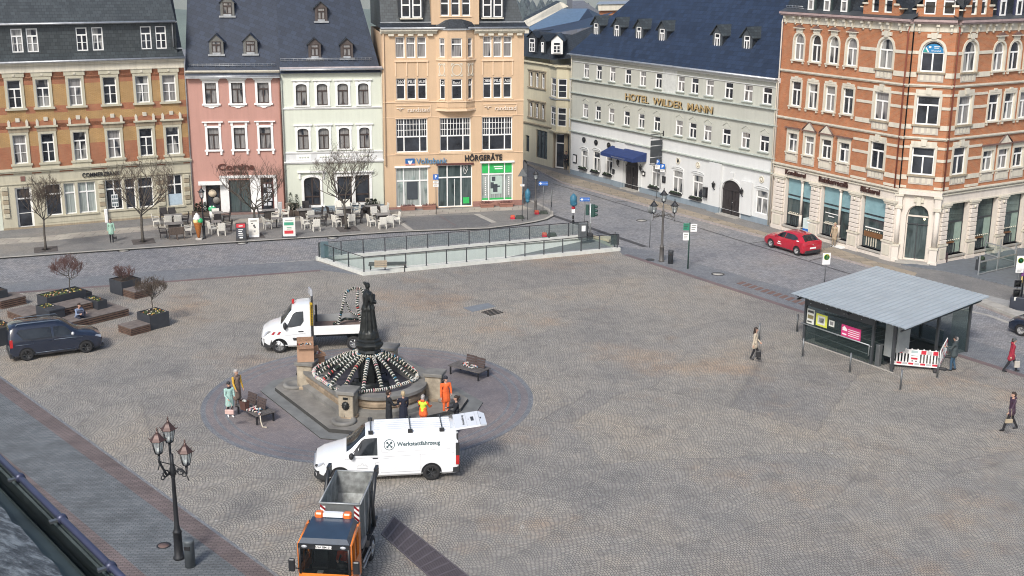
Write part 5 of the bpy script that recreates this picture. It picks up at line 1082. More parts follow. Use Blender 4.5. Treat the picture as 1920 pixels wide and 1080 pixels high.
    cap((lx(sh),0,sh),hp(-.01,0,-.08),.055,.048,8 if scarf else 0); cap(hp(.0,0,-.055),hp(.015,0,-.06),.06,.058,0); cap(hp(-.012,0,.02),hp(.008,0,.02),.086,.082,0)
    cap(hp(.085,0,-.01),hp(.105,0,-.03),.010,.014,0)
    for sg in (-1,1): cap(hp(.083,.03*sg,.008),hp(.085,.03*sg,.008),.010,.010,5); cap(hp(0,.088*sg,-.01),hp(-.005,.088*sg,-.03),.014,.011,0)
    cap(hp(.086,-.018,-.062),hp(.086,.018,-.062),.008,.008,6)
    if hat is not None: cap(hp(-.02,0,.055),hp(.012,0,.062),.093,.088,7); cap(hp(-.03,0,.02),hp(-.02,0,.05),.098,.095,7)
    if hair:
        cap(hp(-.035,0,.04),hp(0,0,.055),.092,.086,4); cap(hp(-.05,0,-.02),hp(-.04,0,.03),.083,.09,4)
        if hairlen:
            for sg in (-1,1): cap(hp(-.03,.06*sg,0),hp(-.06,.065*sg,-hairlen),.05,.04,4)
            cap(hp(-.06,0,0),hp(-.09,0,-hairlen),.06,.06,4)
    if hood: cap(hp(-.09,-.05,-.13),hp(-.09,.05,-.13),.06,.06,1)
    if scarf: cap((lx(sh)+.01,-.03,sh+.05),(lx(sh)+.01,.03,sh+.05),.075,.075,8)
    if extra: extra(cap,sh,hz)
    me=fuse(C_,.012,MT); me.name='person'; o=bpy.data.objects.new('person',me); COL.objects.link(o); o.location=loc; o.rotation_euler.z=head; tag(o,label,'person',group); return o
# ================= fountain =================
FT=TR(-6.41,51.55,0)@RZ(R(33)); fnt=thing('fountain',(-6.41,51.55,0),R(33),'sandstone market fountain with lion-head corner pillars and a dark column in the paved circle','fountain')
fst=mat('fountain_sandstone',(.29,.225,.155),.85,var=.45,vs=1.6,bumps=.5); fgr=mat('fountain_grey_stone',(.185,.18,.165),.8,var=.3,vs=1.2,bumps=.3); fstep=mat('fountain_step_stone',(.135,.135,.13),.85,var=.3,vs=1.5,bumps=.2); brz=mat('dark_bronze',(.030,.033,.032),.4,.5,var=.35,vs=4)
def cham(hx,hy,c): return [(-hx+c,-hy),(hx-c,-hy),(hx,-hy+c),(hx,hy-c),(hx-c,hy),(-hx+c,hy),(-hx,hy-c),(-hx,-hy+c)]
b=MB(); b.prism(cham(3.95,4.35,1.0),.004,.05,mat('step_riser_shaded',(.05,.05,.047),.9),mat('apron_stone',(.165,.17,.165),.85,var=.25,vs=1.2)); b.prism(cham(3.4,3.85,.9),.05,.22,mat('step_riser_shaded',(.05,.05,.047),.9),mat('step_top_stone',(.195,.185,.165),.85,var=.3,vs=1.2)); b.build('step',fnt)  # risers painted darker and tops lighter, shading put into the stone colour
def basin(off,n=14):
    "plan of the basin: straight sides left and right, bowed front and back"
    h=2.08+off; r=1.5+off*.9; p=[]
    p+=[(-h,-h)]; c=-1.72
    for i in range(n+1):
        a=PI+PI*i/n; x=r*math.cos(a); y=c-off*.3+r*.78*math.sin(a); 
        p.append((x,min(y,-h+.22)))
    p+=[(h,-h),(h,h)]
    for i in range(n+1):
        a=PI*i/n; x=r*math.cos(a); y=-c+off*.3+r*.78*math.sin(a); p.append((x,max(y,h-.22)))
    p+=[(-h,h)]; return p
b=MB(); lev=[(.35,.19),(.35,.42),(.12,.5),(.10,.52),(.2,.62),(.22,.78),(.10,.92),(.10,.96),(.3,.98),(.3,1.12),(-.28,1.12),(-.28,.55)]
rings=[basin(o) for o,z in lev]; N_=len(rings[0])
for i in range(len(lev)-1):
    z0,z1=lev[i][1],lev[i+1][1]; m=fgr if i>=7 or i<2 else fst
    b.mesh([(x,y,z0) for x,y in rings[i]]+[(x,y,z1) for x,y in rings[i+1]],[(k,(k+1)%N_,N_+(k+1)%N_,N_+k) for k in range(N_)],m,False)
b.build('basin',fnt)
b=MB(); b.prism(basin(-.3),.5,.62,mat('basin_floor',(.06,.058,.07),.7,var=.3)); b.build('basin_floor',fnt)
for sx,sy in ((-1,-1),(1,-1),(1,1),(-1,1)):
    an=math.atan2(sy,sx); M=TR(2.12*sx,2.2*sy,0)@RZ(an-PI/2)   # local -y... outward is +y
    b=MB(M); b.bevbox(-.33,.33,-.36,.36,.19,1.38,mat('pillar_stone',(.33,.285,.215),.85,var=.35,vs=2.5,bumps=.4),.03); b.bevbox(-.38,.38,-.41,.41,.19,.34,fst,.03); b.bevbox(-.42,.42,-.45,.45,1.38,1.52,fgr,.03); b.bevbox(-.36,.36,-.39,.39,1.33,1.385,fst,.01); o=b.build('pillar',fnt)
    c=MB(M); c.ell((0,.38,.86),(.16,.09,.18),brz,10,8); c.ell((0,.45,.84),(.09,.08,.08),brz,8,5); c.ell((-.09,.42,.98),.045,brz,6,4); c.ell((.09,.42,.98),.045,brz,6,4); c.cyl((0,.45,.80),(0,.53,.78),.025,brz); 
    for k in range(12): a=2*PI*k/12; c.ell((.14*math.cos(a),.38,.87+.16*math.sin(a)),(.045,.04,.045),brz,6,4)
    c.bx(-.11,.11,.355,.375,1.14,1.24,brz); c.build('lion_mask',o)
    d=MB(M); d.lathe([(.52,.19),(.54,.3),(.5,.36),(.36,.36),(.3,.3),(.0,.3)],fgr,(0,.62,0),24); d.build('small_bowl',o)
b=MB(); b.lathe([(.95,.5),(.95,.62),(.7,.66),(.62,.8),(.55,.85)],brz,n=8); b.lathe([(.5,.85),(.5,2.2),(.55,2.25),(.5,2.35),(.62,2.5),(.68,2.6),(.66,2.66),(.56,2.72),(.57,2.8),(.48,2.86),(.48,2.95)],brz,n=8,smooth=False)
for k in range(8): a=2*PI*k/8; b.cyl((.5*math.cos(a),.5*math.sin(a),.85),(.5*math.cos(a),.5*math.sin(a),2.3),.05,brz,n=6)
for k in range(4): a=PI/2*k; b.tube([(.5*math.cos(a),.5*math.sin(a),1.0),(.8*math.cos(a),.8*math.sin(a),1.05),(.85*math.cos(a),.85*math.sin(a),.9)],.035,brz,6)
b.build('column',fnt)
# bronze woman on top: a thing of its own
S=[]; c_=lambda p,q,r0,r1: S.append((p,q,r0,r1,0))
z=2.62
c_((0,0,z+.02),(0,0,z+.1),.44,.40); c_((0,0,z+.1),(0,0,z+1.45),.32,.235)
for k in range(11):
    a=2*PI*k/11+.2; c_((.34*math.cos(a),.34*math.sin(a),z+.06),(.22*math.cos(a),.22*math.sin(a),z+1.5),.07,.045)
c_((0,0,z+1.4),(0,0,z+1.65),.235,.21); c_((-.0,0,z+1.65),(0,0,z+2.05),.21,.23); c_((0,-.2,z+2.2),(0,.2,z+2.2),.12,.12)
for k in range(8): a=2*PI*k/8; c_((.15*math.cos(a),.15*math.sin(a),z+1.7),(.25*math.cos(a),.25*math.sin(a),z+1.4),.06,.06)
c_((0,0,z+2.25),(0,.02,z+2.42),.075,.065); c_((.0,.02,z+2.52),(.01,.02,z+2.6),.105,.10); c_((-.09,.0,z+2.66),(-.13,0,z+2.72),.07,.06); c_((.1,.02,z+2.5),(.12,.02,z+2.49),.02,.02)
c_((.02,-.29,z+2.16),(.08,-.36,z+1.85),.085,.075); c_((.08,-.36,z+1.85),(.27,-.22,z+1.72),.07,.055); c_((.27,-.22,z+1.72),(.3,-.1,z+1.78),.045,.045)
c_((.02,.29,z+2.16),(.1,.33,z+1.88),.085,.075); c_((.1,.33,z+1.88),(.28,.12,z+1.85),.07,.055)
c_((-.05,-.3,z+2.2),(-.12,-.2,z+1.6),.09,.05); c_((.2,-.05,z+1.85),(.28,.1,z+2.0),.09,.08)
S=[((p[0]*1.05,p[1]*1.05,2.93+(p[2]-2.62)*.915),(q[0]*1.05,q[1]*1.05,2.93+(q[2]-2.62)*.915),r0*1.08,r1*1.08,t) for p,q,r0,r1,t in S]; me=fuse(S,.03,[brz],1); me.name='statue'; o=bpy.data.objects.new('statue',me); COL.objects.link(o); o.location=(-6.41,51.55,0); o.rotation_euler.z=R(20); tag(o,'dark bronze statue of a standing woman in a long robe on the fountain column','statue')
# easter crown of eggs: ribs from the column to the rim
eggc=[mat('egg_'+n,c,.5,var=.05) for n,c in (('white',(.54,.54,.50)),('cream',(.50,.45,.36)),('dark',(.02,.035,.03)),('red',(.5,.05,.04)),('blue',(.06,.22,.35)),('pink',(.6,.28,.3)))]; grn=mat('dark_bow_green',(.012,.022,.016),.9)
def strand(pts,m0,name,parent,r=.085,step=.115,wild=.12):
    b=MB(); P=[Vector(p) for p in pts]; b.tube(P,r*.8,grn,8)
    seg=[(P[i+1]-P[i]).length for i in range(len(P)-1)]; tot=sum(seg); n=int(tot/step)
    for q in range(n):
        d=(q+.5)*step; i=0
        while d>seg[i] and i<len(seg)-1: d-=seg[i]; i+=1
        c=P[i].lerp(P[i+1],min(d/seg[i],1)); t=(P[i+1]-P[i]).normalized(); u=t.cross(Vector((0,0,1))).normalized(); v=u.cross(t)
        m=m0 if rnd.random()>wild else rnd.choice(eggc)
        w_=rnd.uniform(.016,.026); jt=t+Vector((rnd.uniform(-.2,.2),rnd.uniform(-.2,.2),rnd.uniform(-.2,.2))); mm=m if rnd.random()>.2 else rnd.choice((eggc[1],eggc[1],eggc[5])); b.tube([c-jt*w_,c+jt*w_],[r*rnd.uniform(.95,1.1),r*rnd.uniform(.95,1.1)],mm,8)
        for e in range(2):
            a=2*PI*e/7+rnd.random()*.4; p=c+(u*math.cos(a)+v*math.sin(a))*r*rnd.uniform(.8,1.05)+t*rnd.uniform(-.008,.008); b.ell(p,(.026,.026,.026),m if rnd.random()>.22 else rnd.choice((eggc[1],eggc[2],eggc[5],eggc[1])),5,4)
    return b.build(name,parent)
cr=thing('easter_crown',(-6.41,51.55,0),R(33),'easter crown of striped egg garlands draped from the column to the fountain rim','decoration')
ring_pts=[]
def crim(a): c,s_=math.cos(a),math.sin(a); k=1/((abs(c)/2.08)**3+(abs(s_)/2.25)**3)**(1/3); return (k*c-.22,k*s_+.0)
for k in range(40): a=2*PI*k/40; ring_pts.append(crim(a)+(1.2+.03*math.sin(k),))
strand(ring_pts+ring_pts[:1],eggc[0],'egg_ring',cr,.085,.10,.2)
NR=17
for k in range(NR):
    a=2*PI*(k+.4)/NR; e=crim(a); s0=(.52*math.cos(a),.52*math.sin(a)); pts=[]
    for q in range(9): f=q/8; pts.append((s0[0]+(e[0]-s0[0])*f,s0[1]+(e[1]-s0[1])*f,2.12-.92*f+.13*math.sin(PI*f)))
    pts.append((e[0],e[1],1.14)); strand(pts,eggc[0] if k%5 else eggc[1],'egg_garland',cr,.082,.15,.13)
strand([(.55*math.cos(2*PI*k/12),.55*math.sin(2*PI*k/12),2.12) for k in range(13)],eggc[0],'egg_ring',cr,.08,.11,.4)
# boxes on the left pillar
def carton(loc,rz,w,d,h,lab,open_=True):
    b=MB(); m=mat('cardboard',(.42,.26,.17),.85,var=.1); t=.012
    b.bx(-w/2,w/2,-d/2,d/2,0,t,m); b.bx(-w/2,w/2,-d/2,-d/2+t,t,h,m); b.bx(-w/2,w/2,d/2-t,d/2,t,h,m); b.bx(-w/2,-w/2+t,-d/2+t,d/2-t,t,h,m); b.bx(w/2-t,w/2,-d/2+t,d/2-t,t,h,m)
    b.mesh([(-w/2,-d/2,h),(w/2,-d/2,h),(w/2,-d/2-.16,h-.12),(-w/2,-d/2-.16,h-.12)],[(0,1,2,3),(3,2,1,0)],m); b.mesh([(-w/2,d/2,h),(w/2,d/2,h),(w/2,d/2+.08,h+.2),(-w/2,d/2+.08,h+.2)],[(0,1,2,3),(3,2,1,0)],m)
    for k in range(14): b.ell((rnd.uniform(-w*.35,w*.35),rnd.uniform(-d*.35,d*.35),h-.05),.04,rnd.choice(eggc),5,4)
    return b.build('cardboard_box',None,loc,rz,lab,'box')
pl=FT@Vector((-2.12,2.25,1.52)); carton(pl,R(10),.75,.55,.8,'tall open cardboard box standing on the left fountain pillar'); carton(FT@Vector((-1.5,2.6,1.13)),R(40),.7,.5,.55,'smaller open cardboard box of egg strings behind the tall one on the fountain rim')
# ================= benches =================
wd=mat('grey_bench_slats',(.11,.10,.095),.8,var=.3); wdb=mat('brown_bench_back',(.07,.05,.045),.8)
def bench(c,rz,lab,backs,L_=1.9,W_=.95,wm=None):
    o=thing('bench',c,rz,lab,'bench'); wm=wm or wd
    b=MB()
    for i in range(6): y=-W_/2+W_*(i+.5)/6; b.bx(-L_/2,L_/2,y-W_/12+.012,y+W_/12-.012,.42,.46,wm)
    b.build('seat',o)
    for sx in (-1,1):
        for sy in (-1,1): b=MB(); b.bx(sx*(L_/2-.12)-.03,sx*(L_/2-.12)+.03,sy*(W_/2-.08)-.03,sy*(W_/2-.08)+.03,0,.42,black); b.build('leg',o)
    b=MB(); b.bx(-L_/2+.09,-L_/2+.15,-W_/2+.08,W_/2-.08,.36,.42,black); b.bx(L_/2-.15,L_/2-.09,-W_/2+.08,W_/2-.08,.36,.42,black); b.build('frame',o)
    for (x,y,a) in backs:
        b=MB(TR(x,y,.46)@RZ(a)@Matrix.Rotation(R(-12),4,'X'))
        for k in range(4): b.bx(-.3,.3,-.02,.02,.03+.12*k,.13+.12*k,wdb)
        b.build('backrest',o)
    return o
def tangle(c,rz,n,lab,w=.5,d=.3,h=.1):
    b=MB()
    for k in range(n):
        p=Vector((rnd.uniform(-w,w),rnd.uniform(-d,d),.05)); q=[p]
        for i in range(5): q.append(q[-1]+Vector((rnd.uniform(-.14,.14),rnd.uniform(-.12,.12),rnd.uniform(-.03,.04)))); q[-1].z=max(.03,min(h,q[-1].z))
        b.tube(q,.02,grn,4)
        for i in range(5):
            for j in range(3): b.ell(q[i].lerp(q[i+1],j/3),(.035,.035,.035),rnd.choice(eggc[:1]*4+eggc),5,4)
    return b.build('egg_string',None,c,rz,lab,'decoration')
g=G(480,783); bench(g,R(-50),'slatted bench with egg garlands at the left of the fountain circle',[(-.55,.1,R(8)),(.25,.12,R(8))]); tangle(g+Vector((.15,-.25,.46)),R(-50),9,'tangled egg strings in many colours lying on the left bench')
b=MB(); b.tube([(0,0,.5),(.02,-.03,.25),(.1,-.1,.03),(.3,-.15,.03)],.03,eggc[1],6); b.build('egg_string',None,G(489,800)+Vector((0,0,.0)),0,'pale yellow egg string hanging from the left bench to the ground','decoration')
b=MB(); b.mesh([(-.16,-.1,0),(.16,-.1,0),(.16,.1,0),(-.16,.1,0),(-.2,-.13,.42),(.2,-.13,.42),(.2,.13,.42),(-.2,.13,.42)],[(3,2,1,0),(0,1,5,4),(1,2,6,5),(2,3,7,6),(3,0,4,7)],mat('brown_bag',(.09,.04,.03),.8)); b.tube([(-.1,-.13,.4),(-.08,-.14,.58),(.08,-.14,.58),(.1,-.13,.4)],.012,black,5); b.ell((0,0,.4),(.14,.09,.07),eggc[0],6,4); b.build('bag',None,G(459,768,.46),R(-40),'brown open bag with white stuff standing on the left bench','bag')
g=G(880,704); bench(g,R(-35),'slatted bench with two small backrests at the right of the fountain circle',[(-.05,.2,R(0)),(.5,.12,R(0))]); tangle(g+Vector((-.12,-.02,.46)),R(-35),6,'pink and white egg strings lying on the right bench',.4,.2)
g=G(727,507); bench(g,R(4),'low wide bench beside the glass railing of the ramp',[],2.4,.9); b=MB(); 
for k in range(4): b.bx(-.4,.4,-.02,.02,.03+.12*k,.11+.12*k,mat('pale_wood',(.36,.30,.22),.8))
for q in (-.3,.3): b.bx(q-.025,q+.025,.02,.05,0,.5,mat('pale_wood',(.36,.30,.22),.8))
b.build('notice_board',None,G(714,502,.46),R(4),'pale slatted board standing upright on the low bench by the railing','board')
# ================= vehicles =================
rub=mat('tyre_rubber',(.02,.02,.021),.85,var=.2); vgl=glass('vehicle_glass',dark=(.008,.01,.012)); wpaint=mat('white_car_paint',(.74,.76,.77),.25,var=.02,coat=.6); trimb=mat('black_plastic_trim',(.025,.026,.028),.6); redl=mat('red_tail_lamp',(.45,.02,.02),.25); lampg=mat('clear_lamp',(.55,.57,.6),.15,.3); chrome=mat('bright_rim',(.5,.5,.5),.3,.8)
class Car:
    def __init__(s,name,org,rz,label,cat,st,paint):
        s.o=thing(name,org,rz,label,cat); s.st=st; s.p=paint
    def ring(s,q):
        x,zb,zw,zt,zc,wb,wm,wt=q
        return [(x,0,zb),(x,wb*.9,zb),(x,wb,zb+.10),(x,wm,(zb+zw)/2),(x,wm*.995,zw),(x,wt+(wm-wt)*.12,zt-(zt-zw)*.14),(x,wt-.05,zt),(x,wt*.6,zc-.006),(x,0,zc)]
    def at(s,x):
        st=s.st
        for i in range(len(st)-1):
            if st[i][0]<=x<=st[i+1][0]: f=(x-st[i][0])/(st[i+1][0]-st[i][0]); return s.ring([a+(c-a)*f for a,c in zip(st[i],st[i+1])])
        return s.ring(st[-1] if x>st[-1][0] else st[0])
    def side(s,x,z):
        r=s.at(x)[1:7]
        for i in range(len(r)-1):
            if r[i][2]<=z<=r[i+1][2]: f=(z-r[i][2])/max(r[i+1][2]-r[i][2],1e-6); return r[i][1]+(r[i+1][1]-r[i][1])*f
        return r[-1][1] if z>r[-1][2] else r[0][1]
    def body(s,glass_iv=(),rear_glass=(),sub=4):
        "skin with catmull-rom stations; glass_iv: station intervals whose top strip is windscreen"
        st=s.st; b=MB(); fine=[];gl=[]
        for i in range(len(st)-1):
            p0=st[max(i-1,0)];p1=st[i];p2=st[i+1];p3=st[min(i+2,len(st)-1)]
            for k in range(sub):
                f=k/sub; q=[]
                for a,c,d,e in zip(p0,p1,p2,p3):
                    m1=(d-a)/2;m2=(e-c)/2; m1=max(min(m1,abs(d-c)*1.2),-abs(d-c)*1.2);m2=max(min(m2,abs(d-c)*1.2),-abs(d-c)*1.2)
                    h=(2*f**3-3*f*f+1)*c+(f**3-2*f*f+f)*m1+(-2*f**3+3*f*f)*d+(f**3-f*f)*m2; q.append(h)
                q[0]=p1[0]+(p2[0]-p1[0])*f; fine.append(q); gl.append(i)
        fine.append(list(st[-1])); s.st=[tuple(q) for q in fine]
        vs=[];n=16
        for q in fine:
            r=s.ring(q); vs+=r+[(x,-y,z) for x,y,z in r[-2:0:-1]]
        for i in range(len(fine)-1):
            for k in range(n):
                j=(k+1)%n; top=k in (6,7,8,9); b.mesh([vs[i*n+k],vs[i*n+j],vs[(i+1)*n+j],vs[(i+1)*n+k]],[(3,2,1,0)],vgl if top and gl[i] in glass_iv else s.p)
        b.face([vs[k] for k in range(n)],s.p); b.face([vs[(len(fine)-1)*n+k] for k in range(n-1,-1,-1)],s.p)
        o=b.build('body',s.o); bm=bmesh.new(); bm.from_mesh(o.data); bmesh.ops.remove_doubles(bm,verts=bm.verts,dist=.0005); bmesh.ops.recalc_face_normals(bm,faces=bm.faces); bm.to_mesh(o.data); bm.free()
        for p in o.data.polygons: p.use_smooth=True
        o.data.set_sharp_from_angle(angle=R(38)); s.b=o; return o
    def panel(s,poly,m,name,off=.008,sides=(1,-1),parent=None,frame=None):
        "polygon in x,z laid on the body side"
        for sg in sides:
            bm=bmesh.new(); bm.faces.new([bm.verts.new((x,0,z)) for x,z in poly]); xs=[p[0] for p in poly]; zs=[p[1] for p in poly]
            cuts=[((x,0,0),(1,0,0)) for x in [q[0] for q in s.st] if min(xs)+.01<x<max(xs)-.01]; xm=(min(xs)+max(xs))/2
            for r_ in s.at(xm)[2:7]:
                if min(zs)+.01<r_[2]<max(zs)-.01: cuts.append(((0,0,r_[2]),(0,0,1)))
            z_=min(zs)+.07
            while z_<max(zs)-.02: cuts.append(((0,0,z_),(0,0,1))); z_+=.07
            for co,no in cuts: bmesh.ops.bisect_plane(bm,geom=bm.verts[:]+bm.edges[:]+bm.faces[:],plane_co=co,plane_no=no)
            b=MB(); bm.verts.index_update(); W_=[(v.co.x,sg*-(s.side(v.co.x,v.co.z)+off),v.co.z) for v in bm.verts]; b.mesh(W_,[tuple(v.index for v in f.verts) for f in bm.faces],m,True); bm.free(); V=[(x,sg*-(s.side(x,z)+off),z) for x,z in poly]; o=b.build(name,parent or s.o)
            if frame:
                f=MB(); f.tube([(x,y+sg*-.0,z) for x,y,z in V+[V[0]]],.012,frame,4); f.build('trim',o)
    def line(s,pts,m=None,r=.006,sides=(1,-1),name='seam'):
        for sg in sides: b=MB(); b.tube([(x,sg*-(s.side(x,z)+.001),z) for x,z in pts],r,m or trimb,4); b.build(name,s.o)
    def wheel(s,x,r,w=.2,y=None,rim=None,arch=True,sides=(1,-1)):
        rim=rim or chrome
        for sg in sides:
            yy=(y if y is not None else s.side(x,r)+.012)
            b=MB(TR(x,-sg*yy,r)@Matrix.Rotation(PI/2*sg,4,'X')); b.lathe([(r*.62,0),(r*.66,.012),(r*.93,.006),(r,-.03),(r,-w+.03),(r*.9,-w)],rub,n=28); o=b.build('wheel',s.o)
            c=MB(TR(x,-sg*yy,r)@Matrix.Rotation(PI/2*sg,4,'X')); c.lathe([(r*.64,.006),(r*.58,-.02),(r*.5,-.06),(0,-.055)],trimb,n=20); c.lathe([(r*.64,.008),(r*.6,.014),(r*.57,-.01)],rim,n=24)
            for k in range(5): a=2*PI*k/5; c.tube([(0,0,.0),(r*.58*math.cos(a),r*.58*math.sin(a),.0)],[r*.1,r*.07],rim,6)
            c.lathe([(r*.14,-.03),(r*.14,.012),(0,.014)],rim,n=10); c.build('rim',o)
            if arch:
                d=MB(); n=18; ra=r*1.16; P=[(x+ra*math.cos(PI*k/n),r+ra*math.sin(PI*k/n)) for k in range(n+1)]; P=[(px,max(pz,.22)) for px,pz in P]; P=[(x+ra,.2)]+P+[(x-ra,.2)]
                V=[(px,-sg*(s.side(px,max(pz,s.at(px)[1][2]))+.005),pz) for px,pz in P]; tr=tessellate_polygon([[Vector((px,pz,0)) for px,pz in P]]); d.mesh(V,[t for t in tr]+[t[::-1] for t in tr],trimb); d.build('wheel_arch',s.o)
    def box(s,name,x0,x1,y0,y1,z0,z1,m,bev=.02,parent=None):
        b=MB(); b.bevbox(x0,x1,y0,y1,z0,z1,m,bev); return b.build(name,parent or s.o)
    def mirror(s,x,z,m,size=(.1,.2,.22),y=None,sides=(1,-1)):
        for sg in sides: yy=y or s.side(x,z); b=MB(); b.ell((x,-sg*(yy+.14),z+.04),(size[0],size[1]*.6,size[2]*.6),m,10,8); b.cyl((x,-sg*(yy-.05),z),(x,-sg*(yy+.1),z),.03,m); b.build('mirror',s.o)
# white workshop van
gr=Vector((-2.84,42.62,0)); yw=R(7.5); dx=Vector((math.cos(yw),math.sin(yw),0)); dy=Vector((-dx.y,dx.x,0)); org=gr-dx*4.62+dy*.95
st=[(0,.42,.60,.70,.74,.70,.72,.60),(.08,.26,.66,.86,.92,.86,.87,.72),(.35,.22,.84,.98,1.05,.93,.94,.8),(1.05,.22,1.04,1.15,1.22,.95,.96,.82),(1.22,.22,1.06,1.24,1.32,.95,.96,.81),(1.95,.22,1.1,1.84,1.91,.95,.96,.72),(2.2,.22,1.1,1.90,1.97,.95,.96,.72),(3.4,.22,1.1,1.92,1.99,.95,.96,.72),(5.0,.22,1.1,1.91,1.98,.95,.96,.72),(5.38,.24,1.1,1.88,1.94,.94,.95,.71),(5.46,.3,1.1,1.80,1.86,.92,.93,.69)]
V=Car('workshop_van',org,yw,'white workshop van with raised tailgate and roof bars parked before the fountain','van',st,wpaint); V.body(glass_iv=(4,))
V.panel([(1.30,1.14),(1.42,1.18),(1.80,1.66),(1.92,1.74),(2.38,1.76),(2.38,1.14)],vgl,'side_window',frame=trimb)
for pl_ in ([(1.16,.35),(1.16,1.1)],[(2.46,.35),(2.46,1.82)],[(1.16,1.02),(2.3,1.06),(5.3,1.1)],[(2.55,1.22),(5.15,1.26),(5.15,1.80),(2.55,1.78),(2.55,1.22)],[(2.5,.42),(4.0,.42)],[(2.46,.86),(2.3,.84),(2.3,.5)],[(4.02,1.1),(4.02,.5)]): V.line(pl_,mat('panel_gap_grey',(.38,.38,.4),.6),.007)
V.panel([(2.2,1.0),(2.4,1.0),(2.4,1.045),(2.2,1.045)],trimb,'door_handle',.02); V.panel([(2.6,1.0),(2.8,1.0),(2.8,1.045),(2.6,1.045)],wpaint,'door_handle',.02)
V.wheel(.95,.34,.22,rim=trimb); V.wheel(4.42,.34,.22,rim=trimb); V.mirror(1.4,1.14,trimb)
b=MB(); b.mesh([(-.03,-.66,.3),(-.03,.66,.3),(-.03,.66,.62),(-.03,-.66,.62),(.1,-.89,.24),(.1,.89,.24),(.08,.88,.60),(.08,-.88,.60),(.5,-.965,.24),(.5,.965,.24),(.5,.96,.5),(.5,-.96,.5)],[(0,3,2,1),(4,7,3,0),(1,2,6,5),(8,11,7,4),(5,6,10,9),(7,6,2,3),(11,10,6,7)],trimb); b.build('front_bumper',V.o)
for sg in (-1,1): b=MB(); b.mesh([(.02,sg*.60,.66),(.06,sg*.86,.70),(.42,sg*.955,.84),(.36,sg*.90,.93),(.06,sg*.68,.82)],[(0,1,2,3,4),(4,3,2,1,0)],lampg); b.ell((.1,sg*.76,.76),(.08,.1,.06),trimb,8,5); b.build('headlight',V.o)
b=MB(); b.bx(-.035,.03,-.58,.58,.66,.70,chrome); b.bx(-.035,.03,-.6,.6,.56,.60,chrome); b.build('grille',V.o)
V.box('rear_bumper',5.2,5.52,-.95,.95,.3,.55,trimb,.05)
for sg in (-1,1): b=MB(); b.bx(5.36,5.49,sg*.955-.012*sg-.03,sg*.955+.01,.62,1.0,redl); b.bx(5.36,5.5,sg*.95-.03,sg*.95+.012,1.0,1.5,trimb); b.build('tail_light',V.o)
b=MB(); b.bx(5.40,5.475,-.78,.78,.6,1.78,trimb); b.build('load_opening',V.o)
for x in (2.15,3.65,4.85):
    b=MB(); b.tube([(x,-.66,1.98),(x,-.66,2.05),(x,.66,2.05),(x,.66,1.98)],.022,mat('roof_bar_steel',(.12,.14,.15),.35,.7),6)
    for sg in (-1,1): b.bx(x-.09,x+.09,sg*.68-.05,sg*.68+.05,1.9,2.02,trimb)
    b.build('roof_bar',V.o)
b=MB()
for k in range(6): y=-.5+.2*k; b.bx(2.3,5.2,y-.03,y+.03,1.955,2.003,wpaint)
b.build('roof_rib',V.o)
M=TR(5.36,0,1.96)@Matrix.Rotation(R(-7),4,'Y'); b=MB(M); b.bevbox(0,1.0,-.74,.74,-.03,.03,wpaint,.02); b.mesh([(1.0,-.74,-.03),(1.22,-.58,-.1),(1.22,.58,-.1),(1.0,.74,-.03),(1.0,-.74,.03),(1.24,-.58,-.05),(1.24,.58,-.05),(1.0,.74,.03)],[(0,1,5,4),(1,2,6,5),(2,3,7,6),(4,5,6,7),(3,2,1,0)],wpaint); tg=b.build('tailgate',V.o)
b=MB(M); b.bx(.66,.78,-.2,.22,.031,.036,antr); b.bx(1.02,1.07,-.06,.06,.0,.03,trimb); b.bx(.48,.49,-.7,.7,.031,.035,mat('panel_gap_grey',(.38,.38,.4),.6)); b.bx(.85,.86,-.7,.7,.031,.035,mat('panel_gap_grey',(.38,.38,.4),.6)); b.bx(.55,.6,-.05,.05,.031,.036,mat('panel_gap_grey',(.38,.38,.4),.6)); b.build('tailgate_detail',tg)
txt('tailgate_lettering','Werkstattfahrzeug',tg,M@TR(.36,0,.034)@RZ(R(90))@Matrix.Rotation(R(-90),4,'X'),.13,antr,.002,.001)
vgray=mat('logo_dark_green_grey',(.05,.09,.10),.5)
yv=V.side(3.9,1.5)+.01; sl_=math.atan2(V.side(3.9,1.25)-V.side(3.9,1.75),.5)
M=TR(3.95,-yv,1.5)@Matrix.Rotation(-sl_,4,'X'); txt('door_lettering','Werkstattfahrzeug',V.o,M,.215,vgray,.003,.006)
M2=TR(2.84,-yv,1.5)@Matrix.Rotation(-sl_,4,'X'); b=MB(M2@Matrix.Rotation(PI/2,4,'X')); n=28
b.mesh([(.21*math.cos(2*PI*k/n),.21*math.sin(2*PI*k/n),.004) for k in range(n)]+[(.185*math.cos(2*PI*k/n),.185*math.sin(2*PI*k/n),.004) for k in range(n)],[(k,(k+1)%n,n+(k+1)%n,n+k) for k in range(n)],vgray)
for a in (PI/4,3*PI/4):
    c,s_=math.cos(a),math.sin(a); w_=.02; b.mesh([(-.11*c-w_*s_,-.11*s_+w_*c,.004+.001*(a>1)),(-.11*c+w_*s_,-.11*s_-w_*c,.004+.001*(a>1)),(.11*c+w_*s_,.11*s_-w_*c,.004+.001*(a>1)),(.11*c-w_*s_,.11*s_+w_*c,.004+.001*(a>1))],[(0,1,2,3)],vgray)
    for sg in (-1,1): b.lathe([(.042,.003),(.042,.006),(0,.006)],vgray,(sg*.11*c,sg*.11*s_,0),8)
b.build('workshop_emblem',V.o)
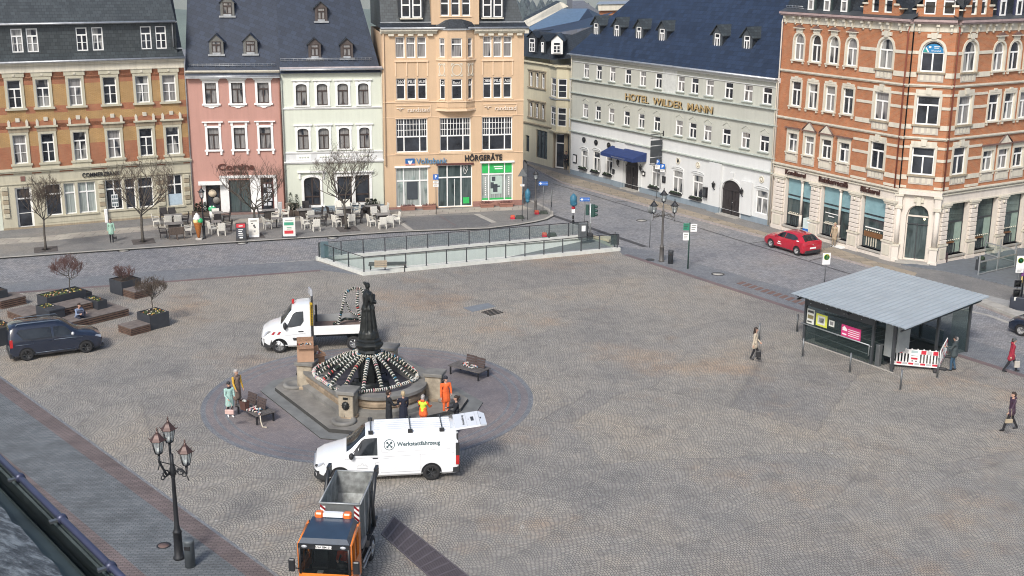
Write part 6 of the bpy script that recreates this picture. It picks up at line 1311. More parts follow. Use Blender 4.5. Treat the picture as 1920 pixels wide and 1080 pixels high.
M3=TR(1.8,-(V.side(1.8,.72)+.006),.68); b=MB(M3); lg=mat('pale_grey_emblem',(.35,.36,.37),.6); b.tube([(-.2,0,0),(-.12,0,.1),(-.06,0,.06),(0,0,.18),(.06,0,.06),(.12,0,.1),(.2,0,0)],.005,lg,4); b.bx(-.2,.2,-.002,.002,-.06,-.04,lg); b.build('door_emblem',V.o)
b=MB(M3@TR(.08,.02,.62)@TR(0,0,0)); b.bx(-.12,.12,-.03,-.026,.0,.1,mat('window_sticker',(.25,.28,.3),.5)) ; 
# dark blue family van
ng=Vector((-23.82,56.36,0)); ng2=Vector((-21.39,57.62,0)); d=(ng2-ng).normalized(); yw=math.atan2(d.y,d.x)+PI; dx=Vector((math.cos(yw),math.sin(yw),0)); dy=Vector((-dx.y,dx.x,0))
navyp=mat('dark_navy_car_paint',(.012,.018,.035),.22,var=.05,coat=.8)
org=ng2-dx*.83-dy*.86
st=[(0,.4,.58,.66,.70,.64,.66,.5),(.07,.24,.64,.80,.86,.78,.79,.62),(.35,.2,.82,.96,1.02,.85,.86,.72),(.95,.2,.95,1.08,1.14,.87,.88,.74),(1.1,.2,.98,1.14,1.2,.87,.88,.73),(1.8,.2,1.04,1.62,1.69,.87,.88,.64),(2.2,.2,1.05,1.72,1.78,.87,.88,.64),(3.2,.2,1.06,1.74,1.8,.87,.88,.64),(4.1,.2,1.06,1.72,1.77,.87,.88,.64),(4.3,.24,1.06,1.60,1.66,.86,.87,.63),(4.38,.35,1.0,1.2,1.3,.84,.85,.7)]
V=Car('family_van',org,yw,'dark navy family van parked beside the wooden seating decks at the left','van',st,navyp); V.body(glass_iv=(4,))
V.panel([(1.38,1.10),(1.72,1.46),(1.86,1.52),(2.28,1.54),(2.28,1.08)],vgl,'side_window',frame=trimb); V.panel([(2.42,1.08),(2.42,1.55),(3.85,1.55),(3.98,1.46),(3.72,1.14),(3.5,1.08)],vgl,'side_window',frame=trimb)
for pl_ in ([(1.3,.3),(1.28,1.05)],[(2.35,.3),(2.35,1.6)],[(3.3,.85),(3.3,1.05)]): V.line(pl_,black,.006)
V.line([(.95,.88),(1.4,.92),(2.3,.93)],mat('silver_strip',(.2,.24,.28),.3,.5),.012); V.line([(3.25,.85),(4.1,.85)],mat('silver_strip',(.2,.24,.28),.3,.5),.008); V.line([(1.35,.36),(3.2,.36)],mat('silver_strip',(.2,.24,.28),.3,.5),.01)
V.wheel(.83,.32,.2,rim=trimb); V.wheel(3.62,.32,.2,rim=trimb); V.mirror(1.42,1.1,lampg,(.08,.16,.16))
V.panel([(1.75,.86),(2.15,.86),(2.15,.9),(1.75,.9)],white,'door_lettering',.01,sides=(1,)); V.panel([(2.1,.86),(2.3,.86),(2.3,.9),(2.1,.9)],navyp,'door_handle',.03); V.panel([(2.42,.86),(2.62,.86),(2.62,.9),(2.42,.9)],navyp,'door_handle',.03)
for sg in (-1,1):
    b=MB(); b.mesh([(.02,sg*.56,.68),(.07,sg*.76,.70),(.38,sg*.865,.86),(.3,sg*.78,.90),(.05,sg*.6,.80)],[(0,1,2,3,4),(4,3,2,1,0)],lampg); b.build('headlight',V.o)
    b=MB(); b.bx(4.22,4.36,sg*.862-.02,sg*.862+.012,.75,1.15,redl); b.build('tail_light',V.o)
    b=MB(); b.tube([(1.9,sg*.58,1.74),(2.0,sg*.58,1.83),(3.9,sg*.58,1.84),(4.0,sg*.58,1.76)],.02,mat('silver_strip',(.2,.24,.28),.3,.5),6); b.build('roof_rail',V.o)
V.box('front_bumper',-.04,.3,-.7,.7,.22,.42,trimb,.05); V.box('rear_bumper',4.2,4.42,-.86,.86,.22,.5,trimb,.05); b=MB(); b.tube([(4.4,0,.36),(4.55,0,.36),(4.55,0,.44)],.025,chrome,6); b.build('tow_hook',V.o)
for sg in (-1,1): b=MB(); b.ell((.0,sg*.55,.4),(.05,.09,.05),lampg,8,5); b.build('fog_lamp',V.o)
# red hatchback
ng=G(1444.9,464.3,-.1); ng2=G(1491.7,478.5,-.1); d=(ng2-ng).normalized(); yw=math.atan2(d.y,d.x); dx=d; dy=Vector((-dx.y,dx.x,0)); org=ng-dx*.84+dy*.86
redp=mat('red_car_paint',(.40,.012,.03),.22,var=.04,coat=.8)
st=[(0,.38,.55,.62,.65,.62,.64,.5),(.07,.22,.6,.72,.78,.78,.79,.6),(.35,.18,.76,.88,.93,.86,.87,.7),(.95,.18,.86,.95,1.0,.88,.89,.73),(1.12,.18,.88,.99,1.03,.88,.89,.72),(1.8,.18,.93,1.34,1.39,.88,.89,.58),(2.2,.18,.94,1.40,1.45,.88,.89,.58),(3.1,.18,.96,1.38,1.44,.88,.89,.58),(3.5,.18,.97,1.32,1.38,.88,.89,.58),(3.93,.2,.95,1.0,1.04,.87,.88,.66),(4.0,.25,.85,.96,1.0,.84,.86,.66),(4.05,.34,.7,.8,.84,.76,.78,.6)]
V=Car('red_hatchback',org,yw,'red hatchback parked at the kerb in front of the bakery windows','car',st,redp); V.body(glass_iv=(4,8))
V.panel([(1.32,.98),(1.74,1.26),(2.0,1.31),(2.12,1.31),(2.12,.98)],vgl,'side_window',frame=trimb); V.panel([(2.2,.98),(2.2,1.31),(2.9,1.3),(3.25,1.2),(3.4,1.1),(3.1,1.0)],vgl,'side_window',frame=trimb)
for pl_ in ([(1.25,.28),(1.22,.93)],[(2.16,.28),(2.16,1.33)],[(3.05,.95),(2.95,.6),(2.8,.3)]): V.line(pl_,mat('dark_red_gap',(.1,.005,.01),.6),.006)
V.wheel(.84,.31,.2); V.wheel(3.42,.31,.2); V.mirror(1.35,.98,redp,(.07,.14,.14)); V.line([(1.3,.26),(3.0,.26)],trimb,.03)
V.panel([(1.55,.62),(1.62,.66),(1.78,.66),(1.85,.62),(1.78,.57),(1.62,.57)],white,'door_emblem',.01); V.panel([(1.48,.46),(1.92,.46),(1.92,.51),(1.48,.51)],white,'door_lettering',.01); V.panel([(3.35,.98),(3.6,.98),(3.55,1.03),(3.35,1.03)],white,'side_lettering',.012)
for sg in (-1,1):
    b=MB(); b.mesh([(3.86,sg*.87,.82),(4.03,sg*.66,.80),(4.05,sg*.38,.82),(4.04,sg*.38,.88),(4.0,sg*.68,.93),(3.84,sg*.865,.94)],[(0,1,2,3,4,5),(5,4,3,2,1,0)],redl); b.build('tail_light',V.o)
    b=MB(); b.mesh([(.03,sg*.5,.62),(.1,sg*.77,.64),(.4,sg*.865,.8),(.3,sg*.8,.83),(.06,sg*.55,.7)],[(0,1,2,3,4),(4,3,2,1,0)],lampg); b.build('headlight',V.o)
b=MB(); b.bx(4.03,4.075,-.26,.26,.5,.61,white); b.build('number_plate',V.o); b=MB(); b.bevbox(3.9,4.08,-.7,.7,.2,.4,trimb,.04); b.build('rear_bumper',V.o); b=MB(); b.lathe([(.04,0),(.04,.02),(0,.02)],chrome,n=12); o=b.build('badge',V.o); o.data.transform(TR(4.04,0,.78)@Matrix.Rotation(PI/2,4,'Y')); b=MB(); b.mesh([(3.05,.0,1.42),(3.25,0,1.40),(3.3,0,1.53)],[(0,1,2),(2,1,0)],redp); b.build('antenna',V.o)
# dark car whose front enters at the right edge
g=G(1911,627,-.1); V=Car('dark_car',g+Vector((.1,.9,0)),R(-52),'dark car whose front just enters at the right edge on the street','car',[(q[0],)+q[1:] for q in st],navyp); V.body(glass_iv=(4,8)); V.wheel(.84,.31,.2); V.wheel(3.42,.31,.2)
for sg in (-1,1): b=MB(); b.mesh([(.03,sg*.5,.62),(.1,sg*.77,.64),(.4,sg*.865,.8),(.3,sg*.8,.83),(.06,sg*.55,.7)],[(0,1,2,3,4),(4,3,2,1,0)],lampg); b.build('headlight',V.o)
V.panel([(1.32,.98),(1.74,1.26),(2.0,1.31),(3.0,1.25),(3.1,1.0)],vgl,'side_window')
# white flatbed truck
g=G(524.6,662); yw=R(9); dx=Vector((math.cos(yw),math.sin(yw),0)); dy=Vector((-dx.y,dx.x,0)); org=g-dx*.88+dy*.97
st=[(0,.45,.72,.86,.9,.66,.7,.55),(.08,.32,.8,1.04,1.1,.86,.88,.7),(.4,.28,1.02,1.22,1.29,.95,.97,.82),(.85,.28,1.2,1.36,1.44,.98,.99,.84),(.98,.28,1.24,1.44,1.52,.98,.99,.83),(1.55,.28,1.34,2.16,2.24,.98,.99,.76),(1.85,.28,1.36,2.34,2.40,.98,.99,.75),(2.42,.28,1.36,2.38,2.44,.98,.99,.75),(2.48,.3,1.36,2.36,2.42,.97,.98,.74)]
V=Car('flatbed_truck',org,yw,'white flatbed truck with open drop sides parked behind the fountain','truck',st,wpaint); V.body(glass_iv=(4,))
V.panel([(1.16,1.34),(1.3,1.38),(1.62,1.98),(1.78,2.08),(2.12,2.1),(2.12,1.62),(1.98,1.42),(1.5,1.34)],vgl,'side_window',frame=trimb)
gg_=mat('panel_gap_grey',(.38,.38,.4),.6)
for pl_ in ([(1.08,.5),(1.06,1.34)],[(2.22,.45),(2.25,2.2),(1.8,2.2),(1.6,2.05)],[(1.1,.9),(2.2,1.0)]): V.line(pl_,gg_,.007)
V.panel([(1.6,.64),(2.25,.6),(2.25,.76),(1.55,.78)],trimb,'side_moulding',.012); V.panel([(1.85,1.08),(2.1,1.08),(2.1,1.13),(1.85,1.13)],trimb,'door_handle',.02)
sr=mat('warning_red',(.42,.02,.03),.5)
for x in (.5,.78): V.panel([(x,.98),(x+.12,.98),(x+.22,1.12),(x+.1,1.12)],sr,'warning_stripe',.012)
V.wheel(.88,.36,.24,rim=mat('steel_rim',(.22,.22,.22),.5,.5)); V.wheel(4.6,.36,.24,y=1.0,arch=False); V.mirror(1.2,1.4,trimb,(.1,.2,.34))
for sg in (-1,1): b=MB(); b.mesh([(.03,sg*.62,.78),(.1,sg*.88,.84),(.5,sg*.965,1.14),(.4,sg*.92,1.2),(.08,sg*.7,.98)],[(0,1,2,3,4),(4,3,2,1,0)],lampg); b.build('headlight',V.o)
b=MB(); b.mesh([(-.04,-.62,.34),(-.04,.62,.34),(-.02,.66,.74),(-.02,-.66,.74),(.12,-.9,.32),(.12,.9,.32),(.1,.89,.78),(.1,-.89,.78),(.55,-.985,.32),(.55,.985,.32),(.5,.98,.7),(.5,-.98,.7)],[(0,3,2,1),(4,7,3,0),(1,2,6,5),(8,11,7,4),(5,6,10,9),(7,6,2,3),(11,10,6,7)],trimb); b.build('front_bumper',V.o)
b=MB(); b.lathe([(.07,2.36),(.07,2.56),(.05,2.6),(0,2.6)],redl,(1.62,0,-.06),10); b.build('beacon',V.o)
fl=mat('brown_bed_floor',(.17,.12,.10),.8,var=.25)
b=MB(); b.bx(2.62,5.7,-1.02,1.02,.86,.98,trimb); b.bx(2.63,5.68,-.98,.98,.98,1.0,fl); b.build('load_bed',V.o)
b=MB(); b.bx(2.62,5.7,-1.06,-1.02,.9,1.36,white); b.build('drop_side',V.o); b=MB(); b.bx(2.62,5.7,1.02,1.06,.9,1.36,mat('grey_drop_side',(.3,.31,.31),.6)); b.build('drop_side',V.o); b=MB(); b.bx(5.68,5.72,-1.0,1.0,.9,1.36,mat('grey_drop_side',(.3,.31,.31),.6)); b.build('tailboard',V.o)
b=MB()
for y in (-1.0,-.5,0,.5,1.0): b.bx(2.54,2.6,y-.03,y+.03,.9,2.7,trimb)
b.bx(2.54,2.6,-1.03,1.03,1.3,1.36,trimb); b.bx(2.54,2.6,-1.03,1.03,2.66,2.72,trimb); b.bx(2.5,2.62,-1.05,-.9,.55,2.5,trimb); b.build('headboard',V.o)
b=MB(TR(2.5,.1,2.72)@RZ(R(12))); b.bevbox(-.05,.05,-.35,.35,0,.32,lampg,.02); b.build('light_board',V.o)
b=MB(); b.bx(2.46,2.6,-1.05,-.95,1.4,2.6,mat('yellow_black_marking',(.5,.33,.02),.5)); b.build('marking_board',V.o)
for x in (2.75,5.62): b=MB(); b.bx(x-.05,x+.05,.96,1.04,1.0,2.2 if x>5 else 1.9,trimb); b.build('stake',V.o)
b=MB(); b.bx(2.7,5.8,-.4,.4,.6,.86,trimb); b.build('chassis',V.o)
TM=TR(*org)@RZ(yw)
dec=thing('egg_arch',TM@Vector((4.6,.15,1.0)),yw,'second arch of black and white egg garlands standing on the flatbed truck','decoration')
strand([(-.75,-.2,.1),(-.5,-.1,1.0),(-.3,0,1.75),(.1,.05,1.95),(.5,.05,1.9),(.75,0,1.3),(.85,.1,.3)],eggc[0],'egg_garland',dec,.08,.12,.05)
strand([(.3,.0,1.85),(.25,-.2,1.1),(.45,-.5,.1)],eggc[0],'egg_garland',dec,.08,.12,.05); strand([(-.3,.0,1.2),(-.1,.3,.6),(.3,.5,.3),(.7,.5,.25)],eggc[0],'egg_garland',dec,.06,.12,.05); strand([(-1.0,-.1,.1),(-.4,.3,.25),(.3,.5,.12)],eggc[2],'green_garland',dec,.07,.1,0); strand([(.1,-.7,.1),(.7,-.7,.1)],eggc[2],'green_garland',dec,.12,.1,0)
b=MB(); 
for k in range(16): b.ell((rnd.uniform(-.35,.35),rnd.uniform(-.12,.12),.04),.04,sr,5,4)
b.tube([(-.4,0,.03),(-.1,.1,.03),(.2,-.05,.03),(.4,.05,.03)],.015,sr,4); b.build('egg_string',None,TM@Vector((3.3,-.6,1.0)),yw,'red egg string lying on the bed of the flatbed truck','decoration')
# orange municipal truck with skip, seen from the front
orp=mat('municipal_orange',(.72,.20,.025),.35,var=.06,coat=.4); org=Vector((-5.66,33.28,0)); yw=R(85); blk=mat('cab_black',(.02,.022,.025),.4); roofb=mat('dark_blue_cab_roof',(.025,.045,.075),.3,var=.15,coat=.4)
o=thing('skip_truck',org,yw,'orange municipal truck with a grey skip driving toward the camera at the bottom','truck')
W=.80
def trap(name,pts,m,par=o,th=None):
    b=MB(); b.mesh(pts,[(0,1,2,3),(3,2,1,0)],m); return b.build(name,par)
b=MB()   # cab shell: lower front, sides, back
b.mesh([(0,-W,.45),(0,W,.45),(-.06,W,.78),(-.06,-W,.78),(-.02,-W,1.12),(-.02,W,1.12)],[(0,3,2,1),(3,4,5,2)],orp)
b.bx(.0,1.25,-W,-W+.05,.5,1.12,orp); b.bx(.0,1.25,W-.05,W,.5,1.12,orp); b.bx(1.2,1.3,-W,W,.5,2.24,blk); b.bx(0,1.3,-W,W,.42,.5,blk)
for sg in (-1,1):
    b.mesh([(1.02,sg*W,1.1),(1.3,sg*W,1.1),(1.3,sg*W,2.22),(1.12,sg*W,2.26),(1.02,sg*(W-.06),1.1),(1.3,sg*(W-.06),1.1),(1.3,sg*(W-.06),2.22),(1.12,sg*(W-.06),2.26)],[(0,1,2,3),(3,2,1,0),(4,5,6,7),(0,3,7,4)],orp)
b.build('cab',o)
b=MB(); b.mesh([(-.08,-W,2.12),(-.08,W,2.12),(1.3,W-.03,2.24),(1.3,-W+.03,2.24),(.0,-W+.1,2.30),(.0,W-.1,2.30),(1.2,W-.14,2.42),(1.2,-W+.14,2.42)],[(4,7,6,5),(0,4,5,1),(1,5,6,2),(2,6,7,3),(3,7,4,0),(0,1,2,3)],roofb); b.build('cab_roof',o)
b=MB(); b.mesh([(-.085,-W,2.0),(-.085,W,2.0),(-.085,W,2.14),(-.085,-W,2.14)],[(0,1,2,3),(3,2,1,0)],blk); b.bx(-.12,-.08,-W,W,1.99,2.15,blk); vis=b.build('roof_front',o)
b=MB(); b.bx(-.135,-.12,-.25,.25,2.02,2.12,white); pln=b.build('number_plate',o); txt('plate_lettering','ANA BM 512',pln,TR(-.139,0,2.07)@RZ(-PI/2),.1,black,.001,.001)
for sg in (-1,1): b=MB(); b.ell((-.12,sg*.6,2.07),(.03,.1,.05),lampg,8,5); b.build('work_lamp',o)
cg=bpy.data.materials.new('clear_cab_glass'); cg.use_nodes=True; ct=cg.node_tree; ct.nodes.clear(); co_=N(ct,'ShaderNodeOutputMaterial'); cm=N(ct,'ShaderNodeMixShader'); ctr=N(ct,'ShaderNodeBsdfTransparent'); ctr.inputs[0].default_value=(.75,.8,.8,1); cgl=N(ct,'ShaderNodeBsdfGlossy'); cgl.inputs['Roughness'].default_value=.03; cf=N(ct,'ShaderNodeFresnel'); ct.links.new(cf.outputs[0],cm.inputs[0]); ct.links.new(ctr.outputs[0],cm.inputs[1]); ct.links.new(cgl.outputs[0],cm.inputs[2]); ct.links.new(cm.outputs[0],co_.inputs[0]); MATS['clear']=cg
trap('windscreen',[(-.03,-W+.06,1.14),(-.03,W-.06,1.14),(-.09,W-.08,2.0),(-.09,-W+.08,2.0)],cg)
b=MB(); b.bx(.05,.4,-W+.06,W-.06,.8,1.05,trimb); b.tube([(.35,-.42,1.12),(.5,-.42,1.2)],.17,trimb,14); b.build('dashboard',o)
for y in (-.4,.4): b=MB(); b.bevbox(.75,1.18,y-.24,y+.24,.7,.92,antr,.04); b.bevbox(1.1,1.2,y-.24,y+.24,.92,1.55,antr,.04); b.build('cab_seat',o)
b=MB(); b.bevbox(.1,.24,.12,.3,1.06,1.1,white,.01); b.build('paper',o)
om_=mat('driver_red_orange',(.50,.07,.03),.8)
person(Matrix(Matrix.Translation(org)@RZ(yw))@Vector((.98,-.4,.46)),yw+PI,'driver in a red-orange work jacket behind the windscreen of the orange truck',1.7,om_,cloth('dgreen',(.05,.08,.07)),black,hair=hairm['dark'],sit=True,arms=((.9,.1),(.9,.1)),elbow=(.9,.9))
for sg in (-1,1):
    b=MB(); b.tube([(-.03,sg*(W-.03),1.12),(-.09,sg*(W-.04),2.02)],.04,blk,6); b.tube([(.03,sg*(W+.01),1.15),(-.0,sg*(W+.0),2.08),(1.0,sg*(W+.0),2.2)],.055,orp,6); b.bx(.42,.52,sg*W-.04,sg*W+.03,1.12,2.16,orp); b.bx(.0,1.3,sg*(W+.005)-.03,sg*(W+.005)+.03,.5,1.32,orp); b.bx(1.0,1.3,sg*(W+.005)-.03,sg*(W+.005)+.035,1.3,2.24,orp); b.build('pillar',o)
    trap('side_window',[(.0,sg*(W-.01),1.14),(.98,sg*(W-.01),1.14),(.98,sg*(W-.03),2.14),(-.06,sg*(W-.03),2.04)],vgl)
    b=MB(); b.tube([(.0,sg*W,1.25),(-.15,sg*(W+.18),1.35)],.018,blk,5); b.bevbox(-.2,-.1,sg*(W+.2)-.1,sg*(W+.2)+.1,1.25,1.65,blk,.03); b.build('mirror',o)
    b=MB(); b.mesh([(-.065,sg*.78,.62),(-.065,sg*.52,.62),(-.065,sg*.5,.95),(-.045,sg*.78,1.02)],[(0,1,2,3),(3,2,1,0)],blk); b.ell((-.07,sg*.64,.88),(.03,.06,.05),lampg,8,5); b.ell((-.07,sg*.64,.72),(.03,.06,.05),lampg,8,5); b.build('headlight',o)
b=MB(); b.mesh([(-.075,-.5,1.0),(-.075,-.35,.85),(-.075,.35,.85),(-.075,.5,1.0),(-.075,.46,1.0),(-.075,.33,.9),(-.075,-.33,.9),(-.075,-.46,1.0)],[(0,1,6,7),(1,2,5,6),(2,3,4,5)],blk); b.bx(-.1,-.05,-.5,.5,.5,.8,blk); b.build('grille',o)
b=MB(); b.bevbox(1.15,1.35,-.32,.32,2.44,2.56,mat('light_bar_white',(.75,.77,.8),.4),.02); lb=b.build('light_bar',o)
for sg in (-1,1): b=MB(); b.bevbox(1.13,1.37,sg*.45-.13,sg*.45+.13,2.42,2.58,mat('amber_lamp',(.75,.16,.03),.3),.05); b.build('beacon',lb)
V=Car.__new__(Car); V.o=o; V.st=[(0,.4,1,1.5,1.5,.7,.7,.7),(9,.4,1,1.5,1.5,.7,.7,.7)]
V.wheel(.95,.42,.28,y=.82,arch=False); V.wheel(3.1,.42,.28,y=.82,arch=False)
b=MB(); b.bx(1.3,4.5,-.45,.45,.55,.85,blk); b.bx(1.3,4.4,-.75,.75,.85,.95,blk); b.build('chassis',o)
for sg in (-1,1):
    b=MB(); b.tube([(1.55,sg*.84,.72),(2.6,sg*.84,.72)],.035,mat('steel_rail',(.4,.4,.4),.4,.6),6); b.tube([(1.55,sg*.84,.52),(2.6,sg*.84,.52)],.035,mat('steel_rail',(.4,.4,.4),.4,.6),6); b.build('side_guard',o)
    b=MB(); b.bx(2.5,3.6,sg*.7-.14,sg*.7+.14,.98,1.02,blk); b.mesh([(2.4,sg*.56,.8),(2.4,sg*.86,.8),(2.5,sg*.86,1.0),(2.5,sg*.56,1.0)],[(0,1,2,3),(3,2,1,0)],mat('mudguard_grey',(.2,.19,.18),.6)); b.bevbox(1.9,2.6,sg*.62-.14,sg*.62+.14,1.0,1.16,mat('mudguard_grey',(.2,.19,.18),.6),.04); b.build('mudguard',o)
    b=MB(); b.tube([(3.6,sg*.78,.95),(3.3,sg*.8,1.9),(3.9,sg*.8,2.75),(4.2,sg*.8,2.8)],.07,blk,6); b.tube([(2.9,sg*.74,.95),(3.5,sg*.76,2.3)],.04,blk,6); b.bx(3.9,4.25,sg*.8-.05,sg*.8+.05,2.6,2.9,blk); b.build('lifting_arm',o)
sk_=thing('skip',org+Vector((math.cos(yw)*2.0,math.sin(yw)*2.0,.96)),yw,'grey galvanised open skip carried on the back of the orange truck','skip')
galv=mat('galvanised_steel',(.36,.38,.38),.5,.35,var=.3,vs=2.5); galvi=mat('sky_bright_skip_inside',(.52,.54,.53),.6,.2,var=.4,vs=4)  # inside steel lightened, the sky's reflection is put into its colour
X0,X1,zt=.1,2.5,1.5; w2=.66
b=MB(); out=[(X0+.25,0),(X1-.5,0),(X1,.75),(X1,zt+.05),(X0,zt-.0),(X0,.7)]
for sg in (-1,1):
    for dy_,m in ((0,galv),(-.04*sg,galvi)): b.mesh([(x,sg*w2+dy_,z) for x,z in out],[tuple(range(6)),tuple(range(5,-1,-1))],m)
for i in range(6):
    if i in (3,): continue
    j=(i+1)%6; p,q=out[i],out[j]
    for off,m in ((0,galv),(.03,galvi)):
        cx,cz=1.3,.9; s_=1-off*.8; P=[((p[0]-cx)*s_+cx,(p[1]-cz)*s_+cz),((q[0]-cx)*s_+cx,(q[1]-cz)*s_+cz)]; b.mesh([(P[0][0],-w2,P[0][1]),(P[1][0],-w2,P[1][1]),(P[1][0],w2,P[1][1]),(P[0][0],w2,P[0][1])],[(0,1,2,3),(3,2,1,0)],m)
b.build('shell',sk_)
b=MB(); b.tube([(X0,-w2,zt),(X0,w2,zt)],.035,galv,6); b.tube([(X0,-w2,zt),(X1,-w2,zt+.05)],.03,galv,6); b.tube([(X0,w2,zt),(X1,w2,zt+.05)],.03,galv,6); b.tube([(X1,-w2,zt+.05),(X1,w2,zt+.05)],.03,galv,6)
for x in (.7,1.3,1.9):
    for sg in (-1,1): b.bx(x-.03,x+.03,sg*w2-.03,sg*w2+.03,.1,zt,galv)
b.build('rim',sk_)
for sg in (-1,1):
    b=MB(); b.bx(X0-.03,X0-.006,sg*.55-.085,sg*.55+.085,.72,1.4,white)
    for k in range(4): z=.7+.18*k; y0,y1=sg*.55-.085,sg*.55+.085; b.mesh([(X0-.034,y0,z),(X0-.034,y1,z+.14*(1)),(X0-.034,y1,z+.23),(X0-.034,y0,z+.09)],[(0,1,2,3),(3,2,1,0)],sr)
    b.build('warning_board',sk_)
b=MB()
for k in range(30): b.ell((rnd.uniform(.25,.6),rnd.uniform(-.5,-.1),rnd.uniform(.25,.35)),rnd.uniform(.02,.05),black,5,3)
b.build('debris',sk_)
def seethrough(name,tint,gloss=.12,op=.25):
    m=bpy.data.materials.new(name); m.use_nodes=True; t=m.node_tree; b=t.nodes['Principled BSDF']; out=t.nodes['Material Output']
    b.inputs['Base Color'].default_value=rgb(tint); b.inputs['Roughness'].default_value=.08
    tr=N(t,'ShaderNodeBsdfTransparent'); tr.inputs[0].default_value=(.90,.94,.93,1); mx=N(t,'ShaderNodeMixShader'); mx.inputs[0].default_value=op
    t.links.new(tr.outputs[0],mx.inputs[1]); t.links.new(b.outputs[0],mx.inputs[2]); t.links.new(mx.outputs[0],out.inputs[0]); MATS[name]=m; return m
pglass=seethrough('railing_glass',(.20,.26,.26),op=.07); kglass=seethrough('kiosk_glass',(.05,.07,.07),op=.22)
steel=mat('grey_steel',(.16,.17,.175),.45,.6,var=.15); lsteel=mat('light_steel',(.42,.44,.45),.4,.5,var=.1); dgr=mat('dark_grey_paint',(.05,.055,.06),.5)
# ================= glass railing round the ramp =================
def railing(name,P,Q,n,lab,h=.95,cat='railing',post=dgr):
    d=(Q-P).normalized(); L=(Q-P).length; o=thing(name,P,math.atan2(d.y,d.x),lab,cat)
    for i in range(n+1): b=MB(); x=L*i/n; b.bx(x-.03,x+.03,-.03,.03,0,h,post); b.bx(x-.045,x+.045,-.045,.045,0,.03,post); b.build('post',o)
    b=MB(); b.tube([(0,0,h),(L,0,h)],.028,post,6); b.build('rail',o)
    for i in range(n): b=MB(); x0=L*i/n+.05; x1=L*(i+1)/n-.05; b.bx(x0,x1,-.006,.006,.12,h-.06,pglass); b.build('glass_panel',o)
    return o
kz=Vector((0,0,.22)); q=.15
railing('railing',BL+axb*q+ac*q+kz,BR-ac*.0+Vector((axb.y,-axb.x,0))*q+kz,13,'long dark glass railing along the road side of the ramp')
railing('railing',BL+axb*q+ac*q*1.2+kz,FL-ac*q+axb*q+kz,3,'short glass railing at the closed left end of the ramp')
railing('railing',FL-ac*q+axb*q+kz,FR.lerp(FL,.02)+Vector((-ax.y,ax.x,0))*q+kz,13,'long dark glass railing on the square side of the ramp')
b=MB(); b.bx(-.25,.25,-.06,.06,.1,1.15,mat('blue_grey_panel',(.10,.15,.17),.4)); b.build('info_panel',None,G(609,485,.2),R(20),'blue-grey panel at the far left corner of the ramp railing','panel')
b=MB(); b.bevbox(-.28,.28,-.2,.2,0,1.15,steel,.03); b.bx(-.12,.16,-.23,-.2,.6,1.0,white); b.bevbox(.35,.75,-.2,.2,0,.4,trimb,.03); b.build('ticket_machine',None,G(1092,448,.15),R(10),'grey ticket machine at the right end of the ramp railing','machine')
b=MB(); b.tube([(0,0,0),(0,0,1.25)],.04,dgr,6)
for sg in (-1,1): b.bevbox(sg*.17-.12,sg*.17+.12,-.06,.06,.35,1.1,dgr,.02)
b.bx(.12,.2,-.07,-.06,.4,.5,white); b.build('ramp_signal',None,G(1152.5,468,.05),R(5),'pair of dark signal boxes on a post at the ramp mouth','signal')
# ================= kiosk =================
K0,K1_,K2_,K3_=[G(*p,2.75) for p in ((1481,549),(1642,501),(1855,558),(1697,616))]
e1=(K3_-K0); e1.z=0; LX=e1.length; ux=e1.normalized(); uy=Vector((-ux.y,ux.x,0)); LY=((K1_-K0).dot(uy)+(K2_-K3_).dot(uy))/2; yk=math.atan2(ux.y,ux.x)
_k=[((p-K0).dot(ux),(p-K0).dot(uy)) for p in (K0,K3_,K2_,K1_)]
def bil(u,v): return tuple(_k[0][i]*(1-u)*(1-v)+_k[1][i]*u*(1-v)+_k[2][i]*u*v+_k[3][i]*(1-u)*v for i in (0,1))
kio=thing('kiosk',Vector((K0.x,K0.y,0)),yk,'glass walled underground stair kiosk with a corrugated pale blue roof','kiosk')
rf_=mat('corrugated_pale_roof',(.40,.46,.49),.42,.15,var=.1,vs=.8); gro=mat('roof_groove_dirt_shade',(.27,.31,.335),.7,var=.06,vs=.6); b=MB(); cnt=round(LX/.34); us=[]  # groove dirt, coloured darker as painted shading that the soft light leaves out
for k in range(cnt): us+=[(k,-.035),(k+.15,0),(k+.85,0)]
us+=[(cnt,-.035)]; vs=[];fs=[];gf=[]
for u_,z in us:
    for y,zz in ((0,2.74),(.5,2.79),(1,2.84)): q=bil(u_/cnt,y); vs.append((q[0],q[1],zz+z))
for i in range(len(us)-1):
    for j in range(2): a=i*3+j; (fs if i%3==1 else gf).append((a,a+3,a+4,a+1))
m0=len(vs); vs+=[(x,y,z-.025) for x,y,z in vs]
b.mesh(vs,fs+[tuple(reversed([m0+k for k in f])) for f in fs+gf],rf_); b.mesh(vs,gf,gro); b.build('roof',kio)
b=MB()
for v in (.05,.27,.5,.73,.95): b.tube([bil(.03,v)+(2.58,),bil(.97,v)+(2.62,)],.06,dgr,4,smooth=False)
for u in (.05,.5,.95): b.tube([bil(u,.03)+(2.46,),bil(u,.97)+(2.52,)],.06,dgr,4,smooth=False)
b.build('roof_beam',kio)
loc=lambda p: (Vector((p.x,p.y,0))-Vector((K0.x,K0.y,0))); toL=lambda p: (loc(p).dot(ux),loc(p).dot(uy))
wl=toL(G(1506,640)); wr=toL(G(1672,697)); y0=(wl[1]+wr[1])/2; x0=wl[0]; x1=wr[0]; y1=LY-1.2
for (x,y) in ((x0,y0),(x0+(x1-x0)*.78,y0),(x1,y0),(x1,y1),(x0,y1),((x0+x1)/2,y1),(x1,(y0+y1)/2+.4)):
    b=MB(); b.bx(x-.06,x+.06,y-.06,y+.06,0,2.5,dgr); b.build('post',kio)
xd=x0+(x1-x0)*.78
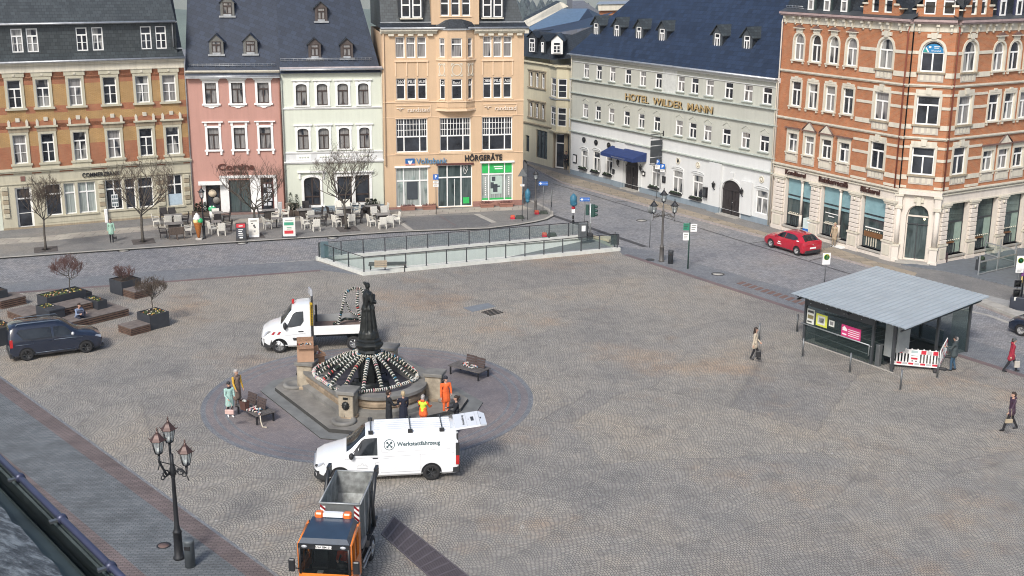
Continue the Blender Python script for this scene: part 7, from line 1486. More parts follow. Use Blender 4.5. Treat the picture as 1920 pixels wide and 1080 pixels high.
for (xa,xb) in ((x0+.08,x0+(xd-x0)*.5-.02),(x0+(xd-x0)*.5+.02,xd-.08)):
    b=MB(); b.bx(xa,xb,y0-.012,y0+.012,.05,2.35,kglass); b.build('glass_wall',kio)
b=MB(); b.bx(x0-.012,x0+.012,y0+.1,y1-.1,.05,2.35,kglass); b.build('glass_wall',kio); b=MB(); b.bx(x0+.1,x1-.1,y1-.012,y1+.012,.05,2.35,kglass); b.build('glass_wall',kio)
b=MB(); b.bx(x1-.012,x1+.012,y1-1.4,y1-.1,.05,2.35,kglass); b.build('glass_wall',kio)
b=MB(); b.bx(x0,xd,y0-.03,y0+.03,2.0,2.3,dgr); b.bx(x0,xd,y0-.02,y0+.02,.0,.07,dgr)
for k in range(4): b.ell((x0+(xd-x0)*(k+.3)/4,y0-.04,2.15),.03,lsteel,6,4)
b.build('fascia',kio)
b=MB(); b.tube([(x0-.15,y0-.12,1.0),(xd-.1,y0-.12,1.0),(xd-.1,y0-.12,.45)],.03,lsteel,6); b.tube([(x0,y0+.08,.55),(xd,y0+.08,.45)],.025,steel,6)
for k in range(3): b.tube([(x0+(xd-x0)*k/2,y0-.12,.99),(x0+(xd-x0)*k/2,y0-.02,.9)],.02,lsteel,5)
b.build('handrail',kio)
dk=mat('stair_pit_shadow',(.035,.04,.04),.8); b=MB(); b.bx(x0+.3,x1-.9,y0+.5,y1-.4,.008,.03,dk); b.bx(x0+.3,x1-1.0,y0+.5,y0+.6,.03,.95,kglass); b.bx(x0+.3,x1-1.0,y1-.7,y1-.6,.03,.95,kglass)  # flat dark sheet painted as the unlit depth of the stairwell
for k in range(6): b.bx(x0+.6+.5*k,x0+.66+.5*k,y0+.7,y1-.8,.03,.05,steel)
b.tube([(x0+.3,y0+.55,1.0),(x1-1.0,y0+.55,1.0)],.025,steel,5); b.tube([(x0+.3,y1-.65,1.0),(x1-1,y1-.65,1.0)],.025,steel,5); b.tube([(x0+.5,y0+.9,1.5),(x0+2.8,y1-.8,.3)],.05,dgr,5); b.build('stair_opening',kio)
b=MB(); b.bx(xd+.06,xd+.10,y0+.1,y0+.75,.0,2.3,kglass); b.bx(xd+.3,xd+.95,y0+.5,y0+.56,.5,2.2,mat('faded_poster_board',(.26,.28,.28),.7)); b.bx(x1-.08,x1-.03,y0+.3,y0+1.2,.9,2.2,mat('faded_poster_board',(.26,.28,.28),.7)); b.bevbox(xd+.15,xd+.4,y0+.05,y0+.3,0,1.1,steel,.03); b.build('inner_boards',kio)
def paper(xa,xb,za,zb,m,inner=()):
    b=MB(); b.bx(xa,xb,y0-.024,y0-.014,za,zb,m); 
    for (f0,f1,g0,g1,mm) in inner: b.bx(xa+(xb-xa)*f0,xa+(xb-xa)*f1,y0-.028,y0-.024,za+(zb-za)*g0,za+(zb-za)*g1,mm)
    b.build('notice',kio)
pw=mat('white_poster',(.62,.63,.58),.6); py_=mat('yellow_poster',(.60,.62,.08),.6); pd_=mat('poster_dark_print',(.05,.05,.05),.6); mg=mat('magenta_notice',(.55,.03,.16),.5)
paper(x0+.12,x0+.62,1.05,1.85,pw,((.1,.9,.75,.9,pd_),(.1,.9,.35,.6,mat('poster_photo',(.2,.17,.08),.7)),(.1,.7,.1,.2,pd_)))
paper(x0+.75,x0+1.5,1.1,1.75,py_,((.15,.8,.15,.85,pw),(.25,.7,.3,.7,pd_))); paper(x0+1.62,x0+1.98,1.28,1.6,pw,((.2,.8,.25,.8,mat('poster_grey',(.2,.2,.2),.7)),))
pm=(x0+(xd-x0)*.55,x0+(xd-x0)*.83); paper(pm[0],pm[1],1.0,1.6,mg,tuple((.36,.94,.16+.17*k,.22+.17*k,white) for k in range(4))+((.06,.3,.5,.72,white),(.06,.28,.14,.26,white)))
b=MB(); b.prismY([(pm[0]+.05,1.42),(pm[0]+.33,1.42),(pm[0]+.19,1.55)],y0-.03,y0-.024,white); b.build('notice_emblem',kio)
b=MB(); b.bx(x0-.1,x1+.2,y0-.1,y0-.02,.001,.03,m_granite); b.build('threshold',kio)
# barrier
def barrier(c,rz,W,lab):
    o=thing('barrier',c,rz,lab,'barrier'); b=MB(); b.bx(-W/2,W/2,-.02,.02,.22,.34,white); b.bx(-W/2,W/2,-.02,.02,.78,1.0,white); b.bx(-W/2,W/2,-.02,.02,.16,.22,white)
    n=int(W/.14)
    for i in range(n+1): x=-W/2+W*i/n; b.bx(max(x-.035,-W/2),min(x+.035,W/2),-.018,.018,.34,.78,white)
    for i in range(8): x=-W/2+W*(i+.5)/8; b.bx(x-.03,x+.03,-.015,.015,1.0,1.05,white)
    b.bx(-.2,.2,-.024,.024,.3,.98,white); b.build('frame',o)
    b=MB(); rd=mat('signal_red',(.50,.02,.04),.5); gy=mat('reflective_grey',(.42,.42,.42),.5)
    for i in range(8):
        x=-W/2+W*i/8
        if i not in (3,4): b.bx(x+.02,x+W/8-.02,-.026,-.02,.79,.985,rd if i%2 else gy)
        b.bx(x+.02,x+W/8-.02,-.026,-.02,.23,.33,rd if i%2 else gy)
    b.bx(-.15,.15,-.03,-.024,.5,.6,rd); b.bx(-.15,.15,-.03,-.024,.68,.7,black); b.ell((-.09,-.026,.42),(.04,.008,.04),black,8,4); b.ell((.09,-.026,.42),(.04,.008,.04),black,8,4); b.bx(-.16,.16,-.03,-.024,.83,.96,mat('sticker_blue_grey',(.4,.5,.5),.5)); b.build('stripes',o)
    for sg in (-1,1): b=MB(); b.bevbox(sg*(W/2-.1)-.1,sg*(W/2-.1)+.1,-.35,.35,0,.12,trimb,.03); b.build('foot',o)
    return o
P,Q=G(1668,688),G(1757,696); d=Q-P; barrier((P+Q)/2,math.atan2(d.y,d.x),d.length,'red and white barrier fence across the front of the kiosk'); P,Q=G(1760,694),G(1773,669); d=Q-P; barrier((P+Q)/2,math.atan2(d.y,d.x),max(d.length,1.6),'red and white barrier fence seen edge-on at the right side of the kiosk')
# bollards
def bollard(p,lab,h=.98,z=0): b=MB(); b.tube([(0,0,0),(0,0,h)],.045,steel,10); b.lathe([(.06,0),(.06,.03),(.045,.04)],steel,n=10); b.ell((0,0,h),(.045,.045,.02),steel,8,4); return b.build('bollard',None,G(p[0],p[1],z),0,lab,'bollard','thin steel posts round the kiosk')
for p,l in (((1494,622),'thin steel post left of the kiosk roof corner'),((1504.5,669),'thin steel post at the left end of the kiosk handrail'),((1593,698),'thin steel post before the middle of the kiosk glass wall'),((1688,731),'thin steel post nearest the camera before the kiosk'),((1757,708),'thin steel post in front of the barrier right end'),((1423,640),'thin steel post just behind the woman in the beige jacket')): bollard(p,l)
# ================= lamps =================
copper=mat('copper_lamp_roof',(.075,.042,.036),.45,.3,var=.2); lglass=seethrough('lantern_glass',(.55,.58,.6),op=.3); cast=mat('cast_iron',(.028,.03,.034),.5,.4)
def lantern(T,roofm,parent,s=1.0):
    n=6; b=MB(T@Matrix.Scale(s,4)); b.lathe([(.03,-.1),(.05,-.02),(.12,0),(.12,.03),(.1,.05)],cast,n=n); 
    for k in range(n): a=2*PI*k/n; b.tube([(.12*math.cos(a),.12*math.sin(a),.03),(.2*math.cos(a),.2*math.sin(a),.42)],.011,cast,4)
    b.lathe([(.205,.41),(.215,.44),(.2,.45)],cast,n=n); o=b.build('lantern',parent)
    c=MB(T@Matrix.Scale(s,4)); c.lathe([(.25,.44),(.17,.52),(.1,.62),(.05,.66),(.05,.7),(.02,.74),(.035,.78),(.0,.86)],roofm,n=n,smooth=False)
    for k in range(n): a=2*PI*k/n; c.tube([(.24*math.cos(a),.24*math.sin(a),.44),(.29*math.cos(a),.29*math.sin(a),.5)],.012,roofm,4)
    c.build('lantern_roof',o)
    d=MB(T@Matrix.Scale(s,4)); d.lathe([(.11,.04),(.195,.41)],lglass,n=n,smooth=False); d.build('glass',o); e=MB(T@Matrix.Scale(s,4)); e.lathe([(.02,.04),(.05,.06),(.05,.16),(.02,.18)],white,n=8); e.build('bulb',o)
def lamp3(g,H,lab,roofm,rot,name='street_lamp',spread=.55,pm=cast):
    o=thing(name,g,0,lab,'street lamp'); k=H/4.9
    b=MB(); b.lathe([(.19,0),(.19,.08),(.15,.12),(.14,.95),(.16,.97),(.13,1.02),(.10,1.1),(.10,1.15),(.085,1.2),(.06,2.9),(.08,2.95),(.05,3.0)],pm,n=12); b.lathe([(.05,2.95),(.12,3.05),(.1,3.25),(.06,3.4),(.05,3.75)],pm,n=10); b.build('pole',o)
    for j in range(3):
        a=rot+2*PI*j/3; 
        if j==0: 
            hgt=3.85; r=0
        c,s_=math.cos(a),math.sin(a); r=spread; h=[4.0,3.35,3.35][j] if roofm is not copper else [4.0,3.93,3.4][j]; r=[0.02 if roofm is not copper else .42,spread,spread][j]
        b=MB(); b.tube([(0,0,3.1),(c*r*.5,s_*r*.5,3.0+.1*j),(c*r,s_*r,h-.3),(c*r,s_*r,h-.08)],.04,pm,6)
        if r>.1:
            n=14; b.tube([(c*(r*.55+.11*math.cos(2*PI*q/n)),s_*(r*.55+.11*math.cos(2*PI*q/n)),3.15+.11*math.sin(2*PI*q/n)) for q in range(n+1)],.024,pm,4); b.tube([(c*(r*.8+.07*math.cos(2*PI*q/n)),s_*(r*.8+.07*math.cos(2*PI*q/n)),3.05+.07*math.sin(2*PI*q/n)) for q in range(n+1)],.02,pm,4); b.tube([(c*.05,s_*.05,3.4),(c*r,s_*r,h-.28)],.015,pm,4); b.tube([(c*(r-.02),s_*(r-.02),h-.35),(c*(r+.06),s_*(r+.06),h-.55)],.02,pm,5)
        b.build('arm',o); lantern(TR(c*r,s_*r,h),roofm,o,1.05 if roofm is copper else 1.1)
    return o
lamp3(G(336,1047),4.9,'large black cast iron lamp with three copper-roofed lanterns in the left foreground',copper,R(112),spread=.48)
lamp3(G(1240,490),4.9,'black cast iron lamp with three lanterns beside the street in front of the hotel',cast,R(90),spread=.78,pm=mat('grey_cast_iron',(.09,.085,.08),.5))
def lamp1(g,H,lab,pm=cast):
    o=thing('street_lamp',g,0,lab,'street lamp'); b=MB(); b.lathe([(.14,0),(.14,.1),(.1,.15),(.1,.8),(.12,.85),(.07,.95),(.05,1.1),(.045,H-.95),(.08,H-.9),(.04,H-.85)],pm,n=10); b.build('pole',o); lantern(TR(0,0,H-.85),cast,o); return o
lamp1(G(383,447),3.75,'single black lantern lamp behind the ice cream cone figure'); lamp1(G(1004,397),3.4,'single grey lantern lamp among the signs at the pavement corner',mat('grey_cast_iron',(.09,.085,.08),.5))
# bins
def bin_(p,h,lab,m=dgr,r=.17): b=MB(); b.lathe([(r,0),(r,h-.12),(r*1.06,h-.1),(r*1.06,h-.04),(r*.9,h)],m,n=18); b.bx(-.1,.1,-r-.01,-r+.03,h-.32,h-.2,black); return b.build('litter_bin',None,G(*p),R(-10),lab,'litter bin')
bin_((357,1062),.98,'grey cylindrical litter bin at the foot of the big lamp post',mat('bin_grey',(.10,.115,.125),.5,.2)); bin_((1257,494),.9,'dark cylindrical litter bin beside the three-armed lamp at the street')
# ================= signs =================
blue=mat('sign_blue',(.02,.12,.42),.4); sgry=mat('sign_back_grey',(.16,.17,.17),.6,.2)
def signpost(p,H,lab,plates,z=0,name='road_sign',r=.03,pm=None):
    g=G(p[0],p[1],z); o=thing(name,g,0,lab,'road sign'); b=MB(); b.tube([(0,0,0),(0,0,H)],r,pm or steel,7); b.build('pole',o)
    for (kind,zc,w,h,m,rz,*ex) in plates:
        M=RZ(R(rz))@TR(ex[1] if len(ex)>1 else 0,-.045,zc); b=MB(M)
        if kind=='rect': b.bevbox(-w/2,w/2,-.012,.012,-h/2,h/2,m,.008)
        elif kind=='disc': b.T=M@Matrix.Rotation(PI/2,4,'X'); b.lathe([(w/2,-.01),(w/2,.012),(0,.013)],m,n=24)
        elif kind=='tri': b.prismY([(-w/2,h/2),(w/2,h/2),(0,-h/2)] if len(ex)<1 or ex[0]!='up' else [(-w/2,-h/2),(w/2,-h/2),(0,h/2)],-.01,.01,m)
        elif kind=='lens': b.lathe([(.05,-h/2),(w/2,-h/4),(w/2,h/4),(.05,h/2)],m,n=10)
        s_=b.build('plate',o); t_=ex[0] if ex and isinstance(ex[0],str) and ex[0]!='up' else None
        if t_=='P': txt('letter','P',s_,RZ(R(rz))@TR(ex[1] if len(ex)>1 else 0,-.062,zc-.0),h*.8,white,.002,.01)
        elif t_=='arrow':
            b=MB(M); b.prismY([(-w*.45,0),(-w*.25,h*.38),(-w*.25,h*.14),(w*.42,h*.14),(w*.42,-h*.14),(-w*.25,-h*.14),(-w*.25,-h*.38)],-.02,-.013,white); b.build('arrow',s_); b=MB(M); b.bx(-w*.2,w*.38,-.024,-.021,-h*.09,h*.09,blue); b.build('arrow_text',s_)
        elif t_=='lines':
            b=MB(M)
            for k in range(3): b.bx(-w*.36,w*.36-.04*k,-.016,-.013,h*(.25-.24*k),h*(.33-.24*k),pd_)
            b.build('print',s_)
        elif t_=='H': b=MB(M@TR(0,-.014,h*.15)@Matrix.Rotation(PI/2,4,'X')); b.lathe([(w*.38,0),(w*.38,.004),(0,.004)],mat('bus_stop_yellow',(.62,.55,.04),.5),n=20); b.lathe([(w*.33,.004),(w*.33,.007),(w*.29,.007),(w*.29,.004)],mat('bus_stop_green',(.02,.2,.08),.5),n=20); b.build('bus_symbol',s_); txt('letter','H',s_,RZ(R(rz))@TR(0,-.068,zc+h*.15),w*.45,mat('bus_stop_green',(.02,.2,.08),.5),.002,.004)
        elif t_=='bar': b=MB(M); b.bx(-w*.36,w*.36,-.02,-.014,-h*.08,h*.08,white); b.build('bar',s_)
        elif t_=='cross': b=MB(M); b.prismY([(-w*.3,h*.3-.04),(-w*.3+.04,h*.3),(w*.3,-h*.3+.04),(w*.3-.04,-h*.3)],-.02,-.014,mat('signal_red',(.5,.02,.04),.5)); b.build('slash',s_)
    return o
signpost((818,402),3.15,'blue parking sign with two white plates before the peach bank entrance',[('rect',2.95,.42,.42,blue,0,'P'),('rect',2.55,.42,.2,white,0,'lines'),('rect',2.28,.42,.2,white,0,'lines')])
blub=mat('blue_grey_hood',(.035,.15,.23),.5,var=.25)
signpost((979,414),3.9,'tall pole with a triangular sign back and a round sign at the pavement corner',[('tri',3.75,.75,.65,sgry,10,'up'),('rect',2.75,.3,.16,white,0,'lines'),('disc',2.1,.5,.5,sgry,75),('rect',1.6,.2,.4,sgry,60)])
signpost((989,412),2.35,'wrapped blue sign on a portable post beside the tall pole',[('lens',1.95,.42,.95,blub,0),('lens',1.5,.3,.35,blub,0)],r=.025); signpost((1018,402),2.6,'blue one-way arrow sign left of the street corner',[('rect',2.45,.72,.3,blue,0,'arrow')],r=.025)
signpost((1033,402),2.0,'narrow dark sign seen edge-on at the kerb of the street corner',[('disc',1.75,.5,.5,sgry,80),('rect',1.3,.18,.5,sgry,70),('rect',.8,.16,.4,antr,70)],r=.03)
signpost((1074,440),3.1,'wrapped blue sign above a red and black banded post by the ramp',[('lens',2.55,.5,.95,blub,0),('lens',2.3,.5,.4,blub,40),('disc',2.0,.26,.26,mat('signal_red',(.5,.02,.04),.5),0),('rect',1.75,.24,.26,white,0),('rect',1.3,.14,.25,black,0),('rect',.95,.16,.3,black,20)],r=.03); signpost((1095,440),2.6,'blue one-way arrow sign above the ticket machine',[('rect',2.6,.72,.28,blue,0,'arrow')],r=.02)
signpost((1218,464),3.0,'round sign seen from behind on a thin pole left of the three-armed lamp',[('disc',2.7,.58,.58,sgry,20)],z=0,r=.025)
signpost((1289.6,504),3.05,'dark post with a green and two white plates beside the street',[('rect',2.78,.38,.45,mat('sign_green_dark',(.02,.2,.12),.5),0,'lines',-.22),('rect',2.72,.42,.5,white,0,'lines',.26),('rect',2.15,.38,.5,white,0,'lines',-.22)],r=.05,pm=mat('dark_green_post',(.025,.06,.05),.5))
signpost((1545,540),2.2,'round yellow bus stop sign on a white board left of the kiosk roof',[('rect',1.85,.5,.72,white,8,'H')],z=0,r=.03)
signpost((1902,582),3.3,'yellow bus stop sign with timetable boards near the right edge',[('rect',2.85,.45,.75,white,0,'H'),('rect',2.35,.45,.2,white,0,'lines'),('rect',1.6,.42,.42,black,0),('rect',1.6,.3,.32,white,0,'lines'),('rect',1.05,.42,.42,black,0),('rect',1.05,.3,.32,white,0,'lines'),('rect',.7,.24,.2,pw,0)],r=.025)
b=MB(); b.tube([(0,0,0),(0,0,3.6)],.05,cast,7); b.bx(-.16,-.02,-.03,.03,2.0,3.2,mat('bus_purple',(.16,.05,.2),.5)); b.build('banner_post',None,G(1912,581),0,'dark post with a purple strip beside the bus stop at the right edge','post')
signpost((1093,300),3.2,'round blue no-parking sign above a white plate at the left end of the hotel',[('disc',2.6,.5,.5,blue,-30,'cross'),('rect',2.15,.36,.36,white,-30,'P'),('rect',1.82,.34,.18,white,-30,'lines')],r=.025)
signpost((1231,372),3.6,'two blue parking signs under the hanging hotel sign',[('rect',3.05,.42,.42,blue,-35,'P'),('rect',2.65,.42,.36,white,-35,'lines'),('rect',2.72,.42,.42,blue,-20,'P',.42),('rect',2.36,.36,.2,white,-20,'lines',.42)],r=.025)
signpost((1509,438),3.0,'blue parking sign at the first bakery pier',[('rect',2.8,.4,.42,blue,-40,'P'),('rect',2.42,.42,.2,white,-40,'lines'),('rect',2.15,.42,.2,white,-40,'lines')],r=.025); signpost((1598,467),3.2,'blue parking sign at the second bakery pier',[('rect',3.05,.4,.42,blue,-40,'P'),('disc',2.65,.34,.34,white,-40),('rect',2.3,.34,.3,white,-40),('rect',1.6,.28,.3,black,-40)],r=.025)
# traffic light, seen from behind
o=thing('traffic_light',G(1106,446,.02),0,'dark green traffic light on a grey pole beyond the ramp','traffic light'); b=MB(); b.tube([(0,0,0),(0,0,2.5)],.055,lsteel,8); b.tube([(0,0,1.1),(.05,0,1.1)],.09,lsteel,8); b.build('pole',o)
tlg=mat('traffic_light_green',(.02,.06,.05),.5); b=MB(RZ(R(-20))); b.bevbox(.05,.33,-.1,.1,1.55,2.45,tlg,.03); b.bevbox(-.35,-.12,-.08,.08,1.65,2.4,tlg,.03)
for k in range(3): b.cyl((.33,0,1.72+.29*k),(.52,0,1.70+.29*k),.11,tlg,.10,10)
b.build('signal_head',o)
# flower tubs with red rims at the sign feet
for p,l in (((968,410),'red and green weighted base blocks under the tall pole sign'),((1013,401),'red and green weighted base blocks under the one-way sign'),((1028,443),'red and green weighted base blocks by the far ramp railing')):
    b=MB(); b.bevbox(-.45,-.1,-.2,.2,0,.14,mat('signal_red',(.5,.02,.04),.5),.03); b.bevbox(-.43,-.12,-.18,.18,.15,.27,mat('orange_red_block',(.55,.10,.05),.6),.03); b.bevbox(-.05,.6,-.2,.2,0,.13,mat('dark_moss_block',(.05,.06,.05),.9),.04); b.bevbox(0,.55,-.18,.18,.135,.25,mat('dark_moss_block',(.05,.06,.05),.9),.04); b.build('sign_base',None,G(*p),R(5),l,'sign base','weighted sign bases')
# ================= trees =================
bark=mat('grey_brown_bark',(.085,.075,.062),.9,var=.35,vs=8); twig=mat('brown_twigs',(.10,.075,.055),.9,var=.3,vs=5); redtw=mat('reddish_twigs',(.13,.07,.06),.9,var=.3)
def tree(g,H,W,lab,seed,trunk_h=1.9,r0=.10,name='tree',lv=5,tm=None,group=None,n0=5,lean=0,elr=(.5,1.15),mr=.0065,l0=.36):
    rr=random.Random(seed); o=thing(name,g,rr.random()*6,lab,'tree',group); b=MB(); p=Vector((0,0,0)); pts=[p.copy()]
    for i in range(4): p=p+Vector((rr.uniform(-.05,.05)+lean,rr.uniform(-.05,.05),trunk_h/4)); pts.append(p.copy())
    b.tube(pts,[r0*1.25,r0,r0*.92,r0*.86,r0*.8],bark,9); b.build('trunk',o); c=MB(); ch=H-trunk_h
    def inside(q): 
        u=(q-Vector((lean*4,0,trunk_h+ch*.52))); return (u.x/(W/2))**2+(u.y/(W/2))**2+(u.z/(ch*.54))**2
    def grow(p,d,ln,r,l):
        q=[p]; dd=d.copy(); n=3 if l<2 else 2
        for i in range(n): dd=(dd+Vector((rr.uniform(-1,1),rr.uniform(-1,1),rr.uniform(-.4,.9)))*.17).normalized(); q.append(q[-1]+dd*ln/n)
        c.tube(q,[max(r*(1-.35*i/n),mr) for i in range(n+1)],bark if l<2 else (tm or twig),5 if l<2 else 3,caps=False)
        if l>=lv: return
        k=rr.choice((2,3,3,2)) if l<lv-1 else rr.choice((2,3))
        for i in range(k+(1 if l==0 else 0)):
            f=rr.uniform(.35,1) if i else 1; j=f*n; a=int(min(j,n-1)); s0=q[a].lerp(q[a+1],j-a); nd=(dd+Vector((rr.uniform(-1,1),rr.uniform(-1,1),rr.uniform(-.35,.75)))*.85).normalized()
            e=s0+nd*ln*.8
            if inside(e)>1.15: nd=(nd*.5+(Vector((0,0,trunk_h+ch*.5))-s0).normalized()*.25+Vector((rr.uniform(-.4,.4),rr.uniform(-.4,.4),.3))).normalized()
            grow(s0,nd,ln*rr.uniform(.66,.84),r*.62,l+1)
    for i in range(n0):
        a=2*PI*i/n0+rr.uniform(-.3,.3); el=rr.uniform(*elr); grow(pts[-1]-Vector((0,0,rr.uniform(0,.3))),Vector((math.cos(a)*math.cos(el),math.sin(a)*math.cos(el),math.sin(el))),ch*l0,r0*.5,0)
    c.build('crown',o); return o
tree(G(86,470),5.1,2.6,'small bare pavement tree left of the green-coated pedestrian',3,2.3,.075,lv=6,n0=5); tree(G(269,455),6.4,4.6,'wide bare pavement tree in front of the stone bank floor',11,2.2,.10,lv=5,n0=6); tree(G(478,440),6.1,4.4,'bare pavement tree in front of the pink pizzeria house',21,2.0,.10,lv=5,n0=6); tree(G(650,430),6.4,4.9,'bare pavement tree among the white chairs before the pale green house',35,2.1,.10,lv=5,n0=6)
for p,l in (((86,468),'small tree at the far left'),((269,453),'tree before the bank'),((474,443),'tree before the pink house'),((652,430),'tree before the pale green house')):
    b=MB(); gm=mat('tree_grate_iron',(.085,.075,.07),.8,var=.3)
    for k in range(8): 
        y=-.7+.2*k; b.bx(-.75,.75,y-.08,y+.08,.002,.03,gm)
    b.lathe([(.34,.03),(.34,.05),(.27,.05),(.27,.03)],gm,n=16); b.build('tree_grate',None,G(*p),R(22),'iron tree grate at the foot of the '+l,'grate','tree grates')
# conifers in tubs
def conifer(p,lab,n=2,h=1.0):
    o=thing('potted_conifer',G(*p),R(15),lab,'potted plant'); b=MB(); tub=mat('brown_tub',(.10,.075,.06),.8); b.bx(-.7,.7,-.25,.25,0,.45,tub); b.build('tub',o); c=MB(); gm=mat('conifer_green',(.022,.04,.018),.9,var=.4,vs=9)
    for k in range(n):
        x=-.45+.9*(k+.5)/n; hh=h*rnd.uniform(.75,1.1)
        for i in range(420):
            z=rnd.random()**1.2; r=.28*(1-z)**.6+.03; a=rnd.uniform(0,2*PI); q=Vector((x+r*math.cos(a)*rnd.uniform(.5,1),r*math.sin(a)*rnd.uniform(.5,1),.42+z*hh)); d=Vector((math.cos(a),math.sin(a),rnd.uniform(.2,1.2))).normalized()*.09; s_=Vector((-d.y,d.x,0)).normalized()*.03; c.mesh([q-s_,q+s_,q+d],[(0,1,2)],gm)
    c.build('foliage',o)
conifer((552,404),'potted dark conifers with two tips by the door of the pale green house',2,1.25); conifer((697,398),'potted low dark conifers at the right end of the pale green house',3,.75); conifer((378,407),'potted dark shrubs left of the pizzeria door',3,.7)
# ================= chairs and tables =================
wch=mat('white_rattan',(.70,.68,.61),.7,var=.12,vs=12); dch=mat('dark_rattan',(.035,.03,.03),.7,var=.3,vs=12); bch=mat('brown_rattan',(.10,.075,.06),.7,var=.3,vs=12); gch=mat('taupe_rattan',(.22,.19,.155),.7,var=.2,vs=12)
def mkchair(m):
    o=thing('armchair',(0,0,0),0,'x','chair'); b=MB(); b.bevbox(-.26,.24,-.27,.27,.38,.45,m,.02); b.build('seat',o)
    b=MB(TR(-.25,0,.44)@Matrix.Rotation(R(-9),4,'Y')); b.bevbox(-.03,.02,-.27,.27,0,.5,m,.02); b.build('backrest',o)
    for sg in (-1,1): b=MB(); b.tube([(-.27,sg*.27,.68),(.18,sg*.28,.66),(.22,sg*.27,.42)],.025,m,6); b.build('armrest',o)
    for sx in (-1,1):
        for sy in (-1,1): b=MB(); b.bx(sx*.22-.022,sx*.22+.022,sy*.24-.022,sy*.24+.022,0,.4,m); b.build('leg',o)
    return o
protos={'white':mkchair(wch),'dark':mkchair(dch),'brown':mkchair(bch),'taupe':mkchair(gch)}; used=set()
def chair(px,py,col,head,lab):
    o=protos[col] if col not in used else copy_tree(protos[col]); used.add(col); o.location=G(px,py+5); o.rotation_euler=(0,0,R(head+20)); o['label']=f'{col} woven armchair {lab}'; o['group']='cafe chairs'
ttop=mat('grey_table_top',(.22,.21,.20),.5,var=.15); tleg=mat('table_dark',(.06,.05,.045),.6)
def mktable(w,d,ped=False):
    o=thing('cafe_table',(0,0,0),R(20),'x','table','cafe tables'); b=MB(); b.bevbox(-w/2,w/2,-d/2,d/2,.70,.74,ttop,.01); b.build('table_top',o)
    if ped: b=MB(); b.tube([(0,0,0),(0,0,.7)],.035,black,8); b.bx(-.28,.28,-.03,.03,0,.03,black); b.bx(-.03,.03,-.28,.28,.031,.05,black); b.build('leg',o)
    else:
        b=MB(); b.bx(-w*.3,w*.3,-d*.33,d*.33,0,.70,tleg); b.build('base',o)
    return o
def table(px,py,w,d,lab,ped=False): o=mktable(w,d,ped); o.location=G(px,py+8); o['label']=lab
T_=[(326,413,1.3,.8,'long grey table nearest the bank wall, left of the ice cream cone',0),(327,429,1.3,.8,'long grey table at the kerb left of the ice cream cone',0),(409,408,.8,.8,'square table before the pizzeria door behind the lamp',0),(407,425,.7,.7,'small table at the kerb right of the black lamp',1),(507,403,1.2,.7,'long table under the notice window of the pink house',0),(519,419,.7,.7,'small pedestal table left of the green and red board',1),(571,402,1.2,.7,'long grey table under the arched shop window',0),(590,415,.9,.7,'small grey table right of the green and red board',1),(648,399,1.3,.7,'long brown table behind the tree of the pale green house',0),(644,412,1.0,.7,'brown table beside the tree trunk of the pale green house',0),(699,395,1.2,.7,'pale table by the low conifers',0),(718,411,1.1,.8,'grey table at the far right end of the cafe',0)]
for t_ in T_: table(t_[0],t_[1],t_[2],t_[3],t_[4],bool(t_[5]))
CHAIRS=[(294,419,'white',0,'at the outer left of the bank tables'),(307.7,408,'dark',-90,'at the wall side, left of two, behind the bank tables'),(323.7,408,'dark',-90,'at the wall side, right of two, behind the bank tables'),(347,416,'dark',180,'at the right end of the inner bank table'),(315.7,421,'white',90,'between the two bank tables, left one'),(334,420,'white',90,'between the two bank tables, right one'),(352,436,'white',180,'right of the outer bank table next to the cone'),(307.5,442,'dark',0,'at the kerb-side left corner of the outer bank table'),(325,444,'brown',90,'seen from behind at the outer bank table, left'),(339,443,'brown',90,'seen from behind at the outer bank table, right'),
(389,416,'dark',0,'just right of the black lamp at the inner pizzeria table'),(425,411,'dark',180,'right of the inner pizzeria table'),(408,419,'dark',90,'between the two pizzeria tables'),(406,410,'white',-90,'behind the dark one between the pizzeria tables'),(399.6,433,'white',20,'left at the small kerb table by the lamp'),(415.6,436,'white',90,'seen from behind at the small kerb table'),(428,430,'dark',180,'right at the small kerb table by the lamp'),
(491,403,'dark',0,'left of the table under the notice window'),(516,411,'white',180,'right of the notice window table'),(501.7,424,'white',10,'left of the small pedestal table by the white board'),(534.6,405,'white',180,'beside the grey post between pink and green houses'),(544,399,'taupe',-90,'before the two-tipped conifers, left'),(555,399,'taupe',-90,'before the two-tipped conifers, right'),
(575,395,'dark',-90,'behind the table under the arched window'),(598,405,'dark',180,'at the right end of the arched window table'),(582,411,'white',90,'between the two tables under the arched window'),(574,424,'white',15,'left of the small table by the green-red board'),(593,428,'white',90,'with its back to the road right of the green-red board'),(605,419,'dark',180,'right of the small table by the green-red board'),
(622,404,'dark',10,'left of the long brown table by the tree'),(636,394,'white',-90,'at the wall behind the brown table, left'),(652,392,'white',-90,'at the wall behind the brown table, right'),(668,401,'white',180,'at the right end of the long brown table'),(636,410,'white',90,'between the brown tables left of the trunk'),(658.5,418,'white',90,'with its back to the road just right of the tree trunk'),(672,414,'dark',180,'right of the tree trunk'),(632,420,'white',20,'left of the tree trunk'),
(682,397,'dark',0,'left of the pale table by the low conifers'),(702,401,'dark',90,'in front of the pale table by the low conifers'),(693.5,389,'taupe',-90,'behind the pale table, left'),(704,388,'taupe',-90,'behind the pale table, right'),(721,398,'white',180,'right of the pale table, rear one'),(722,405,'white',-90,'behind the far right table, right'),(703,406,'white',-90,'behind the far right table, left'),(697,419,'white',10,'at the left end of the far right table'),(717,424,'white',90,'before the far right table, left of two'),(730,421,'white',90,'before the far right table, right of two'),(742,415,'white',180,'at the very right end of the cafe')]
for c in CHAIRS: chair(*c)
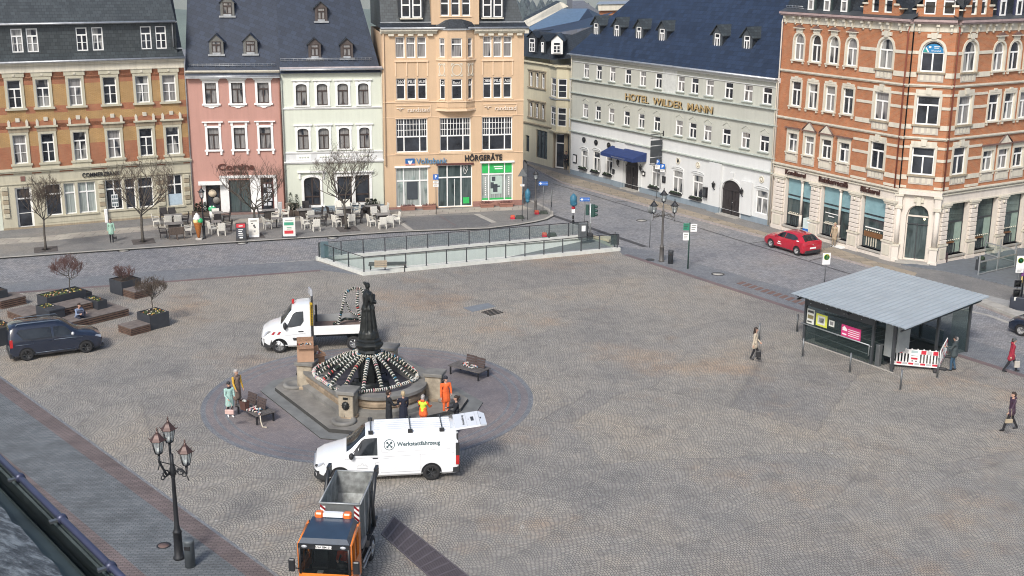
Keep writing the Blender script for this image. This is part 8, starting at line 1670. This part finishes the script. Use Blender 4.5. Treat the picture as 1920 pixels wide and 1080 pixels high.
# ice cream cone, boards, bin
o=thing('ice_cream_figure',G(373,449),0,'giant ice cream cone figure with white, yellow and green scoops at the kerb','advertising figure')
b=MB(); b.bevbox(-.2,.25,-.18,.18,0,.12,mat('pale_concrete',(.4,.38,.35),.8),.03); b.build('base',o); b=MB(); b.lathe([(.05,.12),(.10,.2),(.30,1.2),(.32,1.24),(.0,1.24)],brick('waffle_orange',(.62,.24,.05),(.55,.19,.04),(.35,.10,.02),.08,.08,.012,.5),n=16); b.build('waffle',o)
for c,m in (((-.1,-.12,1.33),mat('scoop_yellow',(.72,.62,.28),.5)),((.2,-.05,1.36),mat('scoop_green',(.03,.38,.14),.5)),((-.2,.08,1.3),mat('scoop_brown',(.12,.05,.03),.5))): b=MB(); b.ell(c,.19,m,12,8); b.build('scoop',o)
b=MB(); b.lathe([(.1,1.4),(.26,1.45),(.27,1.55),(.2,1.62),(.21,1.7),(.12,1.78),(.1,1.84),(0,1.93)],white,(-.05,0,0),14); b.build('scoop',o)
def aboard(p,w,h,fm,front,lab,items,rz=8,feet=False):
    o=thing('a_board',G(*p),R(rz),lab,'advertising board'); b=MB()
    b.mesh([(-w/2,-.25,0),(w/2,-.25,0),(w/2,0,h),(-w/2,0,h),(-w/2,-.22,0),(w/2,-.22,0),(w/2,.03,h),(-w/2,.03,h)],[(0,1,2,3),(7,6,5,4),(0,3,7,4),(1,5,6,2),(3,2,6,7)],fm); b.mesh([(-w/2,.25,0),(w/2,.25,0),(w/2,.03,h),(-w/2,.03,h)],[(0,1,2,3),(3,2,1,0)],fm); b.build('frame',o)
    M=TR(0,-.25,0)@Matrix.Rotation(-math.atan2(.25,h),4,'X'); b=MB(M); b.bx(-w/2+.04,w/2-.04,-.015,-.002,.18,h-.04,front)
    for (x0_,x1_,z0_,z1_,m) in items: b.bx(x0_*w,x1_*w,-.022,-.016,z0_*h,z1_*h,m)
    b.build('poster',o); 
    if feet: b=MB(); b.bevbox(-w/2-.1,w/2+.1,-.35,.35,0,.1,dgr,.03); b.build('foot',o)
red_=mat('board_red',(.5,.02,.03),.5); 
aboard((453,450),.72,1.25,black,mat('blackboard',(.03,.035,.045),.6),'black menu board with a red top at the kerb',[(-.42,.42,.74,.96,red_),(-.2,.2,.8,.88,white)]+[(-.25,.2-.05*(k%3),.3+.1*k,.34+.1*k,white) for k in range(4)]+[(-.15,.15,.14,.22,white)])
aboard((477,444),.72,1.35,white,mat('cream_board',(.66,.64,.58),.6),'white coffee board with a shaped foot next to the pink house tree',[(-.3,.3,.85,.9,pd_),(-.05,.12,.58,.68,pd_),(.05,.2,.5,.58,pd_),(-.02,.16,.28,.38,mat('grey_print',(.3,.3,.3),.6)),(-.25,-.05,.72,.76,pd_)])
aboard((543,444),.85,1.4,white,mat('cream_board',(.66,.64,.58),.6),'white poster board with green and red blocks on a dark foot',[(-.4,.38,.62,.78,mat('board_green',(.03,.25,.15),.5)),(-.4,.34,.2,.36,red_),(-.2,.2,.42,.45,pd_),(-.2,.2,.5,.53,mat('board_green',(.03,.25,.15),.5)),(-.3,.3,.85,.9,mat('grey_print',(.3,.3,.3),.6))],feet=True)
b=MB(); b.lathe([(.22,0),(.24,.5),(.2,.55)],white,n=12); b.ell((0,0,.72),(.3,.26,.24),mat('frog_green',(.05,.42,.18),.5),12,8); b.ell((0,-.2,.68),(.18,.12,.05),black,8,5); b.ell((-.12,-.12,.92),.07,white,8,5); b.ell((.12,-.12,.92),.07,white,8,5); b.build('frog_bin',None,G(399,409),R(10),'small green-topped frog shaped bin at the pizzeria door','litter bin')
b=MB(); b.bevbox(-.15,.15,-.1,.1,0,1.1,mat('grey_post_box',(.45,.46,.46),.6),.03); b.build('service_post',None,G(526,405),R(10),'light grey service post between the pink and the pale green house','post')
b=MB(); b.bevbox(-.42,.42,-.3,.3,0,.62,blue,.03); b.bevbox(-.42,.42,-.3,.3,.62,1.35,mat('pale_display',(.5,.58,.56),.5),.03); b.ell((.05,-.31,1.1),(.1,.01,.06),white,8,4); b.bx(-.3,-.05,-.31,-.3,.4,.46,white); b.build('newspaper_stand',None,G(1517,444),R(-50),'blue and pale newspaper stand before the first bakery pier','stand')
b=MB(); b.bx(-.5,.5,-.35,.35,0,.05,white); b.build('door_mat',None,G(1574,463),R(-60),'small white mat on the pavement before the bakery door','mat')
# pots and glazed screens of the terrace
b=MB(); b.bevbox(-.3,.3,-.3,.3,0,.7,mat('dark_red_black_tub',(.05,.03,.035),.5),.03)
for k in range(60): a=rnd.uniform(0,2*PI); b.tube([(rnd.uniform(-.15,.15),rnd.uniform(-.15,.15),.68),(.25*math.cos(a),.25*math.sin(a),rnd.uniform(.8,1.25))],.012,m_tw,3)
b.build('plant_tub',None,G(1764,492),R(20),'dark square tub with dry plants right of the corner entrance','plant tub')
def tscreen(P,Q,n,lab,h=1.3):
    d=(Q-P).normalized(); L=(Q-P).length; o=thing('glass_screen',P,math.atan2(d.y,d.x),lab,'screen')
    for i in range(n+1): b=MB(); x=L*i/n; b.bx(x-.035,x+.035,-.035,.035,0,h,lsteel); b.build('post',o)
    b=MB(); b.bx(0,L,-.02,.02,h*.62,h*.68,lsteel); b.bx(0,L,-.02,.02,.04,.1,lsteel); b.build('rail',o); b=MB(); b.bx(.04,L-.04,-.008,.008,.12,h*.61,pglass); b.build('glass_panel',o); return o
so_=tscreen(G(1834,516,.05),G(1902,500,.05),2,'steel framed glass terrace screen nearest the street'); tscreen(G(1846,477,.05),G(1902,492,.05),2,'steel framed glass terrace screen near the shop windows'); txt('screen_lettering','Rats',so_,TR(.55,-.03,.45),.22,dgr,.002,.004)
b=MB(); b.bevbox(-.25,.25,-.25,.25,0,.75,dgr,.03); b.ell((0,0,.85),(.22,.22,.16),mat('conifer_green',(.022,.04,.018),.9),8,5); b.build('plant_tub',None,G(1838,508),R(20),'small dark tub behind the end post of the terrace screen','plant tub')
b=MB(); b.bevbox(-.8,.8,-.5,.5,0,.8,mat('dark_blue_tub',(.03,.035,.05),.5),.04); b.build('plant_tub',None,G(1922,581),R(-30),'large dark tub at the right edge beside the bus stop','plant tub')
# ================= planters and decks on the left =================
anth=mat('anthracite_planter',(.038,.042,.05),.45,var=.12); soil=mat('dark_soil',(.05,.035,.025),.95,var=.4,vs=10,bumps=.6); dw=mat('weathered_deck_top',(.16,.135,.12),.8,var=.3,vs=3); dws=mat('deck_side_slats',(.12,.075,.055),.8,var=.35,vs=4)
YD=R(50); DT=lambda g: Matrix.Translation(g)@RZ(YD)
def planter(g,w,d,h,lab,z=0,fl=True,shrub=None,base=True):
    o=thing('planter',Vector((g.x,g.y,z)),YD,lab,'planter'); b=MB(); t=.03
    b.bx(-w/2,w/2,-d/2,-d/2+t,0,h,anth); b.bx(-w/2,w/2,d/2-t,d/2,0,h,anth); b.bx(-w/2,-w/2+t,-d/2+t,d/2-t,0,h,anth); b.bx(w/2-t,w/2,-d/2+t,d/2-t,0,h,anth); b.build('box',o)
    b=MB(); b.bx(-w/2+t,w/2-t,-d/2+t,d/2-t,h-.2,h-.07,soil); b.build('soil',o)
    if fl:
        b=MB(); fy=mat('yellow_flowers',(.42,.34,.10),.7,var=.3,vs=20); fo=mat('orange_flowers',(.42,.16,.05),.7); fp=mat('pale_flowers',(.55,.50,.42),.7); gl_=mat('leaf_green',(.045,.07,.025),.8,var=.3)
        for k in range(int(w*d*42)):
            x,y=rnd.uniform(-w/2+.08,w/2-.08),rnd.uniform(-d/2+.08,d/2-.08); zz=h-.05
            if rnd.random()<.6: b.ell((x,y,zz),(.07,.07,.04),gl_,5,3)
            else: b.ell((x,y,zz+.03),(.045,.045,.035),rnd.choice((fy,fy,fo,fp)),5,3)
        b.build('flowers',o)
    return o
def deck(g,w,d,h,lab,n=3,z=0):
    o=thing('wooden_deck',Vector((g.x,g.y,z)),YD,lab,'seating deck'); b=MB(); k=int(w/.145)
    for i in range(k): x=-w/2+w*i/k; b.bx(x+.006,x+w/k-.006,-d/2,d/2,h-.035,h,dw)
    b.build('top_boards',o); b=MB()
    for j in range(n):
        z0_=(h-.04)*j/n+.02; z1_=z0_+(h-.04)/n*.62
        for (a0,a1,b0,b1) in ((-w/2,w/2,-d/2,-d/2+.04),(-w/2,w/2,d/2-.04,d/2),(-w/2,-w/2+.04,-d/2+.045,d/2-.045),(w/2-.04,w/2,-d/2+.045,d/2-.045)): b.bx(a0,a1,b0,b1,z0_,z1_,dws)
    b.build('side_slats',o); b=MB(); b.bx(-w/2+.08,w/2-.08,-d/2+.08,d/2-.08,0,h-.04,black); b.build('core',o); return o
def shrub(g,lab,H,W,th,m,lv=4,n0=7,z=0):
    return tree(Vector((g.x,g.y,z)),H,W,lab,int(g.x*10)%97,th,.03,'shrub_tree',lv,m,None,n0,0,(.05,.75),.005,.62)
def mid(a,b_,z=0): return (G(*a,z)+G(*b_,z))/2
# right square planter with little tree, front deck
planter(Vector((-19.35,62.25,0)),1.2,1.2,.82,'anthracite square planter with flowers and a small grey tree, right of the decks'); shrub(Vector((-19.35,62.25,0)),'small grey-twigged tree in the right square planter',1.8,1.6,1.05,twig,5,9,.7)
deck(Vector((-20.08,61.24,0)),1.2,1.2,.42,'low square wooden deck in front of the right square planter',4)
planter(Vector((-22.95,69.0,0)),1.3,1.3,.85,'anthracite planter with a reddish shrub beside the road strip',fl=False); tree(Vector((-22.95,69.0,.7)),.85,1.3,'low reddish shrub in the planter beside the road strip',5,.08,.03,'shrub',4,redtw,None,11,0,(.3,1.1),.006,.5)
deck(Vector((-22.0,68.2,0)),1.2,1.2,.45,'square wooden deck attached to the planter beside the road strip',4)
EF=Vector((math.cos(YD),math.sin(YD),0)); V2=lambda x,y: Vector((x,y,0))
deck(V2(-23.47,63.1),4.5,2.0,.42,'large low wooden deck behind the dark family van',3); deck(V2(-26.65,63.61),1.45,1.85,.42,'low wooden deck left of the long planter',4)
deck(V2(-24.35,63.7),2.0,1.33,.82,'raised wooden deck in front of the long flower planter',6)
pb=planter(V2(-25.19,64.85),2.35,1.1,1.15,'long anthracite planter full of yellow flowers behind the decks'); shrub(V2(-24.85,65.2),'red-twigged little tree in the long flower planter',1.8,1.9,1.0,redtw,5,9,1.02)
planter(V2(-23.17,64.47),.6,1.35,.9,'narrow anthracite planter at the right end of the raised deck'); planter(V2(-25.3,62.85),.75,.9,.95,'small anthracite planter with yellow flowers just behind the van roof',z=0)
planter(V2(-24.6,66.4),.7,.9,.75,'small anthracite planter behind the right end of the long one')
b=MB(); b.bevbox(-.45,.45,-.3,.3,.42,.86,anth,.03); b.bevbox(-.48,.48,-.33,.33,.86,.95,anth,.02); b.bx(-.1,.1,-.05,.05,.951,.956,black); b.build('deck_box',None,V2(-24.7,62.35),YD,'anthracite lidded box beside the small planter behind the van','box')
deck(G(10,573)+V2(.1,.2),1.5,1.3,.5,'wooden deck at the far left edge beside the road strip',4); planter(G(-14,573),1.3,1.3,.95,'anthracite planter cut by the left edge above the deck',fl=False)
planter(G(-2,650)+V2(-.5,.6),1.6,1.6,.95,'anthracite planter with brown plants behind the rear of the family van',fl=True)
# ================= town hall gutter and roof in the foreground =================
gA,gB=G(-60,800,17.2),G(262,1115,17.2); d=(gB-gA).normalized(); n2=Vector((d.y,-d.x,0)); n2=-n2 if n2.y>0 else n2; ang=math.atan2(d.y,d.x)
o=thing('roof_gutter',gA,ang,'dark blue-grey roof gutter with brackets in the bottom left foreground','gutter'); L_=(gB-gA).length; sgn=1 if RZ(ang)@Vector((0,1,0))@n2>0 else -1
gm=mat('blue_grey_gutter_zinc',(.06,.068,.12),.4,.3,var=.2,vs=3); gi=mat('gutter_inside_dark',(.10,.13,.13),.6,.1,var=.3,vs=2); b=MB(); n=14; r=.05; ri=[]
for k in range(n+1): a=PI*k/n; ri.append((sgn*(r-r*math.cos(a)),-r*1.0*math.sin(a)))
vs=[(x,y,z) for x in (-1,L_+1) for y,z in ri]; b.mesh(vs,[(k,k+1,n+2+k,n+1+k) for k in range(n)]+[(n+1+k,n+2+k,k+1,k) for k in range(n)],gi,True); b.tube([(-1,0,0),(L_+1,0,0)],.014,gm,8); b.tube([(-1,-sgn*.006,-.012),(L_+1,-sgn*.006,-.012)],.014,gm,8); b.build('trough',o)
for x in [L_*f for f in (.12,.37,.62,.87)]: b=MB(); b.tube([(x-.012,0,0),(x+.012,0,0)],.021,gm,8); b.bx(x-.01,x+.01,min(sgn*.0,sgn*.05),max(0,sgn*.05),-.006,.004,steel); b.build('bracket',o)
b=MB(TR(0,sgn*.098,.0)); b.mesh([(-1,0,-.012),(L_+1,0,-.012),(L_+1,sgn*.13,.045),(-1,sgn*.13,.045)],[(0,1,2,3),(3,2,1,0)],gi); b.build('eaves_flashing',o)
m,t,bb_=nt('lichened_slate'); v=coords(t,'Object'); f1=noise_(t,v,9,7,.75); f2=noise_(t,v,3.2,4,.6); col=ramp(t,f1,[(.35,(.035,.04,.042)),(.48,(.11,.12,.125)),(.56,(.26,.28,.28)),(.70,(.40,.42,.41))]); col=mixc(t,ramp(t,f2,[(.60,(0,0,0)),(.68,(.8,.8,.8))]),col,(.22,.20,.09)); t.links.new(col,bb_.inputs['Base Color']); bb_.inputs['Roughness'].default_value=.85; bump(t,bb_,f1,.8,.01)
b=MB(); nx,ny=60,14; vs=[];fs=[]
for i in range(nx+1):
    for j in range(ny+1):
        x=-1+(L_+2)*i/nx; y=.19+1.3*j/ny; vs.append((x,sgn*(y+(.02*noise.noise(Vector((x*9,j,0))) if j==0 else 0)),.05+y*.55-.10+.008*noise.noise(Vector((x*9,y*9,2)))+(j%3)*.004))
for i in range(nx):
    for j in range(ny): a=i*(ny+1)+j; fs.append((a,a+ny+1,a+ny+2,a+1))
b.mesh(vs,fs+[f[::-1] for f in fs][:0],m,True); b.build('town_hall_roof',None,gA,ang,'weathered lichen covered roof edge in the bottom left corner','roof')
# ================= people =================
c=cloth
def P_(px,py,head,lab,**kw): return person(G(px,py,kw.pop('z',0)),R(head),lab,**kw)
def bag(g,lab,m,sz=(.14,.06,.12),handle=.2,rz=0,name='handbag'):
    b=MB(); b.bevbox(-sz[0],sz[0],-sz[1],sz[1],-sz[2],sz[2],m,.02); b.tube([(-sz[0]*.7,0,sz[2]),(-sz[0]*.4,0,sz[2]+handle),(sz[0]*.4,0,sz[2]+handle),(sz[0]*.7,0,sz[2])],.01,m,5); return b.build(name,None,g,rz,lab,'bag')
mint=c('mint',(.30,.48,.38)); 
P_(210,454,-75,'person in a mint green coat standing before the bank with hands at the sides',H=1.66,top=mint,trous=c('black',(.015,.015,.018)),shoe=black,hair=hairm['brown'],coat=.25,stride=.03,scarf=c('grey',(.15,.12,.11)),arms=((.1,.15),(.0,.12)),elbow=(.2,.1)); bag(G(216,446,.55),'small dark bag held by the mint green coat wearer before the bank',black,(.1,.05,.1),.12)
P_(432,781,-60,'person in a pale turquoise coat and black cap left of the fountain bench',H=1.6,top=c('turquoise',(.33,.50,.45)),trous=c('black',(.015,.015,.018)),shoe=white,hair=hairm['dark'],hat=black,coat=.32,stride=.06,arms=((.25,.1),(.2,.1)),elbow=(1.2,.9),scarf=black); bag(G(433,768,.82)+Vector((.0,-.25,0)),'pale pink shoulder bag of the turquoise coat wearer',mat('pale_pink_leather',(.55,.38,.34),.6),(.2,.06,.09),.3,R(-10))
P_(446,762,-40,'person in a long quilted brown vest with mustard sleeves behind the left bench',H=1.74,top=c('taupe',(.17,.125,.10)),trous=c('taupe2',(.13,.10,.085)),shoe=black,hair=hairm['grey'],coat=.5,sleeve=c('mustard',(.55,.33,.04)),scarf=c('taupe',(.17,.125,.10)),arms=((.1,.12),(.25,.1)),elbow=(.2,.5),look=.3)
blkc=c('navyblack',(.014,.016,.02))
P_(730,806,20,'person with dark hair in a black coat talking at the fountain rim',H=1.8,top=blkc,trous=blkc,shoe=black,hair=hairm['dark'],coat=.4,arms=((.3,.1),(.5,.1)),elbow=(.8,1.1)); P_(757,804,110,'blonde person in a dark navy coat seen from behind at the fountain rim',H=1.7,top=c('navy',(.012,.015,.03)),trous=blkc,shoe=black,hair=hairm['blonde'],coat=.4,arms=((.4,.1),(.2,.1)),elbow=(1.5,.6))
org_=c('orange',(.72,.13,.03)); yel=c('hivis',(.55,.72,.05))
P_(794,808,70,'worker in a yellow and orange high visibility vest seen from behind at the van',H=1.62,top=org_,trous=org_,shoe=black,hair=hairm['grey'],vest=yel,arms=((.6,.2),(.6,.2)),elbow=(.8,.8),coat=.1,hood=True,wide=1.1)
P_(836,778,-70,'worker in bright orange jacket and trousers with a black cap by the right pillar',H=1.8,top=org_,trous=org_,shoe=black,hat=c('blackcap',(.02,.022,.03)),hair=hairm['dark'],coat=.25,arms=((.3,.1),(.2,.12)),elbow=(1.0,.3),look=.4)
b=MB()
for z in (1.12,.92): b.lathe([(.185,0),(.185,.05),(.18,.05),(.18,0)],mat('reflective_band',(.6,.6,.55),.4),(0,0,z),16)
P_(856,812,190,'dark-haired person with a bun in black clothes behind the raised tailgate',H=1.68,top=blkc,trous=blkc,shoe=white,hair=hairm['dark'],arms=((.5,.1),(.5,.1)),elbow=(1.1,1.1),extra=lambda cap,sh,hz: cap((-.12,0,sh+.26),(-.13,0,sh+.27),.05,.045,4))
P_(1414,674,-20,'person with long dark hair in a beige jacket walking across the open square',H=1.68,top=c('beige',(.50,.43,.33)),trous=c('black',(.015,.015,.018)),shoe=black,hair=hairm['dark'],hairlen=.2,coat=.22,stride=.16,arms=((.15,.1),(-.1,.1)),elbow=(.7,.1),wide=.95); bag(G(1422,664,.5),'black handbag carried by the walker in the beige jacket',black,(.13,.06,.16),.25,R(-20))
P_(1786,695,150,'person in a dark padded jacket, cap and jeans standing right of the kiosk barrier',H=1.76,top=c('slate',(.045,.06,.065)),trous=c('jeans',(.035,.08,.13)),shoe=black,hair=hairm['grey'],hat=black,coat=.12,stride=.08,arms=((.5,.1),(.4,.1)),elbow=(1.3,1.1),wide=1.12,scarf=black,hood=True)
P_(1893,697,-8,'person in a red coat and grey cap walking off to the right',H=1.72,top=c('redcoat',(.30,.02,.04)),trous=blkc,shoe=black,hat=c('greycap',(.08,.09,.09)),hair=hairm['dark'],coat=.22,stride=.32,arms=((.2,.08),(-.25,.08)),elbow=(.2,.2),lean=.05,hood=True); bag(G(1907,683,.42),'pale shopping bag beside the walker in the red coat',mat('pale_bag',(.4,.38,.34),.7),(.13,.05,.16),.15)
P_(1893,806,185,'person in a shiny purple-black jacket walking left with a beige bag at the right edge',H=1.72,top=mat('cloth_plum',(.05,.025,.045),.4,var=.2),trous=c('black',(.015,.015,.018)),shoe=black,hair=hairm['dark'],hat=None,coat=.14,stride=.34,arms=((.35,.08),(-.2,.08)),elbow=(.3,.2),hood=True); bag(G(1889,786,.85)+Vector((-.02,-.2,0)),'beige shoulder bag of the walker in the plum jacket',mat('beige_leather',(.36,.30,.21),.6),(.16,.05,.08),.45,R(5))
person(Vector((-23.5,62.48,-.05)),R(-40),'person in a blue and white jacket sitting on the edge of the large low deck',H=1.7,top=c('bluewhite',(.20,.25,.36)),trous=c('darknavy',(.02,.025,.045)),shoe=c('navy2',(.03,.04,.08)),hair=hairm['dark'],sit=True,arms=((.6,.2),(.6,.2)),elbow=(1.2,1.2),lean=.35)
bag(Vector((-23.2,62.2,.72)),'dark bag with a white print on the lap of the seated person',mat('navy_bag',(.02,.025,.05),.6),(.2,.1,.12),.05,0,'backpack')
P_(1061,318,-100,'person in black standing at the door of the alley corner house',H=1.76,top=blkc,trous=blkc,shoe=black,hair=hairm['dark'],arms=((.3,.1),(.3,.1)),elbow=(1,.8),coat=.1)
P_(1563,462,-130,'person in a tan coat standing on the pavement before the bakery window',H=1.7,top=c('tan',(.36,.28,.19)),trous=c('tan2',(.28,.23,.17)),shoe=black,hair=hairm['blonde'],coat=.35,arms=((.2,.1),(.1,.1)),elbow=(.5,.2))
# ---------------- light ----------------
w=bpy.data.worlds.new('World'); sc.world=w; w.use_nodes=True; t=w.node_tree; bg=t.nodes['Background']
sk=t.nodes.new('ShaderNodeTexSky'); sk.sky_type='NISHITA'; sk.sun_disc=False; sk.sun_elevation=R(42); sk.sun_rotation=R(200); sk.air_density=1; sk.dust_density=3.0; sk.ozone_density=1
tc=t.nodes.new('ShaderNodeTexCoord'); sx=t.nodes.new('ShaderNodeSeparateXYZ'); mx=t.nodes.new('ShaderNodeMath'); mx.operation='MAXIMUM'; mx.inputs[1].default_value=.03; cx=t.nodes.new('ShaderNodeCombineXYZ')
t.links.new(tc.outputs['Generated'],sx.inputs[0]); t.links.new(sx.outputs[0],cx.inputs[0]); t.links.new(sx.outputs[1],cx.inputs[1]); t.links.new(sx.outputs[2],mx.inputs[0]); t.links.new(mx.outputs[0],cx.inputs[2]); t.links.new(cx.outputs[0],sk.inputs[0])
t.links.new(sk.outputs[0],bg.inputs[0]); bg.inputs[1].default_value=.098
sl=bpy.data.lights.new('sun','SUN'); sl.energy=1.75; sl.angle=R(12); sl.color=(1,.97,.93); so=bpy.data.objects.new('sun',sl); COL.objects.link(so)
az=R(200); el=R(42); dv=Vector((math.sin(az)*math.cos(el),math.cos(az)*math.cos(el),math.sin(el))); so.rotation_euler=dv.to_track_quat('Z','Y').to_euler()
vs_=sc.view_settings; vs_.view_transform='Standard'; vs_.look='None'; vs_.gamma=1; vs_.exposure=0.8
sc.cycles.use_denoising=True; sc.cycles.pixel_filter_type='BLACKMAN_HARRIS'; sc.cycles.filter_width=1.05

# ---------------- air ----------------
b=MB(); m,t,bb_=nt('haze_air'); t.nodes.remove(bb_); pv=N(t,'ShaderNodeVolumePrincipled'); pv.inputs['Density'].default_value=.00013; pv.inputs['Color'].default_value=(.80,.88,1,1); t.links.new(pv.outputs[0],t.nodes['Material Output'].inputs['Volume'])
b.bx(-1000,1700,-300,1750,-160,60,m); b.build('haze',kind='stuff',label='thin blue air over the town and the far ridge',cat='haze')
